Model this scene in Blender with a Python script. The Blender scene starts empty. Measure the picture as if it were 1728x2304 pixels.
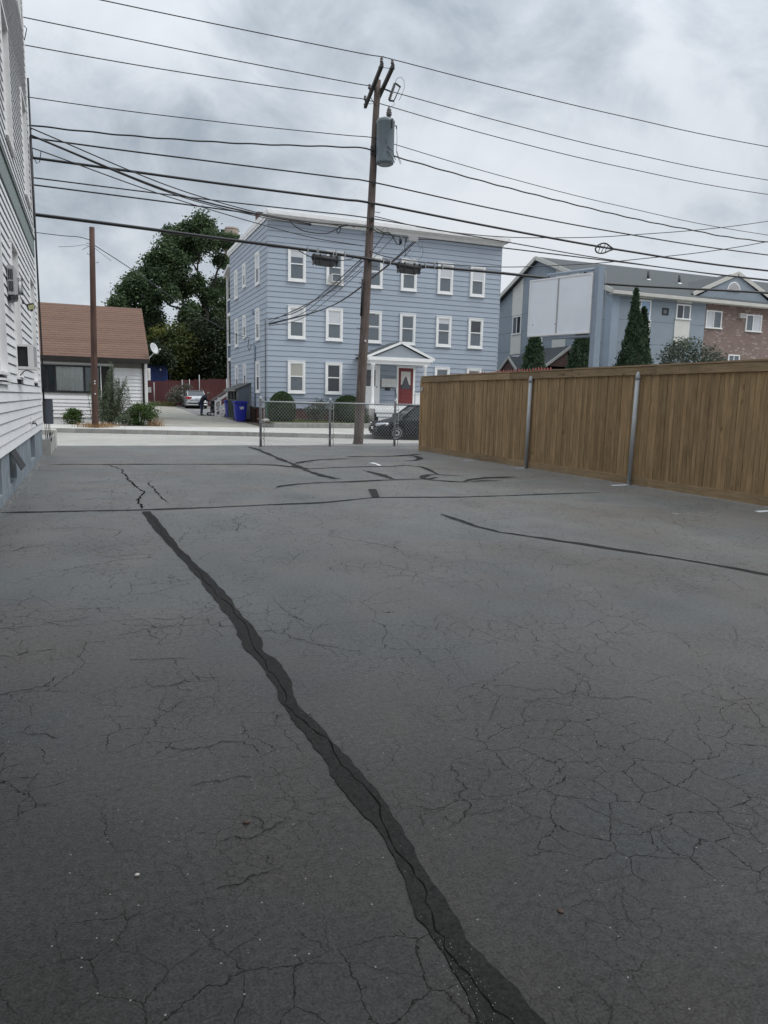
import bpy, math, random
import numpy as np
from mathutils import Vector, Matrix

R = math.radians
random.seed(7)
rng = np.random.default_rng(11)
scene = bpy.context.scene
col = scene.collection

# ---------------------------------------------------------------- camera
PITCH, YAW, ROLL = math.atan(250 / 1620), R(22.1), R(1.3)
cam_d = bpy.data.cameras.new('camera')
cam_d.sensor_fit = 'HORIZONTAL'
cam_d.sensor_width = 36.0
cam_d.lens = 36.0 * 1620 / 1728
cam_d.clip_start = 0.05
cam_d.clip_end = 2000
cam = bpy.data.objects.new('camera', cam_d)
col.objects.link(cam)
_f = Vector((math.sin(YAW) * math.cos(PITCH), math.cos(YAW) * math.cos(PITCH), -math.sin(PITCH)))
_r = Vector((math.cos(YAW), -math.sin(YAW), 0))
_u = _r.cross(_f)
_rr = _r * math.cos(ROLL) + _u * math.sin(ROLL)
_uu = -_r * math.sin(ROLL) + _u * math.cos(ROLL)
cam.matrix_world = Matrix(((_rr.x, _uu.x, -_f.x, 0), (_rr.y, _uu.y, -_f.y, 0), (_rr.z, _uu.z, -_f.z, 1.5), (0, 0, 0, 1)))
scene.camera = cam

# ---------------------------------------------------------------- sky: overcast deck over a Nishita sky
SUN_EL, SUN_AZ = R(52), R(122)          # azimuth clockwise from +Y
world = bpy.data.worlds.new('World')
scene.world = world
world.use_nodes = True
nt = world.node_tree
nt.nodes.clear()
N = nt.nodes.new
Lk = nt.links.new
out = N('ShaderNodeOutputWorld')
sky = N('ShaderNodeTexSky')
sky.sky_type = 'NISHITA'
sky.sun_disc = False
sky.sun_elevation = SUN_EL
sky.sun_rotation = SUN_AZ
bg1 = N('ShaderNodeBackground')
bg1.inputs[1].default_value = 0.08
Lk(sky.outputs[0], bg1.inputs[0])
tc = N('ShaderNodeTexCoord')
sep = N('ShaderNodeSeparateXYZ')
Lk(tc.outputs['Generated'], sep.inputs[0])


def wmath(op, a, b=None, clamp=False):
    n = N('ShaderNodeMath')
    n.operation = op
    n.use_clamp = clamp
    for i, v in enumerate((a, b)):
        if v is None:
            continue
        if isinstance(v, (int, float)):
            n.inputs[i].default_value = v
        else:
            Lk(v, n.inputs[i])
    return n.outputs[0]


zc = wmath('MAXIMUM', sep.outputs[2], 0.0)
den = wmath('ADD', zc, 0.7)
cx = wmath('DIVIDE', sep.outputs[0], den)
cy = wmath('DIVIDE', sep.outputs[1], den)
comb = N('ShaderNodeCombineXYZ')
Lk(cx, comb.inputs[0])
Lk(cy, comb.inputs[1])


def wnoise(scale, detail, rough, dist=0.0, off=(0, 0, 0)):
    mp = N('ShaderNodeMapping')
    mp.inputs['Location'].default_value = off
    Lk(comb.outputs[0], mp.inputs[0])
    n = N('ShaderNodeTexNoise')
    n.inputs['Scale'].default_value = scale
    n.inputs['Detail'].default_value = detail
    n.inputs['Roughness'].default_value = rough
    n.inputs['Distortion'].default_value = dist
    Lk(mp.outputs[0], n.inputs[0])
    return n.outputs[0]


n1 = wnoise(2.0, 7, 0.52, 0.5, (3.7, 0.6, 0))
n2 = wnoise(6.5, 8, 0.6, 0.7, (5.1, 2.2, 0))
nn = wmath('ADD', wmath('MULTIPLY', n1, 0.70), wmath('MULTIPLY', n2, 0.30))
ramp = N('ShaderNodeValToRGB')
cr = ramp.color_ramp
cr.elements[0].position = 0.385
cr.elements[0].color = (0.37, 0.425, 0.485, 1)
cr.elements[1].position = 0.61
cr.elements[1].color = (0.78, 0.815, 0.86, 1)
e = cr.elements.new(0.465)
e.color = (0.555, 0.61, 0.67, 1)
e = cr.elements.new(0.52)
e.color = (0.695, 0.74, 0.795, 1)
Lk(nn, ramp.inputs[0])
grad = wmath('ADD', 0.87, wmath('MULTIPLY', wmath('POWER', zc, 3.0), 2.1))
bg2 = N('ShaderNodeBackground')
Lk(ramp.outputs[0], bg2.inputs[0])
Lk(grad, bg2.inputs[1])
mix = N('ShaderNodeMixShader')
mix.inputs[0].default_value = 0.93
Lk(bg1.outputs[0], mix.inputs[1])
Lk(bg2.outputs[0], mix.inputs[2])
Lk(mix.outputs[0], out.inputs[0])

sun_d = bpy.data.lights.new('sun', 'SUN')
sun_d.energy = 1.5
sun_d.angle = R(35)
sun_d.color = (1.0, 0.97, 0.93)
sun = bpy.data.objects.new('sun', sun_d)
col.objects.link(sun)
_sd = Vector((math.sin(SUN_AZ) * math.cos(SUN_EL), math.cos(SUN_AZ) * math.cos(SUN_EL), math.sin(SUN_EL)))
sun.rotation_euler = _sd.to_track_quat('Z', 'Y').to_euler()
sun.location = (0, 0, 40)

scene.view_settings.view_transform = 'Standard'
scene.view_settings.look = 'None'
scene.view_settings.exposure = 0.2
scene.view_settings.gamma = 1.0
scene.view_settings.use_curve_mapping = False
scene.cycles.max_bounces = 6
scene.cycles.transparent_max_bounces = 12

# ---------------------------------------------------------------- materials
MATS = {}


class Nodes:
    def __init__(self, name):
        self.m = bpy.data.materials.new(name)
        self.m.use_nodes = True
        self.t = self.m.node_tree
        self.b = self.t.nodes['Principled BSDF']

    def n(self, kind, **kw):
        x = self.t.nodes.new('ShaderNode' + kind)
        for k, v in kw.items():
            setattr(x, k, v)
        return x

    def l(self, a, b):
        self.t.links.new(a, b)

    def put(self, v, sock):
        if isinstance(v, (int, float)):
            sock.default_value = v
        elif isinstance(v, (tuple, list)):
            sock.default_value = tuple(v) + (1,) if len(v) == 3 and sock.type == 'RGBA' else v
        else:
            self.l(v, sock)

    def coord(self, stretch=(1, 1, 1), which='Object', off=(0, 0, 0)):
        c = self.n('TexCoord')
        mp = self.n('Mapping')
        mp.inputs['Scale'].default_value = stretch
        mp.inputs['Location'].default_value = off
        self.l(c.outputs[which], mp.inputs[0])
        return mp.outputs[0]

    def noise(self, vec, scale, detail=4, rough=0.55, dist=0.0):
        x = self.n('TexNoise')
        x.inputs['Scale'].default_value = scale
        x.inputs['Detail'].default_value = detail
        x.inputs['Roughness'].default_value = rough
        x.inputs['Distortion'].default_value = dist
        if vec is not None:
            self.l(vec, x.inputs[0])
        return x.outputs[0]

    def vor(self, vec, scale, feature='F1', rnd=1.0, dims='3D'):
        x = self.n('TexVoronoi', feature=feature, voronoi_dimensions=dims)
        x.inputs['Scale'].default_value = scale
        x.inputs['Randomness'].default_value = rnd
        self.l(vec, x.inputs[0])
        return x

    def math(self, op, a, b=0.0, clamp=False):
        x = self.n('Math', operation=op, use_clamp=clamp)
        self.put(a, x.inputs[0])
        self.put(b, x.inputs[1])
        return x.outputs[0]

    def rng(self, v, a, b, c=0.0, d=1.0):
        x = self.n('MapRange')
        x.clamp = True
        self.l(v, x.inputs[0])
        for i, q in enumerate((a, b, c, d)):
            x.inputs[i + 1].default_value = q
        return x.outputs[0]

    def mixc(self, f, a, b, mode='MIX'):
        x = self.n('Mix', data_type='RGBA', blend_type=mode)
        self.put(f, x.inputs[0])
        self.put(a, x.inputs[6])
        self.put(b, x.inputs[7])
        return x.outputs[2]

    def bump(self, h, strength=0.3, dist=0.01):
        x = self.n('Bump')
        x.inputs['Strength'].default_value = strength
        x.inputs['Distance'].default_value = dist
        self.l(h, x.inputs['Height'])
        self.l(x.outputs[0], self.b.inputs['Normal'])

    def vm(self, op, a, b):
        x = self.n('VectorMath', operation=op)
        self.put(a, x.inputs[0])
        self.put(b, x.inputs[1])
        return x.outputs[0]


def mat(name, c, rough=0.6, var=0.12, scale=6.0, stretch=(1, 1, 1), metal=0.0, spec=0.5, bump=0.0, bscale=None,
        rnd=0.0, dirt=None, dirt_amt=0.5, dirt_scale=1.5, fine=0.0, coat=0.0):
    k = Nodes(name)
    v = k.coord(stretch)
    n1 = k.noise(v, scale, 5)
    lo = tuple(x * (1 - var) for x in c)
    hi = tuple(min(1, x * (1 + var)) for x in c)
    cc = k.mixc(k.rng(n1, 0.3, 0.7), lo, hi)
    if dirt:
        n2 = k.noise(k.coord(stretch, off=(3.1, 7.7, 1.3)), dirt_scale, 6, 0.65)
        cc = k.mixc(k.math('MULTIPLY', k.rng(n2, 0.5, 0.75), dirt_amt), cc, dirt)
    if fine:
        n3 = k.noise(v, 90, 2)
        cc = k.mixc(1.0, cc, k.mixc(n3, (1 - fine,) * 3, (1 + fine,) * 3), 'MULTIPLY')
    if rnd:
        oi = k.n('ObjectInfo')
        f = k.rng(oi.outputs['Random'], 0, 1, 1 - rnd, 1 + rnd)
        cmb = k.n('CombineColor')
        for i in range(3):
            k.l(f, cmb.inputs[i])
        cc = k.mixc(1.0, cc, cmb.outputs[0], 'MULTIPLY')
    k.l(cc, k.b.inputs['Base Color'])
    k.put(k.rng(n1, 0.2, 0.8, max(0, rough - 0.07), min(1, rough + 0.07)), k.b.inputs['Roughness'])
    k.b.inputs['Metallic'].default_value = metal
    k.b.inputs['Specular IOR Level'].default_value = spec
    k.b.inputs['Coat Weight'].default_value = coat
    if bump:
        k.bump(k.noise(v, bscale or scale * 4, 4), bump, 0.01)
    MATS[name] = k.m
    return k.m


# ---------------------------------------------------------------- mesh collector
class MB:
    def __init__(self):
        self.v, self.f, self.mi, self.sm = [], [], [], []
        self.m = 0
        self.smooth = False

    def add(self, vs, fs):
        o = len(self.v)
        self.v.extend([tuple(p) for p in vs])
        for f in fs:
            self.f.append([o + i for i in f])
            self.mi.append(self.m)
            self.sm.append(self.smooth)
        return self

    def box(self, x0, x1, y0, y1, z0, z1):
        vs = [(x, y, z) for z in (z0, z1) for y in (y0, y1) for x in (x0, x1)]
        return self.add(vs, [(0, 2, 3, 1), (4, 5, 7, 6), (0, 1, 5, 4), (2, 6, 7, 3), (0, 4, 6, 2), (1, 3, 7, 5)])

    def obox(self, c, ax, ay, az):
        c, ax, ay, az = map(Vector, (c, ax, ay, az))
        vs = [c + ax * i + ay * j + az * k for k in (-1, 1) for j in (-1, 1) for i in (-1, 1)]
        return self.add(vs, [(0, 2, 3, 1), (4, 5, 7, 6), (0, 1, 5, 4), (2, 6, 7, 3), (0, 4, 6, 2), (1, 3, 7, 5)])

    def quad(self, a, b, c, d):
        return self.add([a, b, c, d], [(0, 1, 2, 3)])

    def beam(self, p, q, w, h, up=(0, 0, 1)):
        p, q = Vector(p), Vector(q)
        d = q - p
        s = d.cross(Vector(up)).normalized()
        u = s.cross(d).normalized()
        return self.obox((p + q) / 2, d / 2, s * w / 2, u * h / 2)

    def prism(self, pts, axis, a, b):
        """polygon pts (2D, in the two other axes in x,y,z order) extruded along axis from a to b"""
        def P(p, t):
            return {'x': (t, p[0], p[1]), 'y': (p[0], t, p[1]), 'z': (p[0], p[1], t)}[axis]
        n = len(pts)
        vs = [P(p, a) for p in pts] + [P(p, b) for p in pts]
        fs = [tuple(range(n)), tuple(range(2 * n - 1, n - 1, -1))]
        fs += [(i, n + i, n + (i + 1) % n, (i + 1) % n) for i in range(n)]
        return self.add(vs, fs)

    def tube(self, pts, r, n=6, caps=True):
        pts = [Vector(p) for p in pts]
        m = len(pts)
        rs = r if isinstance(r, (list, tuple)) else [r] * m
        t0 = (pts[1] - pts[0]).normalized()
        u = t0.orthogonal().normalized()
        o = len(self.v)
        for i, p in enumerate(pts):
            t = (pts[min(i + 1, m - 1)] - pts[max(i - 1, 0)]).normalized()
            u = (u - t * u.dot(t))
            u = u.normalized() if u.length > 1e-6 else t.orthogonal().normalized()
            w = t.cross(u)
            for k in range(n):
                a = 2 * math.pi * k / n
                self.v.append(tuple(p + (u * math.cos(a) + w * math.sin(a)) * rs[i]))
        for i in range(m - 1):
            for k in range(n):
                a, b = o + i * n + k, o + i * n + (k + 1) % n
                self.f.append([a, b, b + n, a + n])
                self.mi.append(self.m)
                self.sm.append(True)
        if caps:
            self.f.append([o + k for k in range(n)][::-1])
            self.f.append([o + (m - 1) * n + k for k in range(n)])
            self.mi += [self.m] * 2
            self.sm += [False] * 2
        return self

    def lathe(self, prof, c=(0, 0, 0), n=16, axis=(0, 0, 1), caps=True):
        """prof: list of (radius, height)"""
        ax = Vector(axis).normalized()
        u = ax.orthogonal().normalized()
        w = ax.cross(u)
        c = Vector(c)
        o = len(self.v)
        for r, h in prof:
            for k in range(n):
                a = 2 * math.pi * k / n
                self.v.append(tuple(c + ax * h + (u * math.cos(a) + w * math.sin(a)) * max(r, 1e-4)))
        for i in range(len(prof) - 1):
            for k in range(n):
                a, b = o + i * n + k, o + i * n + (k + 1) % n
                self.f.append([a, b, b + n, a + n])
                self.mi.append(self.m)
                self.sm.append(True)
        if caps:
            self.f.append([o + k for k in range(n)][::-1])
            self.f.append([o + (len(prof) - 1) * n + k for k in range(n)])
            self.mi += [self.m] * 2
            self.sm += [False] * 2
        return self

    def mesh(self, name, mats):
        me = bpy.data.meshes.new(name)
        me.from_pydata(self.v, [], self.f)
        for x in (mats if isinstance(mats, (list, tuple)) else [mats]):
            me.materials.append(x)
        me.polygons.foreach_set('material_index', self.mi)
        me.polygons.foreach_set('use_smooth', self.sm)
        me.update()
        return me

    def build(self, name, mats, parent=None, label=None, kind=None):
        return put(name, self.mesh(name, mats), parent, label=label, kind=kind)


def put(name, me, parent=None, loc=None, rot=None, label=None, kind=None):
    """link one object; without loc the mesh is in world coordinates and the parent's own place is taken off"""
    o = bpy.data.objects.new(name, me)
    col.objects.link(o)
    if parent is not None:
        o.parent = parent
        base = Vector(parent.get('_w', (0, 0, 0)))
    else:
        base = Vector((0, 0, 0))
    o.location = (Vector(loc) if loc is not None else Vector((0, 0, 0))) - base
    if rot is not None:
        o.rotation_euler = rot
    if label:
        o['label'] = label
    if kind:
        o['kind'] = kind
    return o


def thing(name, label, cat, loc, group=None):
    o = bpy.data.objects.new(name, None)
    o.empty_display_size = 0.2
    col.objects.link(o)
    o.location = loc
    o['_w'] = tuple(loc)
    return tag(o, label, cat, group)


def tag(o, label, cat, group=None):
    o['label'] = label
    o['category'] = cat
    if group:
        o['group'] = group
    return o


def structure(name, mb, m):
    return mb.build(name, m, kind='structure')


def dup(root, loc, label, rotz=None, group=None):
    r = root.copy()
    col.objects.link(r)
    r.location = loc
    r['label'] = label
    if rotz is not None:
        r.rotation_euler[2] = rotz
    for ch in list(root.children):
        c = ch.copy()
        col.objects.link(c)
        c.parent = r
        for g in list(ch.children):
            d = g.copy()
            col.objects.link(d)
            d.parent = c
    return r


def grid_mesh(xs, ys, zf):
    b = MB()
    b.v = [(x, y, zf(x, y)) for y in ys for x in xs]
    n = len(xs)
    for j in range(len(ys) - 1):
        for i in range(n - 1):
            a = j * n + i
            b.f.append([a, a + 1, a + n + 1, a + n])
            b.mi.append(0)
            b.sm.append(True)
    return b


def interp(x, tab):
    if x <= tab[0][0]:
        return tab[0][1]
    for (a, b), (c, d) in zip(tab, tab[1:]):
        if x <= c:
            return b + (d - b) * (x - a) / (c - a)
    return tab[-1][1]


def frange(a, b, n):
    return [a + (b - a) * i / n for i in range(n + 1)]
# ---------------------------------------------------------------- material list
mat('white_vinyl', (.70, .71, .725), .45, .03, 1.5, dirt=(.50, .50, .49), dirt_amt=.2, dirt_scale=1.2, rnd=.04)
mat('white_paint', (.80, .80, .79), .45, .04, 3)
mat('cream_paint', (.68, .66, .60), .6, .05, 3, fine=.05)
mat('white_trim', (.78, .78, .77), .4, .05, 3, dirt=(.5, .49, .47), dirt_amt=.3, dirt_scale=2)
mat('ranch_siding', (.80, .80, .80), .5, .05, 2, rnd=.03, dirt=(.40, .40, .39), dirt_amt=.3, dirt_scale=.9)
mat('sage_belt', (.18, .22, .21), .55, .08, 2)
mat('foundation_paint', (.17, .205, .235), .75, .2, 2.5, dirt=(.36, .38, .39), dirt_amt=.7, dirt_scale=3, bump=.3)
mat('concrete', (.33, .325, .31), .85, .14, 3, fine=.12, bump=.2, dirt=(.2, .195, .18), dirt_amt=.5)
mat('concrete_pale', (.47, .46, .425), .85, .14, 2, fine=.1, dirt=(.25, .24, .22), dirt_amt=.5, dirt_scale=.8)
mat('granite', (.27, .265, .25), .8, .18, 5, fine=.18, bump=.3, rnd=.12, dirt=(.14, .135, .12), dirt_amt=.5)
mat('blue_siding', (.34, .388, .455), .6, .05, 1.2, rnd=.035, stretch=(1, 1, 3), fine=.03)
mat('blue_sheath', (.15, .185, .24), .8, .05)  # siding paint made darker, groove shadow and dirt between courses in its colour
mat('porch_grey', (.30, .33, .37), .6, .06)
mat('brick_base', (.085, .032, .028), .8, .25, 9, fine=.1)
mat('stucco_grey', (.255, .30, .345), .85, .05, 2, fine=.10, bump=.15, dirt=(.20, .235, .27), dirt_amt=.4, dirt_scale=.6)
mat('stucco_light', (.30, .36, .43), .85, .05, 2, fine=.08)
mat('stucco_cream', (.62, .62, .58), .8, .05, 2, fine=.05)
mat('trim_beige', (.53, .52, .48), .6, .05, 2)
mat('asphalt_shingle', (.062, .070, .073), .9, .22, 10, fine=.25, rnd=.12)
mat('brown_shingle', (.138, .080, .056), .9, .14, 8, fine=.2, rnd=.10)
mat('dark_shingle', (.085, .085, .08), .9, .2, 8, fine=.2)
mat('brown_trim', (.016, .013, .011), .5, .1)
mat('dark_metal', (.03, .03, .033), .45, .15, 8, metal=.3)
mat('galvanised', (.36, .375, .38), .55, .1, 12, metal=.1, dirt=(.33, .33, .32), dirt_amt=.5)
mat('grey_steel_paint', (.24, .29, .35), .5, .07, 4)
mat('transformer_grey', (.15, .188, .205), .42, .06, 4, dirt=(.2, .2, .19), dirt_amt=.3)
mat('black_rubber', (.018, .018, .019), .6, .1)
mat('cable_black', (.014, .014, .015), .5, .1)
mat('wire_grey', (.05, .052, .055), .5, .1)
mat('porcelain', (.11, .10, .10), .25, .1)
mat('ac_grey', (.36, .35, .36), .5, .06, 5)
mat('ac_white', (.60, .60, .58), .5, .05, 5)
mat('lens_yellow', (.55, .53, .30), .35, .08)
mat('frosted_glass', (.70, .71, .70), .3, .03)
mat('pane_white', (.56, .58, .60), .12, .05, 2, spec=.6)
mat('pane_beige', (.38, .37, .33), .12, .06, 2, spec=.6)
mat('pane_grey', (.125, .145, .165), .1, .12, 2, spec=.6)
mat('pane_dark', (.04, .045, .055), .06, .2, 2, spec=.7)
mat('pane_purple', (.07, .07, .16), .1, .2, 2)
mat('pane_sky', (.30, .42, .58), .08, .1, 2)
mat('lace', (.60, .57, .54), .8, .12, 14)
mat('red_door', (.165, .028, .028), .4, .1, 4)
mat('mailbox', (.52, .52, .50), .4, .05, 5)
mat('fence_red', (.085, .022, .022), .8, .2, 3, rnd=.1)
mat('picket_red', (.30, .05, .05), .7, .15, 4, rnd=.1)
mat('container_blue', (.020, .045, .17), .55, .12, 2)
mat('bin_blue', (.012, .022, .30), .42, .08, 4)
mat('bin_green', (.03, .055, .045), .5, .12, 4)
mat('green_box', (.04, .12, .09), .5, .1)
mat('shed_grey', (.12, .14, .16), .7, .1, 4)
mat('shed_wood', (.19, .19, .18), .8, .12, 6)
mat('post_brown', (.055, .035, .03), .8, .15, 6)
mat('sign_white', (.76, .80, .84), .35, .03, 1, dirt=(.60, .64, .69), dirt_amt=.4, dirt_scale=1.1)
mat('sign_frame', (.78, .78, .78), .45, .04)
mat('sign_trim', (.36, .36, .36), .5, .06)
mat('car_silver', (.42, .43, .44), .3, .03, 3, metal=.55, coat=.6)
mat('car_dark', (.006, .009, .012), .35, .05, 3, metal=.0, spec=.25)
mat('car_glass', (.02, .025, .028), .05, .1, 2, spec=.7)
mat('car_trim', (.012, .012, .012), .6, .1)
mat('tyre', (.016, .016, .016), .75, .1)
mat('hubcap', (.70, .71, .72), .35, .05, 4, metal=.2)
mat('headlamp', (.55, .57, .60), .12, .1, 12, spec=.8)
mat('tail_red', (.35, .012, .015), .2, .12, 6)
mat('plate', (.60, .62, .64), .4, .05)
mat('seat_cloth', (.30, .31, .32), .8, .08)
mat('skin', (.36, .22, .15), .6, .08, 9)
mat('hair', (.16, .13, .11), .8, .2, 30)
mat('navy_cloth', (.012, .015, .024), .85, .15, 12, bump=.2)
mat('denim', (.022, .034, .07), .85, .15, 12)
mat('black_cloth', (.009, .009, .011), .85, .15, 9)
mat('shoe', (.03, .03, .032), .6, .1)
mat('paint_white', (.66, .67, .66), .7, .1, 14, fine=.15)
mat('dish_grey', (.48, .50, .50), .45, .05)
mat('wire_mesh', (.30, .31, .31), .6, .1, metal=.2)
mat('chimney_brick', (.115, .065, .05), .9, .2, 8)
mat('stack_brick', (.30, .25, .21), .9, .15, .6, dirt=(.2, .16, .14), dirt_amt=.6, dirt_scale=.3)
mat('pebble', (.34, .33, .31), .8, .25, 20)
mat('pebble_pale', (.36, .35, .32), .8, .15, 20)
mat('rock', (.45, .44, .41), .85, .15, 8)
mat('dead_leaf', (.05, .03, .02), .8, .2, 20)
mat('curtain', (.92, .93, .91), .85, .06, 3)
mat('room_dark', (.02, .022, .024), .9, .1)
mat('eave_shade', (.20, .19, .175), .7, .15, 2)  # eave shadow put into the colour of the top siding boards
mat('bark', (.026, .022, .019), .9, .3, 6, stretch=(1, 1, .3), bump=.5)


def wood_mat(name, lo, hi, knot, gscale=9, rnd=.18, top_grey=None, zdir=True, vert_dark=0):
    k = Nodes(name)
    oi = k.n('ObjectInfo')
    c = k.n('TexCoord')
    off = k.vm('MULTIPLY', oi.outputs['Random'], (37.0, 91.0, 53.0))
    base = k.vm('ADD', c.outputs['Object'], off)
    st = k.vm('MULTIPLY', base, (1, 1, .06) if zdir else (1, .06, 1))
    g = k.noise(st, gscale * 4, 5, .6, .4)
    g2 = k.noise(base, 1.6, 4, .6)
    cc = k.mixc(k.rng(g, .32, .68), lo, hi)
    kn = k.vor(k.vm('MULTIPLY', base, (1, 1, .55) if zdir else (1, .55, 1)), 3.4)
    kd = k.rng(kn.outputs['Distance'], .03, .13, 1, 0)
    ks = k.rng(k.noise(base, 2.7, 1), .45, .55)
    cc = k.mixc(k.math('MULTIPLY', k.math('MULTIPLY', kd, ks), .8), cc, knot)
    cc = k.mixc(k.math('MULTIPLY', k.rng(g2, .45, .75), .45), cc, tuple(x * .45 for x in lo))
    f = k.rng(oi.outputs['Random'], 0, 1, 1 - rnd, 1 + rnd)
    cm = k.n('CombineColor')
    for i in range(3):
        k.l(f, cm.inputs[i])
    cc = k.mixc(1.0, cc, cm.outputs[0], 'MULTIPLY')
    k.l(cc, k.b.inputs['Base Color'])
    k.b.inputs['Roughness'].default_value = .78
    k.b.inputs['Specular IOR Level'].default_value = .3
    k.bump(g, .35, .004)
    MATS[name] = k.m


wood_mat('fence_wood', (.235, .152, .074), (.375, .255, .135), (.055, .03, .015), rnd=.20)
wood_mat('fence_rail', (.21, .145, .08), (.33, .24, .14), (.04, .024, .014), zdir=False)
wood_mat('pole_wood', (.085, .062, .052), (.165, .130, .115), (.025, .018, .015), gscale=6, rnd=.02)
wood_mat('pole_rust', (.062, .034, .026), (.105, .062, .049), (.02, .010, .008), gscale=6, rnd=.02)
wood_mat('arm_wood', (.022, .020, .020), (.055, .05, .047), (.01, .01, .01), zdir=False)


def foliage(name, dark, light, yellow=None, rough=.6, trans=.22):
    k = Nodes(name)
    geo = k.n('NewGeometry')
    isl = geo.outputs['Random Per Island']
    c = k.coord()
    n1 = k.noise(c, .7, 4)
    f = k.math('ADD', k.math('MULTIPLY', isl, .6), k.math('MULTIPLY', k.rng(n1, .3, .7), .4))
    cc = k.mixc(f, dark, light)
    if yellow:
        cc = k.mixc(k.rng(k.noise(k.coord(off=(4, 9, 2)), .45, 3), .52, .66, 0, .8), cc, yellow)
    k.l(cc, k.b.inputs['Base Color'])
    k.b.inputs['Roughness'].default_value = rough
    k.b.inputs['Specular IOR Level'].default_value = .25
    tr = k.n('BsdfTranslucent')
    k.l(cc, tr.inputs[0])
    mx = k.n('MixShader')
    mx.inputs[0].default_value = trans
    k.l(k.b.outputs[0], mx.inputs[1])
    k.l(tr.outputs[0], mx.inputs[2])
    k.l(mx.outputs[0], k.t.nodes['Material Output'].inputs[0])
    MATS[name] = k.m


foliage('leaf_big', (.030, .056, .028), (.115, .165, .075))
foliage('leaf_mid', (.026, .046, .014), (.10, .125, .038), (.15, .155, .03))
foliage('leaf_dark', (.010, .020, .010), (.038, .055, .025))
foliage('leaf_arb', (.020, .042, .022), (.062, .098, .050), trans=.1)
foliage('leaf_dome', (.016, .036, .012), (.052, .088, .026), trans=.08)
foliage('leaf_yew', (.024, .052, .014), (.09, .14, .036), trans=.15)
foliage('leaf_weed', (.055, .08, .045), (.16, .19, .12), (.20, .19, .06))
foliage('leaf_grey', (.050, .065, .048), (.135, .155, .115))
foliage('grass', (.085, .12, .035), (.19, .235, .075), (.23, .22, .09))
foliage('dry_grass', (.22, .13, .06), (.42, .27, .13))


def glass_mat():
    k = Nodes('clear_glass')
    tr = k.n('BsdfTransparent')
    tr.inputs[0].default_value = (.99, 1, 1, 1)
    gl = k.n('BsdfGlossy')
    gl.inputs['Roughness'].default_value = .03
    fr = k.n('Fresnel')
    fr.inputs[0].default_value = 1.6
    mx = k.n('MixShader')
    k.l(fr.outputs[0], mx.inputs[0])
    k.l(tr.outputs[0], mx.inputs[1])
    k.l(gl.outputs[0], mx.inputs[2])
    k.l(mx.outputs[0], k.t.nodes['Material Output'].inputs[0])
    MATS['clear_glass'] = k.m


glass_mat()


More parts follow.
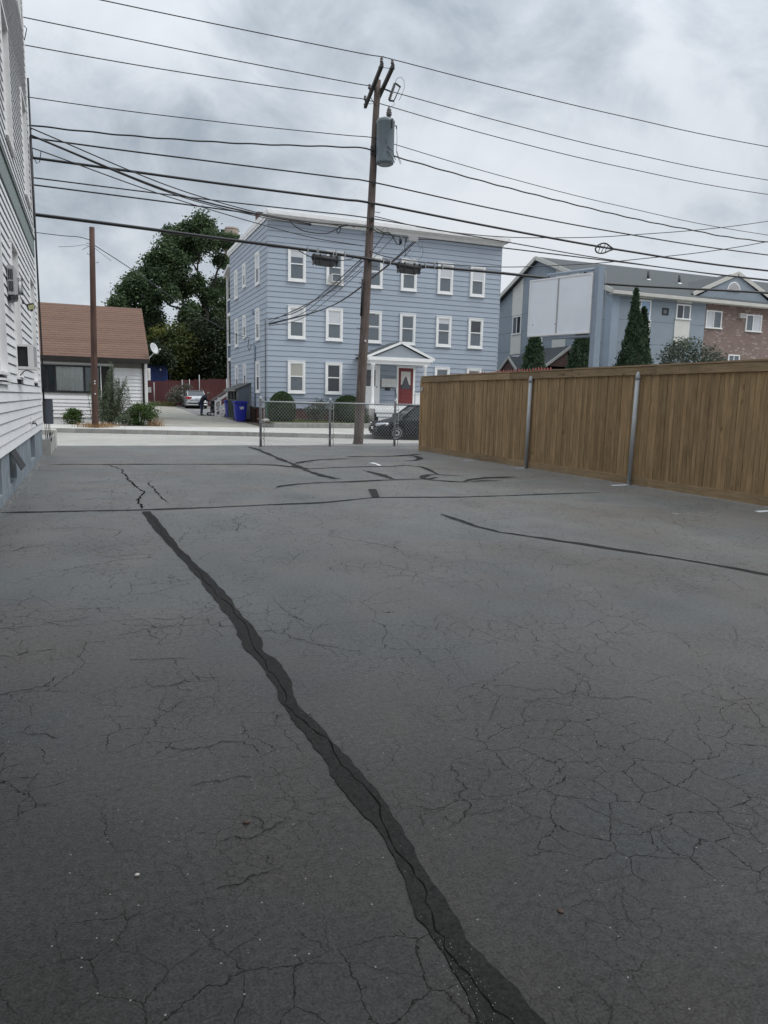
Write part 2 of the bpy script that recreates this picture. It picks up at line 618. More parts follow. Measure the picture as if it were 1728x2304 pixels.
def asphalt_mat(name, lo, hi, crack=1.0, grain=.35, speck=1.0, rough=(.50, .72), spec=.42, tint=0, sheen=0):
    k = Nodes(name)
    c = k.coord()
    big = k.noise(c, .28, 4, .6)
    med = k.noise(k.coord(stretch=(1, .45, 1), off=(2, 5, 0)), 1.7, 6, .62)
    fine = k.noise(c, 120, 3, .7)
    fine2 = k.noise(c, 36, 4, .65)
    f = k.math('ADD', k.math('MULTIPLY', big, .55), k.math('MULTIPLY', med, .45))
    cc = k.mixc(k.rng(f, .38, .62), lo, hi)
    if tint:
        tn = k.noise(k.coord(off=(9, 4, 0)), .55, 3, .6)
        cc = k.mixc(1.0, cc, k.mixc(k.rng(tn, .38, .62), (1.10, .99, .90), (.92, 1.02, .99)), 'MULTIPLY')
    g = k.math('ADD', k.math('MULTIPLY', fine, .65), k.math('MULTIPLY', fine2, .35))
    gm = k.rng(g, .3, .7, 1 - grain, 1 + grain)
    cm = k.n('CombineColor')
    for i in range(3):
        k.l(gm, cm.inputs[i])
    cc = k.mixc(1.0, cc, cm.outputs[0], 'MULTIPLY')
    # alligator cracking: three sizes, each broken up by a mask
    warp = k.n('TexNoise')
    warp.inputs['Scale'].default_value = 5.0
    warp.inputs['Detail'].default_value = 5
    k.l(c, warp.inputs[0])
    warp2 = k.n('TexNoise')
    warp2.inputs['Scale'].default_value = 19.0
    warp2.inputs['Detail'].default_value = 6
    warp2.inputs['Roughness'].default_value = .7
    k.l(c, warp2.inputs[0])
    wv = k.vm('ADD', k.vm('MULTIPLY', c, (1, 1, 0)), k.vm('ADD', k.vm('MULTIPLY', k.vm('SUBTRACT', warp.outputs[1], (.5, .5, .5)), (.12, .12, 0)), k.vm('MULTIPLY', k.vm('SUBTRACT', warp2.outputs[1], (.5, .5, .5)), (.055, .055, 0))))
    tot = None
    for sc, w, ms, a, b, amt in ((2.4, .0085, .8, .48, .56, .95), (5.8, .020, 1.1, .45, .55, .95), (12.0, .028, 1.7, .47, .57, .75)):
        e = k.vor(k.vm('ADD', wv, (sc, sc * 2, 0)), sc, 'DISTANCE_TO_EDGE', 1.0, '2D').outputs['Distance']
        ln = k.rng(e, w * .25, w, 1, 0)
        mk = k.rng(k.noise(k.coord(off=(sc, 1, 0)), ms, 4, .6), a, b)
        q = k.math('MULTIPLY', k.math('MULTIPLY', ln, mk), amt * crack)
        tot = q if tot is None else k.math('MAXIMUM', tot, q)
    cc = k.mixc(k.math('MULTIPLY', tot, .85), cc, (.012, .012, .011))
    # pale grit showing here and there
    sv = k.vor(c, 26, 'F1', 1.0, '2D')
    sd = k.rng(sv.outputs['Distance'], .05, .075, 1, 0)
    sepc = k.n('SeparateColor')
    k.l(sv.outputs['Color'], sepc.inputs[0])
    sm = k.rng(sepc.outputs[0], .955, .96)
    cc = k.mixc(k.math('MULTIPLY', k.math('MULTIPLY', sd, sm), .55 * speck), cc, (.42, .41, .38))
    k.l(cc, k.b.inputs['Base Color'])
    k.put(k.rng(med, .3, .7, rough[0], rough[1]), k.b.inputs['Roughness'])
    whole = k.math('MULTIPLY', k.math('SUBTRACT', 1.0, tot), k.math('MULTIPLY', gm, k.rng(f, .36, .64, .82, 1.18)))
    k.l(k.math('MULTIPLY', whole, spec), k.b.inputs['Specular IOR Level'])
    h = k.math('SUBTRACT', k.math('MULTIPLY', g, 1.0), k.math('MULTIPLY', tot, .9))
    if sheen:
        k.l(k.math('MULTIPLY', whole, sheen), k.b.inputs['Sheen Weight'])
        k.b.inputs['Sheen Roughness'].default_value = .34
        k.l(k.mixc(k.rng(k.noise(k.coord(off=(9, 4, 0)), .55, 3, .6), .38, .62), (1.0, .955, .90), (.93, .965, .95)), k.b.inputs['Sheen Tint'])
    k.bump(h, .30, .005)
    MATS[name] = k.m


asphalt_mat('lot_asphalt', (.0125, .0125, .0122), (.0225, .0225, .022), grain=.6, rough=(.40, .52), spec=.28, tint=1, sheen=.68)
asphalt_mat('sealant', (.0085, .0088, .008), (.0155, .0155, .0145), crack=.4, grain=.6, speck=.3, rough=(.7, .9), spec=.2)
asphalt_mat('road_asphalt', (.32, .31, .285), (.405, .392, .362), crack=.35, grain=.2, speck=.5, rough=(.8, .9))
asphalt_mat('walk_asphalt', (.15, .15, .145), (.20, .20, .195), crack=.5, grain=.25, speck=.5, rough=(.8, .9))
asphalt_mat('drive_asphalt', (.235, .222, .190), (.36, .34, .295), crack=.8, grain=.2, speck=.4, rough=(.85, .95))
mat('crack_dark', (.006, .006, .0055), .95, .2, spec=.05)
mat('soil', (.11, .09, .065), .95, .3, 2.5, fine=.25, bump=.4)
mat('turf', (.11, .13, .045), .95, .3, 3, fine=.3, bump=.4)


def brick_mat(name, c1, c2, mortar, pale=None, scale=1.0):
    """far brickwork: too small in the picture to tell the bricks apart"""
    k = Nodes(name)
    b = k.n('TexBrick')
    b.inputs['Scale'].default_value = 1
    b.inputs['Brick Width'].default_value = .21
    b.inputs['Row Height'].default_value = .075
    b.inputs['Mortar Size'].default_value = .008
    b.inputs['Color1'].default_value = c1 + (1,)
    b.inputs['Color2'].default_value = c2 + (1,)
    b.inputs['Mortar'].default_value = mortar + (1,)
    c = k.n('TexCoord')
    s = k.n('SeparateXYZ')
    k.l(c.outputs['Object'], s.inputs[0])
    cb = k.n('CombineXYZ')
    k.l(k.math('ADD', s.outputs[0], s.outputs[1]), cb.inputs[0])
    k.l(s.outputs[2], cb.inputs[1])
    k.l(cb.outputs[0], b.inputs[0])
    cc = b.outputs[0]
    if pale:
        v = k.vor(k.vm('MULTIPLY', cb.outputs[0], (4.7, 13.3, 1)), 1.0, 'F1', .3)
        sc = k.n('SeparateColor')
        k.l(v.outputs['Color'], sc.inputs[0])
        cc = k.mixc(k.rng(sc.outputs[0], .90, .92, 0, .6), cc, pale)
    cc = k.mixc(k.rng(k.noise(k.coord(), 1.2, 4), .35, .7, 0, .35), cc, tuple(x * .6 for x in c1))
    k.l(cc, k.b.inputs['Base Color'])
    k.b.inputs['Roughness'].default_value = .9
    MATS[name] = k.m


brick_mat('apartment_brick', (.25, .165, .14), (.17, .115, .105), (.24, .22, .20), (.45, .40, .37))
brick_mat('entry_brick', (.17, .085, .07), (.13, .065, .055), (.2, .18, .16))
M = MATS
mat('cabinet_slate', (.075, .085, .105), .5, .08, 4)
mat('shaded_sheathing', (.030, .031, .033), .9, .1)  # near black, so the shadow under each clapboard lap is in the colour
# ---------------------------------------------------------------- ground, road, pavements
def curb_y(x):
    return 31.0 - .101 * (x + 1.56)


def curb_z(x):
    return max(-.34, min(.12, -.0121 * (x + 1.56)))


def road_z(x, y):
    t = (y - 22.75) / (curb_y(x) - 22.75)
    return curb_z(x) * min(1, max(0, t)) - .006 * max(0, min(1, (x - 5) / 4)) - .004


def walk_back_z(x):
    return max(.05, curb_z(x) + .145)


def back_z(y):
    return interp(y, [(31, .0), (35.7, .06), (43, .17), (49.5, .25), (61, .55), (66, .74), (85, .95), (300, 1.2)])


structure('ground', grid_mesh([-420, -60, 60, 420], [-420, 0, 22, 36, 420], lambda x, y: -.75), M['soil'])
structure('parking_lot', grid_mesh([-40, -1.1, 3, 6, 9.3, 14, 40], [-30, 0, 4, 8, 12, 16, 20, 22.35], lambda x, y: 0.0), M['lot_asphalt'])
xs = frange(-70, 90, 40)
structure('lot_apron', grid_mesh([-1.6, 1, 3, 4.86], [22.35, 22.75, 23.0], lambda x, y: -.001 * (y - 22.35)), M['lot_asphalt'])
b = MB()
for x0, x1 in zip(frange(-70, 90, 64), frange(-70, 90, 64)[1:]):
    ys0 = [22.75 + (curb_y(x0) - 22.75) * i / 6 for i in range(7)]
    ys1 = [22.75 + (curb_y(x1) - 22.75) * i / 6 for i in range(7)]
    for i in range(6):
        b.quad((x0, ys0[i], road_z(x0, ys0[i])), (x1, ys1[i], road_z(x1, ys1[i])), (x1, ys1[i + 1], road_z(x1, ys1[i + 1])), (x0, ys0[i + 1], road_z(x0, ys0[i + 1])))
structure('road', b, M['road_asphalt'])
# verge in front of the pole, behind the chain link fence
structure('verge', grid_mesh([4.9, 6.4, 8.7, 12, 20, 60], [22.35, 22.9], lambda x, y: .004 if y < 22.5 else .004).prism([(4.95, 22.9), (6.4, 23.0), (8.7, 23.75), (12, 24.0), (60, 24.2), (60, 22.9)], 'z', -.25, .004), M['walk_asphalt'])
# pavement across the road
b = MB()
for x0, x1 in zip(frange(-70, 90, 64), frange(-70, 90, 64)[1:]):
    a0, a1 = curb_y(x0) + .16, curb_y(x1) + .16
    z0, z1 = curb_z(x0) + .165, curb_z(x1) + .165
    bz0, bz1 = max(.05, z0 - .02), max(.05, z1 - .02)
    b.quad((x0, a0, z0), (x1, a1, z1), (x1, 35.72, bz1), (x0, 35.72, bz0))
pavement = structure('sidewalk', b, M['concrete_pale'])
x = -31.5
while x < 44:
    L_ = 1.83 if x < -6 or x > 20 else random.choice((1.6, 1.83, 2.1))
    kb = MB()
    c0 = Vector((x, curb_y(x), 0))
    z0, z1 = curb_z(x), curb_z(x + L_)
    x1 = x + L_ - .012
    y0, y1 = curb_y(x), curb_y(x1)
    dy = random.uniform(-.008, .008)
    kb.add([(x, y0 + dy, z0 - .3), (x1, y1 + dy, z1 - .3), (x1, y1 + dy + .02, z1 + .165), (x, y0 + dy + .02, z0 + .165),
            (x, y0 + .18, z0 - .3), (x1, y1 + .18, z1 - .3), (x1, y1 + .18, z1 + .171), (x, y0 + .18, z0 + .171)],
           [(0, 1, 2, 3), (5, 4, 7, 6), (3, 2, 6, 7), (1, 0, 4, 5), (4, 0, 3, 7), (1, 5, 6, 2)])
    kb.build('kerb_stone', M['granite'], pavement)
    x += L_
# painted edge line
b = MB()
px = frange(-60, 80, 70)
for a, c in zip(px, px[1:]):
    q = [(a, curb_y(a) - .52), (c, curb_y(c) - .52), (c, curb_y(c) - .40), (a, curb_y(a) - .40)]
    b.quad(*[(x, y, road_z(x, y) + .005) for x, y in q])
structure('road_edge_line', b, M['paint_white'])
b = MB()
for a, c, y0 in ((5.6, 7.4, 26.5), (8.2, 8.9, 25.4)):
    b.quad(*[(x, y, road_z(x, y) + .005) for x, y in ((a, y0), (c, y0 - .05), (c, y0 + .07), (a, y0 + .1))])
structure('worn_road_marking', b, M['paint_white'])
# land behind the pavement, driveway, lawn
structure('back_yard', grid_mesh(frange(-120, 160, 14), [35.72, 38, 43, 49.5, 55, 61, 66, 85, 120, 300], lambda x, y: back_z(y) - .03), M['soil'])
structure('driveway', grid_mesh([2.95, 4, 5, 6, 7, 7.95], [35.60, 36.6, 38, 40, 43, 46, 49.5, 53, 57, 61, 64], lambda x, y: (walk_back_z(x) + .006 if y < 35.65 else back_z(y) + .006 + max(0, walk_back_z(x) - .06) * max(0, 1 - (y - 35.7) / 4) - .012 * max(0, x - 6))), M['drive_asphalt'])
structure('back_lane', grid_mesh([6.6, 8, 10.5], [49.6, 53, 57, 61, 64.2], lambda x, y: back_z(y) + .012), M['walk_asphalt'])
b = MB()
b.add([(8.1, 36.6, .36), (8.44, 35.72, .28), (26, 35.72, .28), (26, 38, .42), (8.1, 38.2, .42)], [(0, 1, 2, 3, 4)])
lawn = structure('lawn', b, M['turf'])

# sealed joints and cracks in the lot (poured sealer: thin sheets above the asphalt)
ML = [(0.56, 9.8), (0.6, 8.54), (0.69, 7.3), (0.77, 6.16), (0.8, 5.39), (0.83, 4.77), (0.82, 4.36), (0.8, 4.15), (0.84, 3.93), (0.85, 3.6), (0.82, 3.36), (0.84, 3.02), (0.85, 2.74), (0.85, 2.47), (0.87, 2.29), (0.88, 2.15), (0.88, 2.01), (0.86, 1.85), (0.84, 1.72), (0.84, 1.59), (0.84, 1.48), (0.83, 1.4), (0.81, 1.32), (.80, .6), (.82, -1)]
MR = [(0.67, 9.77), (0.72, 8.67), (0.77, 7.27), (0.84, 6.41), (0.9, 5.76), (0.92, 5.28), (0.92, 4.91), (0.94, 4.52), (0.94, 4.23), (0.9, 4.09), (0.95, 3.86), (0.94, 3.54), (0.89, 3.3), (0.92, 3.07), (0.95, 2.78), (0.97, 2.56), (0.97, 2.32), (0.97, 2.16), (0.96, 2.01), (0.95, 1.86), (0.94, 1.73), (0.93, 1.6), (0.94, 1.5), (0.96, 1.41), (0.99, 1.25), (.98, .6), (.97, -1)]


def resample(pts, step):
    res = [pts[0]]
    for p, q in zip(pts, pts[1:]):
        d = math.dist(p, q)
        n = max(1, int(d / step))
        res += [(p[0] + (q[0] - p[0]) * i / n, p[1] + (q[1] - p[1]) * i / n) for i in range(1, n + 1)]
    return res


def xat(tab, y):
    t = sorted([(b_, a_) for a_, b_ in tab])
    return interp(y, t)


b = MB()
ys = [9.78 * (.985 ** i) for i in range(200)] + [.4, 0, -1]
prev = None
for y in ys:
    w = .005 * math.sin(y * 9.7) + .004 * math.sin(y * 23.1 + 2) + .003 * math.sin(y * 57.3) + random.uniform(-.0025, .0025)
    w2 = .005 * math.sin(y * 8.3 + 1) + .004 * math.sin(y * 19.7 + 5) + .003 * math.sin(y * 49.1 + 2) + random.uniform(-.0025, .0025)
    cur = ((xat(ML, y) + w, y, .004), (xat(MR, y) + w2, y, .004))
    if prev:
        b.quad(prev[0], prev[1], cur[1], cur[0])
    prev = cur
structure('sealed_joint', b, M['sealant'])


def strip(pts, w, z, jit=.25, taper=True):
    p = resample(pts, .11)
    s = MB()
    pv = None
    n = len(p)
    for i in range(n):
        a, c = p[max(0, i - 1)], p[min(n - 1, i + 1)]
        d = Vector((c[0] - a[0], c[1] - a[1])).normalized()
        k = w / 2 * (1 + random.uniform(-jit, jit) + .3 * math.sin(i * .37 + w * 90))
        if taper:
            k *= min(1, (i + .6) / 3, (n - i - .4) / 3)
        nx, ny = -d.y * k, d.x * k
        o = random.uniform(-.12, .12) * w
        cur = ((p[i][0] + nx + o, p[i][1] + ny + o, z), (p[i][0] - nx + o, p[i][1] - ny + o, z))
        if pv:
            s.quad(pv[1], cur[1], cur[0], pv[0])
        pv = cur
    return s


SEAL = [
    ([(-1.11, 10.09), (-0.31, 10.01), (0.56, 9.92), (1.44, 9.93), (2.42, 10.01), (3.12, 10.04), (3.71, 10.27), (4.07, 10.42), (4.36, 10.34), (5.48, 10.15), (6.34, 10.14), (7.28, 10.18), (8.23, 10.17)], .085),
    ([(4.34, 8.63), (4.34, 8.2), (4.33, 7.63), (4.41, 7.22), (4.62, 6.86), (4.9, 6.37), (5.14, 5.92), (5.37, 5.5), (5.55, 5.09), (5.75, 4.49), (5.9, 3.9)], .075),
    ([(-0.9, 16.82), (0.51, 16.7), (2.02, 16.5), (3.28, 16.34), (3.75, 16.2), (4.19, 15.43), (4.35, 15.07), (5.03, 15.31), (5.74, 15.38), (6.46, 15.39), (6.85, 15.6), (7.08, 15.19), (6.9, 14.35), (6.67, 13.45), (7.06, 13.1)], .10),
    ([(4.46, 22.2), (4.46, 21.72), (4.5, 21.09), (4.4, 19.16), (4.32, 17.53), (4.29, 16.32), (4.21, 15.26), (4.2, 14.77), (4.2, 13.73), (4.27, 13.18), (4.38, 12.98)], .13),
    ([(4.36, 16.31), (4.72, 16.85), (5.22, 17.3), (5.74, 17.5), (6.11, 17.55)], .14),
    ([(6.22, 18.1), (6.55, 18.21), (7.19, 18.15), (7.87, 18.34), (8.36, 18.65), (8.78, 18.89)], .16),
    ([(8.27, 18.56), (8.26, 18.04), (8.05, 17.34), (7.67, 16.84), (7.29, 16.71)], .13),
    ([(5.41, 14.58), (5.43, 14.11), (5.45, 13.57), (5.38, 12.98), (5.4, 12.77)], .12),
    ([(2.86, 11.93), (2.99, 12.12), (3.39, 12.37), (3.84, 12.51), (4.4, 12.53), (5.02, 12.66), (5.65, 12.72), (5.97, 12.74), (6.09, 12.46), (6.34, 12.21), (6.52, 12.08), (6.63, 12.06)], .09),
    ([(6.43, 13.0), (6.12, 12.72), (6.0, 12.74), (6.15, 13.12), (6.43, 13.44), (6.7, 13.51)], .12),
    ([(6.52, 12.08), (6.87, 12.45), (7.36, 12.68), (8.09, 12.69)], .12),
    ([(6.66, 12.06), (6.95, 12.18), (7.48, 12.21)], .09),
    ([(3.28, 16.30), (3.9, 15.9), (4.2, 15.3)], .07),
]
for i, (p, w) in enumerate(SEAL):
    structure('crack_sealer', strip(p, w, .004 + .0008 * (i + 1)), M['sealant'])
b = MB()
b.quad((4.01, 10.36, .016), (4.13, 10.38, .016), (4.45, 11.33, .016), (4.32, 11.37, .016))
structure('crack_sealer', b, M['sealant'])


def wander(p, ang, n, step, turn):
    r = [p]
    a = ang
    for _ in range(n):
        a += random.uniform(-turn, turn)
        a += (ang - a) * .45
        p = (p[0] + math.cos(a) * step, p[1] + math.sin(a) * step)
        r.append(p)
    return r


def crack(b, pts, w, z=.0035):
    n = len(pts)
    pv = None
    for i in range(n):
        a, c = pts[max(0, i - 1)], pts[min(n - 1, i + 1)]
        d = Vector((c[0] - a[0], c[1] - a[1]))
        if d.length < 1e-6:
            continue
        d.normalize()
        k = w / 2 * random.uniform(.35, 1.5) * min(1, (i + .4) / 2, (n - i - .6) / 2)
        cur = ((pts[i][0] - d.y * k, pts[i][1] + d.x * k, z), (pts[i][0] + d.y * k, pts[i][1] - d.x * k, z))
        if pv:
            b.quad(pv[1], cur[1], cur[0], pv[0])
        pv = cur


def jig(pts, step, amp):
    return [(x + random.uniform(-amp, amp), y + random.uniform(-amp, amp)) for x, y in resample(pts, step)]


b = MB()
crack(b, jig([(0.57, 10.0), (0.58, 10.92), (0.72, 11.86), (0.6, 12.98), (0.55, 14.12), (0.52, 15.46), (.3, 16.6)], .09, .028), .028)
crack(b, jig([(0.88, 13.28), (0.9, 11.95), (0.93, 11.1), (0.95, 10.59)], .09, .03), .018)
# the crack inside the sealed joint
yy_ = [9.6 * (.978 ** i) for i in range(105)]
crack(b, [((xat(ML, y) + xat(MR, y)) / 2 + .018 * math.sin(y * 3) + .012 * math.sin(y * 11.3) + random.uniform(-.011, .011), y) for y in yy_], .0038, .0062)
# crosswise cracks on the building side, and loose hairlines over the rest
for y, x0, n in ((8.7, -.55, 12), (7.6, -.9, 9), (7.1, .05, 7), (6.55, -.35, 16), (5.9, .25, 10), (5.35, -.3, 9), (5.0, -.65, 14), (4.65, .1, 13), (4.5, -.55, 8), (4.2, .15, 9),
                 (3.9, -.6, 12), (3.75, .25, 11), (3.4, -.35, 8), (3.05, .25, 13), (2.95, -.5, 9), (2.7, .3, 9), (2.3, .35, 10), (2.05, .3, 8), (12.0, -.6, 10), (13.2, -.3, 12), (14.4, -.2, 10), (11.1, -.2, 8)):
    s = max(.03, y * .0095)
    p = wander((x0, y), random.uniform(-.25, .25), n * 2, s * .5, 1.4)
    crack(b, p, .0006 * y + .0018)
    if random.random() < .8:
        q = random.choice(p)
        crack(b, wander(q, random.choice((1.2, -1.3, 1.9)), n, s * .4, 1.4), .0004 * y + .0014)
for y, x0, ang, n in ((8.0, 1.5, 1.75, 18), (6.6, 2.9, 2.3, 16), (3.9, 1.45, 2.15, 40), (2.7, 2.6, 2.25, 34), (2.1, 1.15, 1.1, 24), (12.5, 4.6, 2.4, 8)):
    s = max(.022, y * .011)
    p = wander((x0, y), ang, n * 2, s * .5, 1.5)
    crack(b, p, .0006 * y + .0014)
    for _ in range(2):
        q = random.choice(p)
        crack(b, wander(q, ang + random.choice((1.1, -1.1)), n, s * .4, 1.5), .0004 * y + .0011)
structure('asphalt_cracks', b, M['crack_dark'])
# remains of painted bay lines
b = MB()
for x0, x1, y, w in ((9.0, 9.36, 16.75, .11), (9.22, 9.5, 14.55, .12), (9.12, 9.56, 11.03, .13), (9.05, 9.6, 7.70, .14)):
    b.quad((x0, y - w / 2, .005), (x1, y - w / 2 + .01, .005), (x1 - .02, y + w / 2, .005), (x0 + .05, y + w / 2, .005))
b.quad((6.25, 16.1, .005), (6.38, 16.2, .005), (6.33, 16.38, .005), (6.2, 16.3, .005))
b.quad((6.18, 15.6, .005), (6.24, 15.58, .005), (6.33, 16.08, .005), (6.26, 16.1, .005))
for _ in range(9):
    t = random.random()
    x, y = 6.1 + 2.9 * t + random.uniform(-.08, .08), 7.75 + random.uniform(-.12, .12)
    w = random.uniform(.015, .05)
    b.quad((x, y, .005), (x + w, y + .01, .005), (x + w * .9, y + .02 + w * .12, .005), (x + .1 * w, y + .02, .005))
structure('worn_bay_marking', b, M['paint_white'])


def grains(pts, n, spread, s0, s1, z=.004):
    g = MB()
    for _ in range(n):
        p = random.choice(pts)
        x, y = p[0] + random.gauss(0, spread), p[1] + random.gauss(0, spread)
        s = random.uniform(s0, s1)
        a = random.uniform(0, 6.3)
        u, v = Vector((math.cos(a), math.sin(a), 0)) * s, Vector((-math.sin(a), math.cos(a), 0)) * s * .7
        c = Vector((x, y, z))
        g.add([c + u, c + v, c - u, c - v, c + Vector((0, 0, s * .9)) + u * .2], [(0, 1, 4), (1, 2, 4), (2, 3, 4), (3, 0, 4)])
    return g


seam = resample([(2.34, 4.4), (2.4, 3.75), (2.57, 3.27), (2.69, 3.01), (2.73, 2.56), (2.82, 2.21)], .02)
g = grains(seam, 300, .03, .0010, .0032)
structure('grit_seam', g, M['pebble']).__setitem__('kind', 'stuff')
g = grains([(random.uniform(-.4, 3.2), random.uniform(1.2, 4.5)) for _ in range(500)], 170, .02, .0008, .0022)
g2 = grains(resample([(.86, 1.6), (.84, 1.3)], .01), 90, .035, .0007, .0019, .006)
g.add(g2.v, g2.f)
structure('loose_grit', g, M['pebble_pale']).__setitem__('kind', 'stuff')


def stone(name, c, s, m, label, cat, n=9):
    s_ = MB()
    s_.smooth = True
    vs, fs = [], []
    rows = 5
    for i in range(rows + 1):
        th = math.pi * i / rows
        for k in range(n):
            a = 2 * math.pi * k / n
            q = random.uniform(.85, 1.1)
            vs.append((c[0] + s[0] * math.sin(th) * math.cos(a) * q, c[1] + s[1] * math.sin(th) * math.sin(a) * q, c[2] + s[2] * (1 - math.cos(th)) * .5))
    for i in range(rows):
        for k in range(n):
            fs.append((i * n + k, (i + 1) * n + k, (i + 1) * n + (k + 1) % n, i * n + (k + 1) % n))
    s_.add(vs, fs)
    o = s_.build(name, m)
    return tag(o, label, cat)


stone('pebble', (.08, 2.2, .0), (.009, .006, .010), M['pebble_pale'], 'pale pebble lying on the dark asphalt in the near corner', 'pebble')
stone('pebble', (.46, 2.37, .0), (.016, .009, .010), M['dead_leaf'], 'small black clod of tar lying on cracked asphalt', 'tar clod')
stone('pebble', (1.25, 1.6, .0), (.010, .012, .005), M['dead_leaf'], 'brown scrap of dead leaf flat on the asphalt', 'leaf scrap')

g = grains([(WXE, y_) for WXE in (-1.10, -1.07) for y_ in frange(9.5, 19.5, 120)], 320, .02, .003, .009, .002)
structure('edge_gravel', g, M['pebble']).__setitem__('kind', 'stuff')
g = grains([(interp(y_, [(8, 9.68), (20.3, 9.36)]), y_) for y_ in frange(5, 20.2, 200)], 500, .03, .003, .010, .002)
structure('edge_debris', g, M['dead_leaf']).__setitem__('kind', 'stuff')
# ---------------------------------------------------------------- white clapboard house beside the lot (wall faces +X)
WX, WY0, WY1 = -1.12, -16.0, 19.55
house = thing('clapboard_house', 'tall white clapboard house with sage belt course along the parking lot', 'house', (WX, WY1, 0))
WINS = [(10.9, 11.93, 1.78, 3.9, 'pane_grey', 'pane_purple'), (13.45, 14.62, 1.76, 3.9, 'pane_grey', None), (17.35, 18.55, 1.76, 3.9, 'pane_grey', None),
        (13.75, 14.95, 5.62, 7.6, 'pane_grey', None), (17.5, 18.75, 5.62, 7.6, 'pane_grey', None), (13.75, 14.95, 9.3, 11.3, 'pane_grey', None),
        (17.5, 18.75, 9.3, 11.3, 'pane_grey', None), (7.2, 8.3, 1.78, 3.9, 'pane_grey', None), (7.2, 8.3, 5.62, 7.6, 'pane_grey', None)]


def open_spans(z0, z1, a, b):
    """stretches of the wall between a and b that no window opening cuts at this height"""
    cut = sorted((w[0], w[1]) for w in WINS if w[2] - .03 < z1 and w[3] + .03 > z0)
    res, p = [], a
    for c, d in cut:
        if c > p:
            res.append((p, min(c, b)))
        p = max(p, d)
    if p < b:
        res.append((p, b))
    return res


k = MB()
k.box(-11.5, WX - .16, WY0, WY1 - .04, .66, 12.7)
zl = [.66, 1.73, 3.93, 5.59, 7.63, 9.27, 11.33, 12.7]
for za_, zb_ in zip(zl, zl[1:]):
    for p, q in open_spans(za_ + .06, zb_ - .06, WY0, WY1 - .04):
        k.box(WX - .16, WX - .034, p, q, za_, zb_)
k.build('wall', M['shaded_sheathing'], house)
fb = MB()
holes = [(9.75, 10.75), (11.8, 12.8), (15.85, 17.0)]
y = WY0 + .02
for a, c in holes + [(WY1 - .05, None)]:
    fb.box(-11.4, WX - .02, y, a, -.3, .66)
    if c:
        fb.box(-11.4, WX - .02, a, c, -.3, .15)
        fb.box(-11.4, WX - .02, a, c, .64, .66)
        fb.box(-11.4, WX - .22, a, c, .15, .64)
        y = c
fb.build('foundation', M['foundation_paint'], house)
for a, c in holes:
    w = MB()
    w.box(WX - .16, WX - .12, a, c, .15, .20).box(WX - .16, WX - .12, a, c, .60, .64)
    for yy in frange(a, c - .04, 3):
        w.box(WX - .16, WX - .12, yy, yy + .04, .20, .60)
    f = w.build('basement_window', M['brown_trim'], house)
    MB().box(WX - .15, WX - .14, a + .03, c - .03, .2, .6).build('pane', M['pane_dark'], f)
flap = MB().add([(WX - .01, 11.95, .62), (WX - .01, 12.70, .62), (WX + .125, 12.70, .36), (WX + .125, 11.95, .36),
                 (WX - .01, 11.95, .605), (WX - .01, 12.70, .605), (WX + .115, 12.70, .35), (WX + .115, 11.95, .35)],
                [(0, 1, 2, 3), (7, 6, 5, 4), (0, 3, 7, 4), (1, 5, 6, 2), (3, 2, 6, 7), (0, 4, 5, 1)])
flap.build('awning_sash', M['dark_metal'], house)

EXPO = .1425


def board_mesh(L_, lap):
    k = MB()
    k.prism([(-.034, EXPO - .006), (-.0105, EXPO - .011), (lap, .004), (lap, .0), (-.004, .0), (-.012, .012), (-.034, .012)], 'y', 0, L_)
    return k.mesh('clapboard', M['white_vinyl'])


_bm = {}


def lay_row(z, a, b, lap, dx=0.0):
    for p, q in open_spans(z, z + EXPO, a, b):
        key = (round(q - p, 3), lap)
        if key not in _bm:
            _bm[key] = board_mesh(q - p, lap)
        put('clapboard', _bm[key], house, (WX + dx, p, z))


rows = 0
z = .655
YE = WY1 - .10
while z < 4.60:
    if rows < 7:
        cut = [11.3, 14.6, 12.3, 16.2, 13.2, 15.3, 12.8][rows]
        lay_row(z, WY0, cut, .0095)
        lay_row(z - .0015, cut - .02, YE, .0095, .0025)
    else:
        lay_row(z, WY0, YE, .0095)
    rows += 1
    z += EXPO
belt0 = z
MB().box(WX - .034, WX + .014, WY0, YE, belt0 + .015, belt0 + .39).build('belt_course', M['sage_belt'], house)
MB().prism([(-1.154, 0), (WX + .04, 0), (WX + .04, .025), (-1.154, .06)], 'y', WY0, YE).build('belt_cap', M['sage_belt'], house).location.z = belt0 + .392
z = belt0 + .46
while z < 12.5:
    lay_row(z, WY0, YE, .011)
    z += EXPO
MB().box(-1.2, WX + .018, WY1 - .10, WY1, .655, 12.7).build('corner_board', M['white_trim'], house)
MB().box(-11.9, WX + .45, WY0 - .4, WY1 + .4, 12.7, 13.1).build('cornice', M['white_trim'], house)


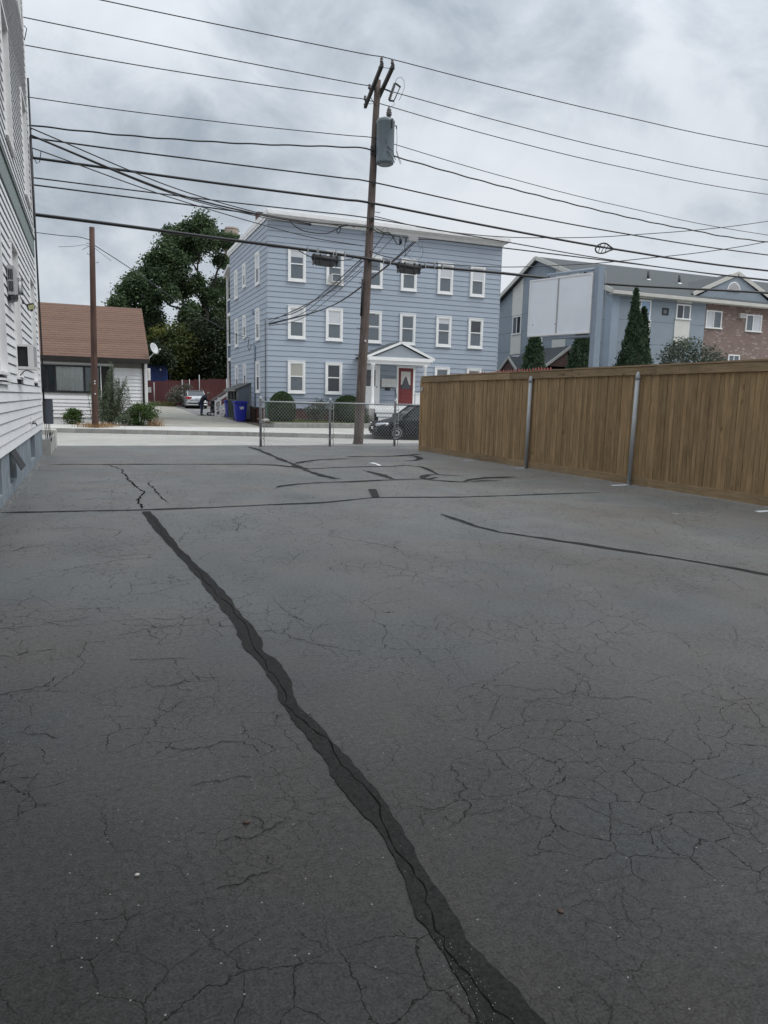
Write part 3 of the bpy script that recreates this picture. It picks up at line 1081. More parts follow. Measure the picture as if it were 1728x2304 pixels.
def house_window(y0, y1, z0, z1, pane, pane2):
    """recessed double hung window with a thin casing and deep jambs"""
    k = MB()
    c, p, d = .055, .024, .105
    k.box(WX - d, WX + p, y0, y0 + c, z0, z1).box(WX - d, WX + p, y1 - c, y1, z0, z1)
    k.box(WX - d, WX + p + .006, y0 - .012, y1 + .012, z1, z1 + .055)
    k.box(WX - d, WX + p + .022, y0 - .02, y1 + .02, z0 - .04, z0)
    zm = (z0 + z1) / 2
    f0, f1 = WX - d, WX - d + .035
    k.box(f0, f1, y0 + c, y0 + c + .045, z0, z1).box(f0, f1, y1 - c - .045, y1 - c, z0, z1)
    k.box(f0, f1 + .006, y0 + c + .045, y1 - c - .045, zm - .025, zm + .025)
    k.box(f0, f1, y0 + c + .045, y1 - c - .045, z0, z0 + .06).box(f0, f1, y0 + c + .045, y1 - c - .045, z1 - .05, z1)
    f = k.build('window', M['white_trim'], house)
    MB().box(f0 + .010, f0 + .017, y0 + c + .045, y1 - c - .045, zm + .025, z1 - .05).build('pane', M[pane], f)
    MB().box(f0 + .004, f0 + .011, y0 + c + .045, y1 - c - .045, z0 + .06, zm - .025).build('pane', M[pane2 or pane], f)


for w_ in WINS:
    house_window(*w_)
# sill shelf under the nearest window
MB().box(WX, WX + .06, 10.85, 11.97, 1.66, 1.69).box(WX, WX + .045, 10.88, 11.95, 1.61, 1.64).build('sill_shelf', M['white_trim'], house)
# black service cable and downpipe on the corner
MB().tube([(WX + .05, WY1 + .02, 8.6), (WX + .05, WY1 + .02, 4.6), (WX + .06, WY1 + .03, 2.6), (WX + .05, WY1 + .03, 1.3)], .022, 6).build('service_cable', M['cable_black'], house)
MB().tube([(WX + .035, WY1 - .14, 7.2), (WX + .04, WY1 - .14, 5.3)], .012, 6).tube([(WX + .03, WY1 - .2, 9.6), (WX + .09, WY1 - .2, 9.55), (WX + .03, WY1 - .2, 9.3)], .01, 5).build('cable_bracket', M['cable_black'], house)

# window air conditioner with an open dark side, resting in the second window
ac = thing('window_air_conditioner', 'pale grey window air conditioner with dark side opening on the clapboard house', 'air conditioner', (WX, 13.8, 1.9))
k = MB()
X1 = WX + .275
k.box(WX - .05, X1, 13.52, 14.1, 1.885, 1.93).box(WX - .05, X1, 13.52, 14.1, 2.255, 2.29)
k.box(WX + .175, X1 - .012, 13.52, 14.1, 1.93, 2.255).box(WX - .05, WX + .205, 13.58, 14.1, 1.93, 2.255).box(WX - .05, WX + .006, 13.52, 13.58, 1.93, 2.255)
k.build('casing', M['ac_white'], ac)
MB().box(WX + .008, WX + .173, 13.55, 13.575, 1.932, 2.253).build('side_screen', M['room_dark'], ac)
k = MB()
for q in frange(13.52, 14.07, 12):
    k.box(X1 - .012, X1 - .002, q, q + .028, 1.94, 2.245)
k.build('rear_grille', M['ac_grey'], ac)
MB().tube([(WX + .04, 13.58, 1.78), (WX + .10, 13.58, 1.85), (WX + .16, 13.58, 1.885)], .012, 6).build('bracket', M['ac_grey'], ac)

ac = thing('window_air_conditioner', 'grey louvred air conditioner box high beside the wall lantern', 'air conditioner', (WX, 13.0, 2.9))
MB().box(WX + .012, WX + .105, 12.62, 13.2, 2.97, 3.40).build('casing', M['ac_grey'], ac)
k = MB()
for r in range(2):
    for q in range(3):
        k.box(WX + .026 + q * .024, WX + .040 + q * .024, 12.612, 12.621, 3.02 + r * .175, 3.17 + r * .175)
k.build('louvre', M['room_dark'], ac)
MB().obox((WX + .075, 12.8, 2.93), (.05, .05, .02), (-.02, .18, 0), (0, 0, .035)).build('drip_tray', M['dark_metal'], ac)

# wall lantern: caged cylinder on a bracket
la = thing('wall_lantern', 'caged cylindrical wall lantern with black rings on clapboard wall', 'wall lantern', (WX, 13.35, 3.2))
lc = (WX + .115, 13.38)
MB().lathe([(.036, 3.06), (.036, 3.31)], (lc[0], lc[1], 0), 14).build('glass_cylinder', M['frosted_glass'], la)
k = MB()
for zz in (3.065, 3.085, 3.285, 3.305):
    k.lathe([(.050, zz), (.053, zz + .004), (.050, zz + .009), (.045, zz + .004), (.050, zz)], (lc[0], lc[1], 0), 16, caps=False)
for q in range(6):
    a = q * math.pi / 3 + .3
    x_, y_ = lc[0] + .05 * math.cos(a), lc[1] + .05 * math.sin(a)
    k.tube([(x_, y_, 3.05), (x_, y_, 3.32)], .004, 5)
k.build('cage', M['dark_metal'], la)
MB().box(WX + .012, WX + .03, 13.32, 13.44, 3.03, 3.34).box(WX + .03, WX + .07, 13.37, 13.39, 3.17, 3.20).build('back_plate', M['ac_grey'], la)

fl = thing('floodlight', 'black floodlight with square yellowish lens on the clapboard wall', 'floodlight', (WX, 15.2, 3.1))
fc = Vector((WX + .15, 15.15, 3.07))
fx = Vector((.9, -.38, 0)).normalized()
fn = Vector((.33, -.8, -.32)).normalized()
fu = fn.cross(fx).normalized()
fx = fu.cross(fn).normalized()
MB().obox(fc, fx * .062, fu * .052, fn * .03).obox(fc - fu * .065, fx * .018, fu * .02, fn * .018).build('housing', M['dark_metal'], fl)
MB().obox(fc + fn * .032, fx * .050, fu * .040, fn * .004).build('lens', M['lens_yellow'], fl)
MB().tube([(WX + .01, 15.2, 3.16), (WX + .05, 15.2, 3.12), fc - fn * .03], .014, 6).lathe([(.035, 0), (.035, .03)], (WX + .01, 15.2, 3.15), 10, (1, 0, 0)).build('arm', M['dark_metal'], fl)

tp = thing('garden_tap', 'black garden tap on a white plate low on clapboards', 'tap', (WX, 15.95, .88))
MB().box(WX + .008, WX + .02, 15.82, 15.98, .80, 1.04).build('plate', M['white_trim'], tp)
MB().tube([(WX + .015, 15.9, .90), (WX + .09, 15.9, .90), (WX + .11, 15.9, .86)], .014, 6).build('spout', M['dark_metal'], tp)
MB().obox((WX + .06, 15.9, .93), (.03, 0, 0), (0, .03, 0), (0, 0, .008)).build('handle', M['dark_metal'], tp)

eb = thing('electrical_box', 'grey electrical cabinet on the corner of the clapboard house with hanging cables', 'electrical cabinet', (-1.0, 19.8, .75))
MB().box(-1.10, -.89, 19.70, 20.02, .75, 1.35).build('cabinet', M['cabinet_slate'], eb)
MB().box(-1.105, -.885, 19.69, 20.03, 1.35, 1.362).build('lid', M['cabinet_slate'], eb)
MB().box(-.89, -.872, 19.8, 19.86, 1.05, 1.10).build('latch', M['dark_metal'], eb)
MB().box(-1.12, -1.05, 19.55, 19.70, .8, 1.3).build('wall_bracket', M['dark_metal'], eb)
for q, (dx, dz, ex) in enumerate(((-1.08, .38, -1.05), (-1.04, .36, -.99), (-1.0, .34, -.96), (-.97, .36, -.93))):
    MB().tube([(dx, 19.72, .76), (dx + .004, 19.70, .55), (ex - .02, 19.70, dz - .05 * (q % 2)), (ex, 19.72, .30 + .05 * q), (ex + .015, 19.75, .55)], .008, 5).build('cable', M['cable_black'], eb)

st = thing('concrete_stoop', 'low concrete stoop at the street corner of the clapboard house', 'stoop', (-1.15, 21, 0))
MB().box(-1.5, -.965, 19.62, 22.0, -.05, .37).build('lower_step', M['concrete'], st)
MB().box(-1.6, -.95, 22.0, 22.9, -.05, .50).build('upper_step', M['concrete_pale'], st)
# ---------------------------------------------------------------- tall wooden board fence on the lot line
def fx_at(y):
    return interp(y, [(-4, 9.95), (8, 9.72), (20.32, 9.42)])


wf = thing('wooden_fence', 'tall brown board fence along the edge of the parking lot', 'fence', (9.6, 12, 0))
FT = 2.10
y = 20.30
i = 0
plank_meshes = {}
while y > -3.8:
    wdt = random.choice((.086, .094, .094, .102))
    if wdt not in plank_meshes:
        k = MB()
        k.prism([(0, 0), (.019, 0), (.019, wdt - .003), (.016, wdt), (.003, wdt), (0, wdt - .003)], 'z', .14, FT)
        plank_meshes[wdt] = k.mesh('plank', M['fence_wood'])
    xx = fx_at(y) + (.0 if i % 2 else .004) + random.uniform(-.003, .003)
    put('plank', plank_meshes[wdt], wf, (xx, y - wdt, random.uniform(-.008, .006)), (0, random.uniform(-.002, .002), random.uniform(-.02, .02)))
    y -= wdt + random.choice((.004, .005, .007))
    i += 1
ys_ = [20.33, 17.9, 15.45, 13.0, 10.6, 8.2, 5.8, 3.4, 1.0, -1.4, -3.8]
for a, c in zip(ys_, ys_[1:]):
    dz = random.uniform(-.006, .006)
    k = MB()
    k.add([(fx_at(a) - .035, a, 2.09 + dz), (fx_at(c) - .035, c + .004, 2.09), (fx_at(c) - .035, c + .004, 2.235), (fx_at(a) - .035, a, 2.235 + dz),
           (fx_at(a) - .004, a, 2.09 + dz), (fx_at(c) - .004, c + .004, 2.09), (fx_at(c) - .004, c + .004, 2.235), (fx_at(a) - .004, a, 2.235 + dz)],
          [(0, 3, 2, 1), (4, 5, 6, 7), (3, 7, 6, 2), (0, 1, 5, 4), (0, 4, 7, 3), (1, 2, 6, 5)])
    k.build('top_rail', M['fence_rail'], wf)
    k = MB()
    k.add([(fx_at(a) - .03, a, .01), (fx_at(c) - .03, c + .004, .01), (fx_at(c) - .03, c + .004, .165), (fx_at(a) - .03, a, .165 + dz),
           (fx_at(a) - .003, a, .01), (fx_at(c) - .003, c + .004, .01), (fx_at(c) - .003, c + .004, .165), (fx_at(a) - .003, a, .165 + dz)],
          [(0, 3, 2, 1), (4, 5, 6, 7), (3, 7, 6, 2), (0, 1, 5, 4), (0, 4, 7, 3), (1, 2, 6, 5)])
    k.build('base_board', M['fence_rail'], wf)
    MB().beam((fx_at(a) + .03, a, 2.26 + dz), (fx_at(c) + .03, c + .004, 2.26), .15, .03).build('cap_board', M['fence_rail'], wf)
    MB().beam((fx_at(a) + .05, a, .6), (fx_at(c) + .05, c, .6), .05, .09).build('back_rail', M['fence_rail'], wf)
MB().box(9.40, 9.53, 20.33, 20.42, .0, 2.2).build('end_post', M['fence_wood'], wf)
MB().box(9.43, 9.50, 20.325, 20.334, 1.86, 1.97).box(9.374, 9.384, 20.22, 20.29, 1.83, 1.93).build('tag', M['dish_grey'], wf)

fp = thing('steel_post', 'grey steel post with pointed cap before the fence, the farther of two', 'post', (9.49, 14.52, 0), 'grey steel posts along the board fence')
fp['_w'] = (0, 0, 0)
MB().lathe([(.041, -.05), (.041, 2.03)], n=14).build('shaft', M['galvanised'], fp)
MB().lathe([(.045, 2.0), (.047, 2.05), (.041, 2.09), (.02, 2.14), (.004, 2.155)], n=14).build('cap', M['galvanised'], fp)
p2 = dup(fp, (9.55, 11.02, 0), 'grey steel post with pointed cap before the fence, the nearer of two')
fp.rotation_euler = (0, R(.4), 0)
p2.rotation_euler = (0, R(.7), 0)

# ---------------------------------------------------------------- chain link fence
cl = thing('chain_link_fence', 'waist-high galvanised chain link fence between lot and street', 'fence', (7.1, 22.35, 0))
CY = 22.36
posts = (4.87, 7.13, 9.40, 11.9)
for i, x in enumerate(posts):
    k = MB()
    k.lathe([(.040, -.1), (.040, 1.46), (.046, 1.47), (.046, 1.50), (.03, 1.54), (.006, 1.555)], (x, CY, 0), 12)
    k.build('post', M['galvanised'], cl)
for a, c in zip(posts, posts[1:]):
    MB().tube([(a + .04, CY - .03, 1.395), (c - .04, CY - .03, 1.385)], .021, 8).build('top_rail', M['galvanised'], cl)
    MB().tube([(a + .10, CY - .035, .03), (a + .10, CY - .035, 1.38)], .009, 5).build('tension_bar', M['wire_mesh'], cl)
    k = MB()
    for zz in (.25, .75, 1.2):
        k.box(a - .045, a + .11, CY - .05, CY - .04, zz, zz + .025)
    k.build('tension_band', M['wire_mesh'], cl)
k = MB()
k.m = 0
pitch = .105
H0, H1 = .02, 1.40


def wire_seg(k, p, q, r=.0031):
    p, q = Vector(p), Vector(q)
    d = (q - p).normalized()
    s = Vector((0, 1, 0))
    u = d.cross(s)
    vs = []
    for e in (p, q):
        vs += [e + s * r, e + u * r, e - s * r, e - u * r]
    k.add(vs, [(0, 1, 5, 4), (1, 2, 6, 5), (2, 3, 7, 6), (3, 0, 4, 7)])


for a, c in zip(posts, posts[1:]):
    a, c = a + .06, c - .05
    n = int((c - a) / pitch)
    hh = (H1 - H0)
    slope = 1.12
    run = hh / slope
    x = a - run
    while x < c:
        for sg in (1, -1):
            xs0, xs1 = (x, x + run) if sg == 1 else (x + run, x)
            z0, z1 = H0, H1
            # clip to the bay
            def at(t):
                return xs0 + (xs1 - xs0) * t
            ts = [0, 1]
            lo, hi = 0, 1
            if xs1 > xs0:
                lo = max(0, (a - xs0) / (xs1 - xs0)); hi = min(1, (c - xs0) / (xs1 - xs0))
            else:
                lo = max(0, (c - xs0) / (xs1 - xs0)); hi = min(1, (a - xs0) / (xs1 - xs0))
            if hi - lo > .02:
                bow = random.uniform(-.006, .006)
                wire_seg(k, (at(lo), CY - .034 + sg * .003 + bow, z0 + (z1 - z0) * lo), (at(hi), CY - .034 + sg * .003 - bow, z0 + (z1 - z0) * hi))
                if hi == 1:
                    e = at(1)
                    wire_seg(k, (e, CY - .034, H1), (e + sg * .022, CY - .036, H1 + .045))
        x += pitch
k.build('wire_netting', M['wire_mesh'], cl, kind='stuff')

# ---------------------------------------------------------------- red picket fence of the next lot, only its tips show
rp = thing('picket_fence', 'red picket fence whose tips show above the brown board fence', 'fence', (10.1, 18, 0))
k = MB()
for zz in (.5, 1.9):
    k.box(10.12, 10.16, 14.6, 20.9, zz, zz + .09)
k.build('rail', M['picket_red'], rp)
pk = MB().prism([(0, 0), (.085, 0), (.085, 2.22), (.0425, 2.31), (0, 2.22)], 'x', 0, .02).mesh('picket', M['picket_red'])
y = 20.8
while y > 14.6:
    put('picket', pk, rp, (10.1, y - .085, .02 + random.uniform(-.015, .015) + interp(y, [(15, .05), (20.8, .0)])))
    y -= .125
# ---------------------------------------------------------------- blue three storey house across the street
BX0, BX1, BY0, BY1 = 8.66, 22.45, 38.0, 48.8
bh = thing('blue_house', 'pale blue three storey house with flat roof and pedimented entrance porch', 'house', (BX0, BY0, 0))
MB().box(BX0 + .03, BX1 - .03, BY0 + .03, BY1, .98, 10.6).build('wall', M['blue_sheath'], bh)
MB().box(BX0 + .05, BX1 - .05, BY0 + .05, BY1 - .02, -.5, .98).build('foundation', M['brick_base'], bh)
CO = .2725
k = MB()
k.prism([(BY0 + .03, .015), (BY0 - .022, .015), (BY0 - .002, CO), (BY0 + .03, CO)], 'x', BX0 + .001, BX1)
front = k.mesh('siding_board', M['blue_siding'])
k = MB()
k.prism([(BX0 + .03, .015), (BX0 - .022, .015), (BX0 - .002, CO), (BX0 + .03, CO)], 'y', BY0 - .02, BY1)
side = k.mesh('siding_board', M['blue_siding'])
k = MB()
k.prism([(BX1 - .03, .015), (BX1 + .022, .015), (BX1 + .002, CO), (BX1 - .03, CO)], 'y', BY0 - .02, BY1)
side2 = k.mesh('siding_board', M['blue_siding'])
z = .98
while z < 10.5:
    for me in (front, side, side2):
        put('siding_board', me, bh, (0, 0, z))
    z += CO
# flat roof with cornice and gutter
k = MB()
k.prism([(BY0 - .46, 10.80), (BY0 - .46, 10.90), (BY0 - .38, 10.93), (BY1 + .5, 10.87), (BY1 + .5, 10.66), (BY0 - .10, 10.66), (BY0 - .38, 10.74)], 'x', BX0 - .10, BX1 + .30)
k.build('roof', M['white_trim'], bh)
MB().box(BX0 - .02, BX1 + .05, BY0 - .10, BY0 - .024, 10.48, 10.66).build('frieze_board', M['white_trim'], bh)
MB().box(BX0 - .07, BX0 - .024, BY0 - .02, BY1 + .3, 10.52, 10.66).build('rake_board', M['white_trim'], bh)
MB().box(BX0 - .075, BX1 + .28, BY0 - .47, BY0 - .35, 10.70, 10.795).build('gutter', M['white_trim'], bh)
k = MB()
k.box(9.15, 9.70, 42.6, 43.2, 10.8, 11.95).box(9.11, 9.74, 42.56, 43.24, 11.83, 11.92)
k.build('chimney', M['chimney_brick'], bh)


def sash_meshes(w, h, tag_):
    """window facing -Y, origin at the middle of its sill line"""
    c = .105
    k = MB()
    a = w / 2
    k.box(-a, -a + c, -.075, .02, 0, h).box(a - c, a, -.075, .02, 0, h)
    k.box(-a + c, a - c, -.075, .02, h - c, h).box(-a + c, a - c, -.075, .02, 0, .085)
    k.box(-a - .02, a + .02, -.095, .02, -.045, 0)
    k.box(-a - .015, a + .015, -.09, .02, h, h + .03)
    zm = h * .52
    i0, i1 = -a + c, a - c
    k.box(i0, i0 + .05, -.052, .0, .085, h - c).box(i1 - .05, i1, -.052, .0, .085, h - c)
    k.box(i0 + .05, i1 - .05, -.058, .0, zm - .028, zm + .028)
    k.box(i0 + .05, i1 - .05, -.052, .0, h - c - .045, h - c).box(i0 + .05, i1 - .05, -.052, .0, .085, .135)
    fr = k.mesh('window', M['white_paint'])
    up = {}
    lo = {}

    def pane(kind, part):
        d = up if part else lo
        if kind not in d:
            q = MB()
            z0, z1 = (zm + .028, h - c - .045) if part else (.135, zm - .028)
            x0, x1 = i0 + .05, i1 - .05
            y = -.036 if part else -.030
            if '+' in kind:                 # a shade drawn part of the way down
                base, shade, t = kind.split('+')
                t = float(t)
                zs = z1 - (z1 - z0) * t
                q.box(x0, x1, y, y + .006, z0, zs)
                q.m = 1
                q.box(x0, x1, y, y + .006, zs, z1)
                d[kind] = q.mesh('pane', [M['pane_' + base], M['pane_' + shade]])
            else:
                q.box(x0, x1, y, y + .006, z0, z1)
                d[kind] = q.mesh('pane', M['pane_' + kind])
        return d[kind]
    return fr, pane


def place_window(house_, meshes, loc, rot, upper, lower, label=None):
    f = put('window', meshes[0], house_, loc, (0, 0, rot), label=label)
    for kind, part in ((upper, True), (lower, False)):
        p_ = bpy.data.objects.new('pane', meshes[1](kind, part))
        col.objects.link(p_)
        p_.parent = f
    return f


wm = sash_meshes(.95, 1.66, 'front')
ws = sash_meshes(.80, 1.30, 'side')
FX = (10.2, 12.28, 14.53, 16.58, 18.83, 20.9)
GL = {2: [('grey+white+.5', 'grey'), ('grey', 'grey'), ('grey', 'grey+white+.1'), ('grey+white+.3', 'grey'), ('white', 'grey'), ('white', 'grey')],
      1: [('white', 'grey'), ('white', 'grey'), ('grey', 'grey+white+.08'), ('grey', 'grey'), ('grey+white+.4', 'grey'), ('dark', 'grey')],
      0: [('beige', 'grey'), ('dark', 'dark'), None, None, ('grey', 'grey'), ('grey', 'grey')]}
for r, zz in ((0, 1.82), (1, 4.66), (2, 7.58)):
    for cx_, g in zip(FX, GL[r]):
        if g:
            place_window(bh, wm, (cx_, BY0 - .012, zz), 0, *g)
for zz in (1.82, 4.66, 7.58):
    place_window(bh, wm, (BX0 - .012, 40.2, zz), -math.pi / 2, 'white', 'dark')
    place_window(bh, ws, (BX0 - .012, 43.9, zz + .36), -math.pi / 2, 'white', 'dark')
    place_window(bh, wm, (BX0 - .012, 46.45, zz), -math.pi / 2, 'white' if zz > 2 else 'white', 'white' if zz > 7 else 'grey')
# bars of a grille behind the second ground floor window
k = MB()
for q in range(5):
    k.box(12.05 + q * .115, 12.062 + q * .115, BY0 - .052, BY0 - .049, 1.98, 3.36)
k.build('window_bars', M['wire_grey'], bh)
# pipes and cables on the corner and side
MB().tube([(BX0 - .05, 38.35, 5.55), (BX0 - .05, 38.35, 1.3)], .018, 6).tube([(BX0 - .05, 38.35, 1.6), (BX0 - .05, 38.35, .95)], .035, 6).build('service_cable', M['wire_grey'], bh)
MB().tube([(BX0 - .06, 40.95, .9), (BX0 - .06, 40.95, 4.25), (BX0 - .09, 40.97, 4.42), (BX0 - .2, 41.0, 4.46), (BX0 - .27, 41.02, 4.36)], .05, 8).build('service_mast', M['grey_steel_paint'], bh)
MB().tube([(BX0 - .28, 41.02, 4.34), (BX0 - .34, 41.05, 4.1), (BX0 - .4, 41.2, 4.3), (BX0 - .34, 41.3, 4.6), (BX0 - .3, 41.35, 4.75)], .02, 5).build('drip_loop', M['cable_black'], bh)
MB().obox((BX0 - .06, 41.4, 6.25), (.05, 0, 0), (0, .1, -.03), (0, .03, .09)).build('eyebolt', M['grey_steel_paint'], bh)

# rear porches seen end on
k = MB()
for x_ in (BX0 + .06, BX0 + 2.4, BX0 + 4.8):
    k.box(x_ - .06, x_ + .06, 50.1, 50.22, .2, 9.55)
k.build('porch_post', M['white_trim'], bh)
for zz in (1.15, 4.05, 6.95):
    MB().box(BX0, BX0 + 5, BY1, 50.25, zz - .14, zz + .06).build('porch_floor', M['white_trim'], bh)
    MB().box(BX0 + .02, BX0 + .09, BY1, 50.1, zz + .86, zz + .95).box(BX0 + .02, BX0 + 4.9, 50.12, 50.19, zz + .86, zz + .95).build('porch_rail', M['white_trim'], bh)
    k = MB()
    for q in frange(BY1 + .1, 50.05, 9):
        k.box(BX0 + .04, BX0 + .07, q, q + .035, zz + .06, zz + .86)
    k.build('baluster', M['blue_sheath'], bh)
MB().prism([(BY1 - .02, 10.0), (50.55, 9.55), (50.55, 9.42), (BY1 - .02, 9.85)], 'x', BX0 - .15, BX0 + 5.2).build('porch_roof', M['white_trim'], bh)
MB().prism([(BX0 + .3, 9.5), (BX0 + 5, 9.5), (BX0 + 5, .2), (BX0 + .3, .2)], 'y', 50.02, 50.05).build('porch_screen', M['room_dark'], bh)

# entrance porch with pediment
PYF = 36.25
k = MB()
k.prism([(13.50, 3.80), (15.46, 4.66), (17.42, 3.80), (17.30, 3.74), (15.46, 4.53), (13.62, 3.74)], 'y', PYF - .12, BY0 - .03)
k.build('porch_roof', M['asphalt_shingle'], bh)
k = MB()
for sg in (-1, 1):
    k.beam((15.46 + sg * 1.98, PYF - .14, 3.76), (15.46, PYF - .14, 4.585), .05, .12)
k.build('rake_trim', M['white_paint'], bh)
k = MB()
k.box(13.58, 17.34, PYF - .16, PYF + .02, 3.62, 3.80)
k.box(13.70, 17.20, PYF - .06, PYF + .06, 3.44, 3.62)
k.box(13.66, 13.80, PYF, BY0 - .03, 3.44, 3.66).box(17.10, 17.24, PYF, BY0 - .03, 3.44, 3.66)
k.build('porch_beam', M['white_paint'], bh)
MB().prism([(13.9, 3.80), (17.02, 3.80), (15.46, 4.46)], 'y', PYF - .07, PYF - .03).build('pediment', M['porch_grey'], bh)
MB().box(13.8, 17.1, PYF + .06, BY0 - .03, 3.45, 3.47).build('porch_ceiling', M['porch_grey'], bh)
for x_ in (13.89, 16.95):
    k = MB()
    k.lathe([(.13, 1.25), (.13, 1.32), (.098, 1.36), (.098, 1.7), (.082, 3.30), (.11, 3.34), (.13, 3.40), (.13, 3.44)], (x_, PYF, 0), 14)
    k.build('column', M['white_paint'], bh)
MB().box(13.62, 17.9, 35.95, BY0 - .03, 1.08, 1.25).build('porch_deck', M['white_paint'], bh)
k = MB()
k.box(13.60, 13.92, 35.95, 36.3, .1, 1.08)
k.box(13.62, 13.86, 36.3, BY0, .1, 1.08)
k.build('porch_pier', M['concrete'], bh)
for i in range(4):
    z1 = 1.08 - i * .205
    y0 = 35.95 - .27 * (i + 1)
    MB().box(13.95, 17.9, y0 + .03, 35.95 - .27 * i, z1 - .21, z1 - .205 - .02).box(13.95, 17.9, y0 + .03, y0 + .05, z1 - .41, z1 - .205 - .03).build('step_riser', M['white_paint'], bh)
    MB().box(13.92, 17.93, y0 - .0, 35.95 - .27 * i + .02, z1 - .232, z1 - .2).build('step_tread', M['shed_grey'], bh)
MB().box(13.95, 17.9, 35.93, 35.95, .88, 1.08).build('step_riser', M['white_paint'], bh)
# doors
DY = BY0 - .03


def door(cx_, z0, w, h, m, glass_lo, curtain, trimw=.12, panels=True):
    k = MB()
    a = w / 2
    k.box(cx_ - a - trimw, cx_ - a, DY - .05, DY, z0, z0 + h + trimw).box(cx_ + a, cx_ + a + trimw, DY - .05, DY, z0, z0 + h + trimw)
    k.box(cx_ - a, cx_ + a, DY - .05, DY, z0 + h, z0 + h + trimw)
    k.build('door_frame', M['white_paint'], bh)
    k = MB()
    g0, g1 = z0 + glass_lo, z0 + h - .17
    k.box(cx_ - a, cx_ - a + .14, DY - .035, DY - .001, z0, z0 + h).box(cx_ + a - .14, cx_ + a, DY - .035, DY - .001, z0, z0 + h)
    k.box(cx_ - a + .14, cx_ + a - .14, DY - .035, DY - .001, g1, z0 + h)
    k.box(cx_ - a + .14, cx_ + a - .14, DY - .03, DY - .001, z0, g0)
    if panels:
        for q in range(3):
            k.box(cx_ - a + .18, cx_ + a - .18, DY - .042, DY - .03, z0 + .10 + q * .27, z0 + .30 + q * .27)
    d = k.build('door', m, bh)
    MB().box(cx_ - a + .14, cx_ + a - .14, DY - .018, DY - .012, g0, g1).build('pane', M['pane_dark'], d)
    if curtain:
        k = MB()
        x0, x1 = cx_ - a + .16, cx_ + a - .16
        xm = (x0 + x1) / 2
        k.prism([(x0, g1 - .02), (x1, g1 - .02), (x1, g0 + .22), (x1 - .07, g0 + .24), (xm + .06, g1 - .34), (xm, g1 - .30), (xm - .06, g1 - .34), (x0 + .07, g0 + .24), (x0, g0 + .22)], 'y', DY - .024, DY - .019)
        k.build('lace_curtain', M['lace'], d)
    MB().lathe([(.03, 0), (.03, .05), (.015, .06)], (cx_ + (a - .07), DY - .036, z0 + .98), 8, (0, -1, 0)).build('handle', M['dark_metal'], d)
    return d


door(16.55, 1.27, .90, 2.08, M['red_door'], .92, True).__setitem__('label', 'red door with lace curtain in its window')
door(14.42, 1.27, .86, 2.08, M['white_paint'], 1.02, False, panels=False).__setitem__('label', 'white half glazed door')
MB().box(17.15, 18.4, BY0 - .10, BY0 - .04, 1.25, 1.92).box(17.13, 18.42, BY0 - .13, BY0 - .04, 1.92, 1.97).build('wainscot', M['white_paint'], bh)
k = MB()
for q in frange(17.18, 18.36, 14):
    k.box(q, q + .014, BY0 - .106, BY0 - .10, 1.27, 1.92)
k.build('wainscot_bead', M['white_trim'], bh)
mb_ = thing('mailbox_cluster', 'cluster of white letterboxes between the two entrance doors', 'mailboxes', (15.5, DY, 2.28))
MB().box(15.06, 15.94, DY - .12, DY - .001, 2.27, 2.74).build('cabinet', M['mailbox'], mb_)
for r in range(2):
    for c_ in range(3):
        MB().box(15.075 + c_ * .29, 15.345 + c_ * .29, DY - .135, DY - .121, 2.285 + r * .23, 2.495 + r * .23).build('mailbox_door', M['ac_white'], mb_)
k = MB()
k.tube([(14.98, DY - .08, 2.2), (15.75, DY - .08, 2.24), (15.9, DY - .08, 2.1), (16.02, DY - .09, 1.7)], .016, 6).box(15.3, 15.6, DY - .07, DY - .02, 2.09, 2.2)
k.build('handrail', M['dark_metal'], bh)

ac = thing('window_air_conditioner', 'white window air conditioner in a top floor window of the blue house', 'air conditioner', (12.3, BY0, 7.65))
k = MB()
k.box(12.02, 12.56, BY0 - .36, BY0 - .062, 7.66, 7.70).box(12.02, 12.56, BY0 - .36, BY0 - .062, 8.03, 8.07)
k.box(12.02, 12.06, BY0 - .36, BY0 - .062, 7.70, 8.03).box(12.52, 12.56, BY0 - .36, BY0 - .062, 7.70, 8.03)
k.build('casing', M['ac_white'], ac)
MB().box(12.06, 12.52, BY0 - .33, BY0 - .07, 7.70, 8.03).build('coil', M['pane_grey'], ac)
MB().box(11.93, 12.02, BY0 - .085, BY0 - .062, 7.68, 8.05).box(12.56, 12.63, BY0 - .085, BY0 - .062, 7.68, 8.05).build('side_panel', M['ac_white'], ac)

# retaining wall of granite blocks before the lawn
rw = thing('retaining_wall', 'low retaining wall of grey granite blocks edging the lawn of the blue house', 'wall', (8.44, 35.7, 0))
x = 8.44
first = True
while x < 26:
    L_ = 1.72 if first else random.uniform(1.9, 2.6)
    first = False
    k = MB()
    dz, dy = random.uniform(-.008, .008), random.uniform(-.01, .01)
    k.prism([(35.60 + dy, -.2), (35.58 + dy, .27 + dz), (35.60 + dy, .295 + dz), (35.80, .295 + dz), (35.80, -.2)], 'x', x, x + L_ - .018)
    k.build('granite_block', M['granite'], rw)
    x += L_
k = MB()
k.add([(7.95, 36.6, -.1), (8.42, 35.62, -.1), (8.42, 35.62, .27), (7.95, 36.6, .22), (8.1, 36.65, -.1), (8.56, 35.8, -.1), (8.56, 35.8, .27), (8.1, 36.65, .22)],
      [(0, 1, 2, 3), (5, 4, 7, 6), (3, 2, 6, 7), (4, 0, 3, 7), (1, 5, 6, 2)])
k.build('granite_block', M['granite'], rw)
stone('rock', (8.24, 36.55, .30), (.20, .14, .18), M['rock'], 'pale rounded rock at the corner of the lawn by the driveway', 'rock')
gb = thing('plastic_tub', 'green plastic tub behind the clipped dome hedge', 'tub', (8.62, 37.45, .5))
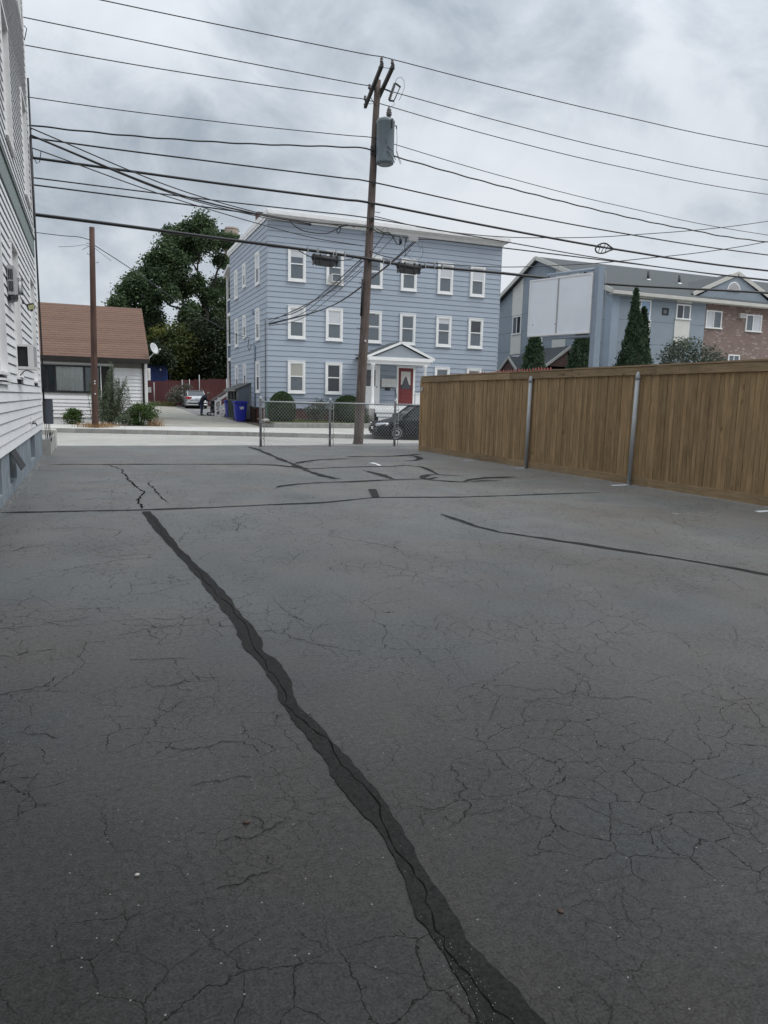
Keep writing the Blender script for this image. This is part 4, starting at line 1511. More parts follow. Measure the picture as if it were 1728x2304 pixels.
MB().prism([(8.48, .5), (8.42, 1.25), (8.86, 1.25), (8.80, .5)], 'y', 37.3, 37.6).build('tub', M['green_box'], gb)
MB().box(8.40, 8.88, 37.28, 37.62, 1.25, 1.29).build('rim', M['green_box'], gb)

# ---------------------------------------------------------------- bin shelter, bins and steps along the driveway
sh = thing('bin_shelter', 'grey lean-to bin shelter against the side of the blue house', 'shelter', (8.2, 43.7, .2))
SX0, SX1, SY0, SY1 = 7.85, 8.62, 42.3, 45.3
MB().prism([(SX0, .25), (SX0, 1.96), (SX1, 2.28), (SX1, .25)], 'y', SY0, SY0 + .04).build('end_wall', M['shed_grey'], sh)
MB().prism([(SX0, .25), (SX0, 1.96), (SX1, 2.28), (SX1, .25)], 'y', SY1 - .04, SY1).build('end_wall', M['shed_grey'], sh)
MB().prism([(SX0 - .12, 1.92), (SX0 - .12, 1.98), (SX1 + .02, 2.38), (SX1 + .02, 2.30)], 'y', SY0 - .06, SY1 + .75).build('roof', M['dark_shingle'], sh)
MB().box(SX0 - .15, SX0 - .11, SY0 - .06, SY1 + .75, 1.86, 1.98).build('fascia', M['shed_wood'], sh)
k = MB()
for yy in (SY0, SY0 + .98, SY0 + 1.96, SY1 - .06):
    k.box(SX0 - .03, SX0 + .03, yy, yy + .06, .2, 1.95)
k.box(SX0 - .03, SX0 + .03, SY0, SY1, .2, .28)
k.build('post', M['shed_wood'], sh)
MB().box(SX0 + .0, SX0 + .05, SY0 - .012, SY0, .25, 1.95).box(SX1 - .06, SX1, SY0 - .012, SY0, .25, 2.27).build('corner_trim', M['shed_wood'], sh)
k = MB()
for q in range(9):
    yy = SY0 + .1 + q * .32
    k.beam((SX0 - .035, yy, .3), (SX0 - .035, yy + .26, 1.32), .02, .05).beam((SX0 - .045, yy + .26, .3), (SX0 - .045, yy, 1.32), .02, .05)
k.box(SX0 - .05, SX0 - .01, SY0, SY1, 1.32, 1.38)
k.build('lattice', M['bin_green'], sh)


def cart(name, label, x, y, z, m, s=1.0, group=None, emblem=False):
    t = thing(name, label, 'bin', (x, y, z), group)
    h, a, b_, c, d = 1.0 * s, .25 * s, .30 * s, .36 * s, .40 * s
    k = MB()
    rows = [(a, b_, 0), (a + .02, b_ + .02, .04), (c - .02, d - .03, h * .9), (c, d, h * .93), (c, d, h)]
    vs, fs = [], []
    nseg = 16
    for (rx, ry, zz) in rows:
        for q in range(nseg):
            an = 2 * math.pi * q / nseg
            ca, sa = math.cos(an), math.sin(an)
            px_ = math.copysign(abs(ca) ** .4, ca) * rx
            py_ = math.copysign(abs(sa) ** .4, sa) * ry
            vs.append((x + px_, y + py_, z + zz))
    for i in range(len(rows) - 1):
        for q in range(nseg):
            fs.append((i * nseg + q, i * nseg + (q + 1) % nseg, (i + 1) * nseg + (q + 1) % nseg, (i + 1) * nseg + q))
    fs.append(tuple(range(nseg))[::-1])
    fs.append(tuple(range((len(rows) - 1) * nseg, len(rows) * nseg)))
    k.smooth = False
    k.add(vs, fs)
    k.build('body', m, t)
    k = MB()
    k.prism([(x - c - .03, z + h + .005), (x + c + .03, z + h + .005), (x + c + .02, z + h + .06), (x + c * .6, z + h + .09), (x - c * .6, z + h + .09), (x - c - .02, z + h + .06)], 'y', y - d - .04, y + d + .02)
    k.build('lid', m, t)
    for sx in (-1, 1):
        MB().lathe([(.06, -.03), (.11, -.02), (.11, .02), (.06, .03)], (x + sx * (a + .04), y + b_, z + .11), 12, (1, 0, 0)).build('wheel', M['black_rubber'], t)
    MB().tube([(x - .2, y + d + .02, z + h - .02), (x - .2, y + d + .09, z + h), (x + .2, y + d + .09, z + h), (x + .2, y + d + .02, z + h - .02)], .016, 6).build('handle', m, t)
    if emblem:
        yy = y - d + .05
        k = MB()
        k.lathe([(.0, 0), (.115, 0), (.115, .006)], (x + .02, y - d + .035, z + h * .74), 18, (0, -1, 0.06), caps=False)
        k.build('emblem', M['paint_white'], t)
        k = MB()
        for q in range(3):
            a0 = q * 2.094
            pts = [(x + .02 + .068 * math.cos(a0 + tt), y - d + .026, z + h * .74 + .068 * math.sin(a0 + tt)) for tt in frange(0, 1.5, 6)]
            k.tube(pts, [.016, .014, .012, .014, .016, .022, .004], 5)
        k.build('emblem_arrows', M['bin_blue'], t)
    return t


cart('recycling_bin', 'blue wheeled recycling bin with round white emblem before the bin shelter', 7.83, 41.35, .18, M['bin_blue'], 1.04, emblem=True)
cart('recycling_bin', 'blue wheeled bin half hidden behind the bin shelter near the white steps', 8.16, 46.3, .24, M['bin_blue'], 1.0)
for q, lab in enumerate(('dark green wheeled bin in the bin shelter, nearest its open end', 'dark green wheeled bin in the middle of the bin shelter', 'dark green wheeled bin at the far end of the bin shelter')):
    cart('wheeled_bin', lab, 8.22, 42.85 + q * .95, .2, M['bin_green'], .95, 'green bins in the shelter')
for q, (xx, yy, hh) in enumerate(((8.50, 41.55, 1.02), (8.62, 41.25, .95))):
    pb = thing('wooden_post', ('short brown wooden post beside the blue bin', 'short brown wooden post nearer the corner of the blue house')[q], 'post', (xx, yy, .05))
    MB().box(xx - .06, xx + .06, yy - .06, yy + .06, .02, hh).build('shaft', M['post_brown'], pb)
    MB().add([(xx - .06, yy - .06, hh), (xx + .06, yy - .06, hh), (xx + .06, yy + .06, hh), (xx - .06, yy + .06, hh), (xx, yy, hh + .05)], [(0, 1, 4), (1, 2, 4), (2, 3, 4), (3, 0, 4)]).build('top', M['post_brown'], pb)

ss = thing('porch_steps', 'white wooden steps with handrails up to the rear porch of the blue house', 'steps', (8.2, 49.9, .25))
for i in range(5):
    x_ = 7.75 + i * .27
    MB().box(x_, x_ + .30, 49.45, 50.35, .26 + i * .19 - .04, .26 + i * .19).build('tread', M['shed_grey'], ss)
    MB().box(x_ + .03, x_ + .05, 49.47, 50.33, .2 + max(0, i - 1) * .19, .26 + i * .19 - .04).build('riser', M['white_paint'], ss)
MB().prism([(7.75, .2), (7.75, .24), (8.95, 1.10), (9.1, 1.10), (9.1, .2)], 'y', 49.42, 49.46).build('stringer', M['white_paint'], ss)
for yy in (49.42, 50.32):
    for x_, zt in ((7.72, 1.30), (8.05, 1.50)):
        MB().box(x_ - .05, x_ + .05, yy - .04, yy + .06, .2, zt).build('newel_post', M['white_paint'], ss)
    MB().beam((7.55, yy, 1.28), (8.95, yy, 2.22), .10, .05).build('handrail', M['shed_wood'], ss)
    MB().beam((7.72, yy, 1.12), (8.95, yy, 1.95), .04, .09).build('upper_rail', M['white_paint'], ss)
    MB().beam((7.72, yy, .52), (8.95, yy, 1.36), .04, .10).build('lower_rail', M['white_paint'], ss)
# ---------------------------------------------------------------- low white house with a brown roof
RY = 38.0
rh = thing('ranch_house', 'low white sided house with steep brown shingle roof across the street', 'house', (0, RY, .3))
RX0, RX1 = -13.0, 2.60
WB, EV = .38, 3.15
MB().box(RX0, RX1 - .03, RY + .03, RY + 11, .05, EV).build('wall', M['ranch_siding'], rh)
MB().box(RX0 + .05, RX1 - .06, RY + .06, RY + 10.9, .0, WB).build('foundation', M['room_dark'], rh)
ex = .172
z = WB


def rboard(x0, x1, m='ranch_siding'):
    k = MB()
    k.prism([(RY + .028, ex + .01), (RY + .008, ex + .01), (RY - .030, .016), (RY - .030, .010), (RY + .028, .010)], 'x', x0, x1)
    return k.mesh('siding_board', M[m])


WL, WR, WZ0, WZ1 = -3.6, .46, 1.54, 2.84
DL, DR = .50, 1.02
fullb, rightb, leftb = rboard(RX0, RX1 - .1), rboard(DR + .05, RX1 - .1), rboard(RX0, WL - .05)
shaded = rboard(DR + .05, RX1 - .1, 'eave_shade')
lowl = rboard(RX0, DL - .05)
full_shaded = rboard(RX0, RX1 - .1, 'eave_shade')  # top boards painted darker for the shadow under the eave
k = MB()
k.prism([(RX1 - .03, 0), (RX1 + .018, 0), (RX1 + .018, .006), (RX1 - .008, ex + .01), (RX1 - .03, ex + .01)], 'y', RY, RY + 11)
sideb = k.mesh('siding_board', M['ranch_siding'])
while z < EV - .05:
    put('siding_board', sideb, rh, (0, 0, z))
    if z + ex < WZ0 + .02:
        put('siding_board', lowl, rh, (0, 0, z))
        put('siding_board', rightb, rh, (0, 0, z))
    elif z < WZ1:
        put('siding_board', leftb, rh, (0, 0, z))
        put('siding_board', shaded if z > 2.62 else rightb, rh, (0, 0, z))
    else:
        put('siding_board', full_shaded, rh, (0, 0, z))
    z += ex
MB().box(RX1 - .10, RX1 + .03, RY - .035, RY + .0, WB, EV).build('corner_board', M['white_trim'], rh)
MB().tube([(RX1 - .17, RY - .08, WB + .1), (RX1 - .17, RY - .08, EV - .15), (RX1 - .15, RY - .2, EV)], .045, 8).build('downpipe', M['brown_trim'], rh)
# roof: real shingle courses in tabs
OV = .50
EY, EZ = RY - OV, 3.24
GY, GZ = 42.2, 6.12
sl = math.hypot(GY - EY, GZ - EZ)
dy_, dz_ = (GY - EY) / sl, (GZ - EZ) / sl
k = MB()
k.prism([(EY, EZ), (GY, GZ), (GY + (GZ - EZ) / dz_ * dy_, EZ), (GY + (GZ - EZ) / dz_ * dy_, EZ - .1), (GY, GZ - .12), (EY, EZ - .1)], 'x', RX0 - .2, RX1 + .12)
k.build('roof', M['brown_shingle'], rh)
nrow = 24
cs = sl / nrow
for r in range(nrow):
    y0, z0 = EY + dy_ * cs * r, EZ + dz_ * cs * r
    k = MB()
    x = RX0 - .2 + (.15 if r % 2 else 0)
    while x < RX1 + .10:
        x1 = min(x + .30, RX1 + .125)
        if x > -4.5:
            h = .012 + random.uniform(-.002, .004)
            off = random.uniform(-.006, .006)
            ya, za = y0 + dy_ * off - dz_ * .0, z0 + dz_ * off
            yb, zb = y0 + dy_ * (cs + .02), z0 + dz_ * (cs + .02)
            n_ = (-dz_, dy_)
            k.add([(x + .004, ya + n_[0] * .001, za + n_[1] * .001), (x1 - .004, ya + n_[0] * .001, za + n_[1] * .001), (x1 - .004, ya + n_[0] * h, za + n_[1] * h), (x + .004, ya + n_[0] * h, za + n_[1] * h),
                   (x + .004, yb + n_[0] * .002, zb + n_[1] * .002), (x1 - .004, yb + n_[0] * .002, zb + n_[1] * .002)], [(0, 1, 2, 3), (3, 2, 5, 4), (0, 3, 4), (1, 5, 2)])
        x = x1
    k.build('shingle_course', M['brown_shingle'], rh)
MB().box(RX0 - .2, RX1 + .10, EY - .06, EY + .02, EZ - .20, EZ - .015).build('gutter', M['brown_trim'], rh)
MB().box(RX0, RX1, EY + .02, RY + .02, EZ - .2, EZ - .16).build('soffit', M['brown_trim'], rh)
k = MB()
k.prism([(RY, EV), (GY + 4, EV), (GY, GZ - .15)], 'x', RX1 - .06, RX1 - .02)
k.build('gable_wall', M['ranch_siding'], rh)
# long window with curtains
k = MB()
k.box(WL, WR, RY - .06, RY + .02, WZ1 - .07, WZ1).box(WL, WR, RY - .06, RY + .02, WZ0, WZ0 + .10)
for x_, w in ((WL, .07), (-1.92, .10), (-1.60, .10), (-.30, .09), (WR - .07, .07), (-3.2, .1)):
    k.box(x_, x_ + w, RY - .06, RY + .02, WZ0 + .10, WZ1 - .07)
w = k.build('window', M['dark_metal'], rh)
MB().box(WL + .05, WR - .05, RY - .032, RY - .026, WZ0 + .1, WZ1 - .07).build('pane', M['clear_glass'], w)
k = MB()
pv = None
for i, x_ in enumerate(frange(-1.52, -.30, 60)):
    yy = RY + .0 + .018 * math.sin(i * 1.9) + .006 * math.sin(i * .7)
    cur = ((x_, yy, WZ0 + .1), (x_, yy, WZ1 - .07))
    if pv:
        k.quad(pv[0], cur[0], cur[1], pv[1])
    pv = cur
k.build('curtain', M['curtain'], w)
MB().box(WL, WR, RY + .028, RY + .035, WZ0, WZ1).build('dark_interior', M['pane_grey'], w)
k = MB()
k.box(DL, DR, RY - .01, RY + .02, WB, 2.85)
d = k.build('door', M['brown_trim'], rh)
MB().box(DL - .04, DL, RY - .05, RY + .02, WB, 2.85).build('door_frame', M['curtain'], rh)
MB().lathe([(.03, 0), (.03, .05)], (DL + .08, RY - .01, 1.35), 8, (0, -1, 0)).build('handle', M['galvanised'], d)
ac = thing('wall_air_conditioner', 'small white air conditioner on the driveway side of the low white house', 'air conditioner', (RX1, 40.6, 2.2))
k = MB()
k.box(RX1 + .02, RX1 + .36, 40.45, 40.50, 2.3, 2.92).box(RX1 + .30, RX1 + .36, 40.5, 41.0, 2.3, 2.92).box(RX1 + .02, RX1 + .3, 40.5, 41.0, 2.86, 2.92).box(RX1 + .02, RX1 + .3, 40.5, 41.0, 2.3, 2.35)
k.build('casing', M['ac_white'], ac)
MB().box(RX1 + .05, RX1 + .25, 40.44, 40.449, 2.4, 2.82).build('grille', M['ac_grey'], ac)
# satellite dish
sd = thing('satellite_dish', 'grey oval satellite dish on the roof corner of the low white house', 'satellite dish', (RX1 + .05, RY - .45, 3.2))
dc = Vector((2.96, RY - .5, 3.78))
dn = Vector((.62, -.72, .32)).normalized()
du = (Vector((0, 0, 1)) - dn * dn.z).normalized()
dv = du.cross(dn)
k = MB()
vs, fs = [dc - dn * .06], []
for i in range(1, 5):
    t = i / 4
    for q in range(20):
        a = 2 * math.pi * q / 20
        vs.append(dc + du * (.275 * t * math.sin(a)) + dv * (.235 * t * math.cos(a)) - dn * (.06 * (1 - t * t)))
for q in range(20):
    fs.append((0, 1 + q, 1 + (q + 1) % 20))
for i in range(3):
    for q in range(20):
        fs.append((1 + i * 20 + q, 1 + (i + 1) * 20 + q, 1 + (i + 1) * 20 + (q + 1) % 20, 1 + i * 20 + (q + 1) % 20))
k.smooth = True
k.add(vs, fs)
o = k.build('reflector', M['dish_grey'], sd)
md = o.modifiers.new('thick', 'SOLIDIFY')
md.thickness = .015
MB().tube([(RX1 + .05, RY - .42, 3.22), (RX1 + .12, RY - .42, 3.32), dc - dn * .10 - du * .2, dc - dn * .09], .022, 8).build('mast', M['dish_grey'], sd)
k = MB()
lnb = dc + dn * .30 - du * .16
k.tube([dc - du * .25 - dn * .05, dc - du * .32 + dn * .12, lnb], .013, 6).obox(lnb, dn * .05, du * .03, dv * .03)
k.build('feed_arm', M['dish_grey'], sd)

# ---------------------------------------------------------------- far yard: red fence, blue storage unit
rf = thing('board_fence', 'dark red board fence at the back of the driveway', 'fence', (7.5, 64.3, .6))
FP = [(3.4, 64.6, .72, 2.64), (6.4, 64.3, .70, 2.78), (8.9, 64.3, .66, 2.98), (12.0, 64.6, .62, 3.12), (17, 65.5, .6, 3.15)]
kp = {}
n = 0
for (xa, ya, za, ta), (xb, yb, zb, tb) in zip(FP, FP[1:]):
    L_ = math.hypot(xb - xa, yb - ya)
    m_ = int(L_ / .155)
    for i in range(m_):
        t = i / m_
        x_, y_ = xa + (xb - xa) * t, ya + (yb - ya) * t
        zb_, zt_ = za + (zb - za) * t, ta + (tb - ta) * t
        key = round(zt_ - zb_, 1)
        if key not in kp:
            q = MB()
            q.box(0, .148, 0, .02, 0, key)
            kp[key] = q.mesh('plank', M['fence_red'])
        put('plank', kp[key], rf, (x_, y_ + random.uniform(-.008, .008), zb_ + random.uniform(-.01, .03)))
for x_, h in ((4.95, 2.6), (7.25, 2.9), (7.85, 2.95), (8.68, 3.35), (11, 3.1)):
    MB().tube([(x_, 64.15, .6), (x_, 64.15, h)], .035, 6).build('post', M['galvanised'], rf)
MB().box(4.42, 4.75, 64.42, 64.45, 1.75, 2.2).build('notice_plate', M['sign_trim'], rf)
cb = thing('storage_container', 'deep blue storage container behind the red fence', 'container', (4.4, 68, 1))
MB().box(-1.5, 6.35, 67.0, 69.5, .7, 5.4).build('shell', M['container_blue'], cb)
k = MB()
for x_ in frange(-1.4, 6.2, 32):
    k.box(x_, x_ + .1, 66.96, 67.0, .9, 5.2)
k.build('corrugation', M['container_blue'], cb)
MB().lathe([(.09, 0), (.09, .04)], (5.75, 66.95, 3.75), 12, (0, -1, 0)).build('lamp', M['paint_white'], cb)
cs_ = thing('chimney_stack', 'tall round brick chimney stack rising far behind the big tree', 'chimney', (22, 122, 1))
MB().lathe([(1.75, .5), (1.05, 26.9), (1.10, 27.0), (1.10, 28.3), (.9, 28.35)], (21.9, 121.5, 0), 24).build('shaft', M['stack_brick'], cs_)
MB().lathe([(1.13, 0), (1.13, .16)], (21.9, 121.5, 28.0), 24).build('rim', M['stack_brick'], cs_)
# ---------------------------------------------------------------- grey apartment building on the right
AX, AY = 28.97, 36.0
AX1, AY1 = 56.0, 49.0
BRX = 36.25
ab = thing('apartment_building', 'grey stucco apartment building with cream panels, brick bay and shingled gable roof', 'building', (AX, AY, 0))
EVZ, RYY, RZ, REZ = 8.25, 43.94, 11.45, 9.05
k = MB()
k.prism([(AY, -.6), (AY, EVZ - .02), (RYY, RZ - .12), (AY1, REZ - .1), (AY1, -.6)], 'x', AX, BRX)
k.build('wall', M['stucco_grey'], ab)
MB().prism([(AY + .12, -.6), (AY + .12, EVZ), (RYY, RZ - .12), (AY1, REZ - .1), (AY1, -.6)], 'x', BRX, AX1).build('brick_wall', M['apartment_brick'], ab)
k = MB()
k.prism([(AY - .38, EVZ - .12), (AY - .38, EVZ + .03), (RYY, RZ + .06), (AY1 + .45, REZ - .06), (AY1 + .45, REZ - .2), (RYY, RZ - .14)], 'x', AX - .34, AX1)
k.build('roof', M['asphalt_shingle'], ab)
k = MB()
k.beam((AX - .36, AY - .40, EVZ - .06), (AX - .36, RYY, RZ - .02), .05, .26, (0, -.4, 1)).beam((AX - .36, RYY, RZ - .02), (AX - .36, AY1 + .47, REZ - .13), .05, .26, (0, .4, 1))
k.build('rake_trim', M['trim_beige'], ab)
MB().box(AX - .34, AX1, AY - .44, AY - .381, EVZ - .20, EVZ + .0).build('eave_trim', M['trim_beige'], ab)
MB().box(AX - .3, AX1, AY - .38, AY, EVZ - .22, EVZ - .17).build('soffit', M['trim_beige'], ab)
# control joints in the stucco (recessed reveals read as dark lines)
k = MB()
for zz in (3.95, 5.30, 6.66, 7.88):
    k.box(AX - .004, AX + .01, AY, AY1 if zz < 8 else 46, zz - .012, zz + .012)
    k.box(AX, BRX, AY - .004, AY + .01, zz - .012, zz + .012)
k.build('control_joint', M['shed_grey'], ab)
MB().box(AX - .03, AX + .0, AY - .03, AY + .55, -.5, EVZ - .2).box(AX, AX + .5, AY - .03, AY + .0, -.5, EVZ - .2).build('corner_panel', M['stucco_light'], ab)


def gpanel(y0, y1, z0, z1, z0b=None, m='stucco_cream', name='cream_panel'):
    b_ = MB()
    b_.prism([(y0, z0), (y1, z0), (y1, z1 if z0b is None else z0b), (y0, z1)], 'x', AX - .04, AX - .002)
    b_.build(name, M[m], ab)


gpanel(45.8, 47.15, 7.86, 10.42, 9.80)
gpanel(45.8, 47.15, 5.09, 6.50)
gpanel(39.9, 41.85, 8.4, 9.75, 10.35)
gpanel(40.42, 41.9, 5.16, 5.88)
gpanel(37.5, 38.1, 5.16, 5.75)


def slider(horizontal, a0, a1, z0, z1, split, panes, depth=.05):
    """two light sliding window; horizontal: 'y' in the gable wall, 'x' in the long wall"""
    base = (AX if horizontal == 'y' else (AY if a0 < BRX else AY + .12))

    def bx(b_, p, q, z_0, z_1, d0, d1):
        if horizontal == 'y':
            b_.box(base - d1, base - d0, p, q, z_0, z_1)
        else:
            b_.box(p, q, base - d1, base - d0, z_0, z_1)
    k = MB()
    c = .085
    bx(k, a0, a0 + c, z0, z1, -.02, depth)
    bx(k, a1 - c, a1, z0, z1, -.02, depth)
    bx(k, a0 + c, a1 - c, z1 - c, z1, -.02, depth)
    bx(k, a0 - .05, a1 + .05, z0 - .07, z0 + .02, -.02, depth + .05)
    m_ = a0 + (a1 - a0) * split
    bx(k, m_ - .03, m_ + .03, z0 + .02, z1 - c, -.02, depth - .01)
    f = k.build('window', M['white_trim'], ab)
    for (p, q), pm in zip(((a0 + c, m_ - .03), (m_ + .03, a1 - c)), panes):
        b_ = MB()
        bx(b_, p, q, z0 + .02, z1 - c, .002, .012)
        b_.build('pane', M['pane_' + pm], f)
    return f


slider('y', 45.85, 47.02, 6.56, 7.82, .5, ('dark', 'grey'))
slider('y', 43.05, 43.85, 5.25, 6.05, .5, ('dark', 'grey'))
slider('y', 40.4, 41.82, 4.02, 5.06, .45, ('grey', 'dark'))
slider('y', 37.45, 38.02, 4.02, 5.06, .5, ('grey', 'grey'))
slider('y', 45.85, 47.02, 3.7, 4.98, .5, ('grey', 'dark'))
slider('x', 30.75, 31.85, 6.70, 7.90, .3, ('white', 'sky'))
slider('x', 33.85, 35.0, 6.98, 7.85, .5, ('dark', 'grey'))
slider('x', 36.42, 37.75, 6.60, 7.66, .5, ('white', 'grey'))
slider('x', 39.85, 41.25, 6.58, 7.62, .45, ('grey', 'white'))
slider('x', 44.2, 45.6, 6.58, 7.62, .45, ('grey', 'white'))
slider('x', 38.6, 39.6, 3.95, 5.0, .5, ('grey', 'grey'))
for x0, x1, z0, z1 in ((30.7, 31.9, 5.0, 6.62), (33.80, 35.02, 5.3, 6.90), (30.9, 32.0, 7.98, 8.03), (33.85, 35.05, 7.93, 8.03)):
    MB().box(x0, x1, AY - .04, AY - .002, z0, z1).build('cream_panel', M['stucco_cream'], ab)
MB().box(32.75, 33.28, AY - .012, AY - .002, 7.10, 7.54).build('wall_vent', M['dark_metal'], ab)
MB().box(32.85, 33.1, AY - .03, AY - .012, 7.2, 7.42).build('vent_hood', M['shed_grey'], ab)
for i, (x0, x1, z0, z1) in enumerate(((39.18, 39.72, 7.34, 7.62),)):
    t = thing('wall_air_conditioner', 'small square air conditioner set in the brick bay beside a window', 'air conditioner', (39.4, AY, 7.4))
    MB().box(x0, x1, AY - .06, AY + .12, z0, z1).build('casing', M['trim_beige'], t)
    MB().box(x0 + .06, x1 - .06, AY - .07, AY - .06, z0 + .05, z1 - .05).build('grille', M['ac_grey'], t)
t = thing('wall_air_conditioner', 'grey air conditioner sleeve beside a low window of the grey gable wall', 'air conditioner', (AX, 40.2, 4.8))
MB().box(AX - .14, AX - .002, 39.9, 40.36, 4.72, 5.10).build('casing', M['ac_grey'], t)
MB().box(AX - .15, AX - .14, 39.95, 40.31, 4.76, 5.06).build('grille', M['stucco_grey'], t)
for x_, yy in ((34.9, 39.9), (37.4, 39.7)):
    zz = EVZ + (yy - AY + .38) * (RZ - EVZ) / (RYY - AY + .38)
    k = MB().lathe([(.09, zz - .2), (.09, zz + .55)], (x_, yy, 0), 10)
    f = k.build('vent_pipe', M['dark_metal'], ab)
    MB().lathe([(.22, zz - .12), (.20, zz + .0), (.1, zz + .06)], (x_, yy, 0), 10).build('flashing', M['white_trim'], f)
# gablet over the brick bay
k = MB()
gx0, gx1, gxa = 35.25, 42.35, 38.8
gz0, gza = 8.62, 10.12
for sg, xa in ((-1, gx0), (1, gx1)):
    k.prism([(xa, gz0 - .02), (gxa, gza), (gxa, gza - .12), (xa - sg * 0, gz0 - .16)], 'y', AY + .1, AY + 4.2)
k.build('gablet_roof', M['asphalt_shingle'], ab)
MB().prism([(gx0 + .35, gz0 - .2), (gx1 - .35, gz0 - .2), (gxa, gza - .1)], 'y', AY + .15, AY + .3).build('gablet_wall', M['stucco_grey'], ab)
k = MB()
for xa in (gx0 - .05, gx1 + .05):
    k.beam((xa, AY + .07, gz0 - .07), (gxa, AY + .07, gza - .03), .05, .24)
k.build('gablet_trim', M['trim_beige'], ab)
k = MB()
arc = [(38.0 + .57 * (1 - math.cos(a)), 8.95 + .60 * math.sin(a)) for a in frange(0, math.pi, 14)]
k.prism(arc, 'y', AY + .10, AY + .14)
v = k.build('arched_vent', M['white_trim'], ab)
k = MB()
for zz in frange(8.99, 9.45, 6):
    half = .50 * math.sqrt(max(0, 1 - ((zz + .03 - 8.95) / .56) ** 2))
    k.obox((38.57, AY + .09, zz), (half, 0, 0), (0, .012, -.006), (0, .004, .018))
k.build('slat', M['ac_grey'], v)
# shingle courses on the big roof, as far as they can be told apart
# brick entrance porch on the gable side
PXa = 26.95
k = MB()
k.box(PXa + .2, AX, 39.9, 44.7, -.6, 3.95)
k.build('porch_wall', M['entry_brick'], ab)
MB().prism([(PXa - .1, 3.86), (AX - .02, 5.30), (AX - .02, 5.16), (PXa - .1, 3.72)], 'y', 39.75, 44.9).build('porch_roof', M['asphalt_shingle'], ab)
MB().prism([(PXa + .2, 3.8), (AX - .02, 5.1), (AX - .02, 3.8)], 'y', 39.9, 39.95).build('porch_gable', M['entry_brick'], ab)
k = MB()
k.beam((PXa - .12, 39.74, 3.78), (AX - .04, 39.74, 5.24), .05, .17)
k.box(PXa - .14, PXa - .10, 39.75, 42.6, 3.70, 3.84)
k.build('porch_trim', M['trim_beige'], ab)
k = MB()
k.prism([(42.55, 3.86), (43.6, 4.72), (44.75, 3.86), (44.75, 3.74), (43.6, 4.58), (42.55, 3.74)], 'x', PXa - .3, AX - .9)
k.build('porch_gablet_roof', M['asphalt_shingle'], ab)
k = MB()
for yy in (42.5, 44.8):
    k.beam((PXa - .32, yy, 3.76), (PXa - .32, 43.6, 4.64), .05, .17)
k.build('porch_gablet_trim', M['trim_beige'], ab)
MB().prism([(42.7, 3.0), (42.7, 3.85), (43.6, 4.56), (44.6, 3.85), (44.6, 3.0)], 'x', PXa - .2, PXa - .15).build('porch_gablet_wall', M['entry_brick'], ab)

# ---------------------------------------------------------------- blank sign board on a steel post
sg_ = thing('sign_board', 'blank white two panel sign board on a grey steel post behind the board fence', 'sign', (15.25, 19.5, 0))
PR, PL = Vector((14.93, 19.5, 0)), Vector((14.08, 21.77, 0))
d = (PL - PR).normalized()
nrm = Vector((-d.y, d.x, 0))
if nrm.dot(Vector((-1, -1, 0))) < 0:
    nrm = -nrm
L_ = (PL - PR).length
Z0, Z1 = 3.79, 5.655
ctr = (PR + PL) / 2


def sb(u0, u1, z0, z1, n0, n1):
    b_ = MB()
    c = PR + d * ((u0 + u1) / 2) + nrm * ((n0 + n1) / 2)
    c.z = (z0 + z1) / 2
    return b_.obox(c, d * ((u1 - u0) / 2), nrm * ((n1 - n0) / 2), Vector((0, 0, (z1 - z0) / 2)))


cabz = .10
sb(.0, L_, Z0, Z1, -cabz, cabz - .02).build('cabinet', M['sign_frame'], sg_)
mid = L_ * .525
sb(.05, mid - .03, Z0 + .05, Z1 - .05, cabz - .02, cabz - .012).build('face_panel', M['sign_white'], sg_)
sb(mid + .03, L_ - .05, Z0 + .05, Z1 - .05, cabz - .02, cabz - .010).build('face_panel', M['sign_white'], sg_)
sb(mid - .03, mid + .03, Z0 + .05, Z1 - .05, cabz - .02, cabz - .004).build('centre_strip', M['sign_trim'], sg_)
k = MB()
for a in (sb(.0, L_, Z1 - .05, Z1, cabz - .02, cabz + .004), sb(0, L_, Z0, Z0 + .05, cabz - .02, cabz + .004), sb(0, .05, Z0 + .05, Z1 - .05, cabz - .02, cabz + .004), sb(L_ - .05, L_, Z0 + .05, Z1 - .05, cabz - .02, cabz + .004)):
    k.add(a.v, a.f)
k.build('frame', M['sign_frame'], sg_)
pc = PR - d * .17
MB().box(pc.x - .115, pc.x + .115, pc.y - .115, pc.y + .115, -.3, 5.82).build('post', M['grey_steel_paint'], sg_)
MB().tube([pc + Vector((0, 0, 5.76)), pc + d * 1.95 + Vector((0, 0, 5.76))], .055, 10).build('top_arm', M['grey_steel_paint'], sg_)
MB().tube([pc + Vector((0, 0, 3.70)), pc + d * 2.0 + Vector((0, 0, 3.70))], .055, 10).build('lower_arm', M['grey_steel_paint'], sg_)
k = MB()
for u in (.35, 1.75):
    c = PR + d * u
    k.box(c.x - .03, c.x + .03, c.y - .03, c.y + .03, 5.65, 5.74)
k.build('hanger', M['dark_metal'], sg_)
k = MB()
for u, zz in ((mid + .05, Z0 + .36), (mid + .95, Z0 + .38)):
    c = PR + d * u + nrm * (cabz - .008)
    c.z = zz
    k.lathe([(.018, 0), (.018, .006)], c, 8, tuple(nrm))
k.build('bolt_hole', M['dark_metal'], sg_)
pts = [pc + Vector((.12, -.12, 5.7)), pc + Vector((.16, -.14, 5.45)), pc + Vector((.13, -.12, 5.2)), pc + Vector((.2, -.14, 4.95)), pc + Vector((.14, -.12, 4.6))]
MB().tube(pts, .009, 5).build('power_cord', M['sign_trim'], sg_)
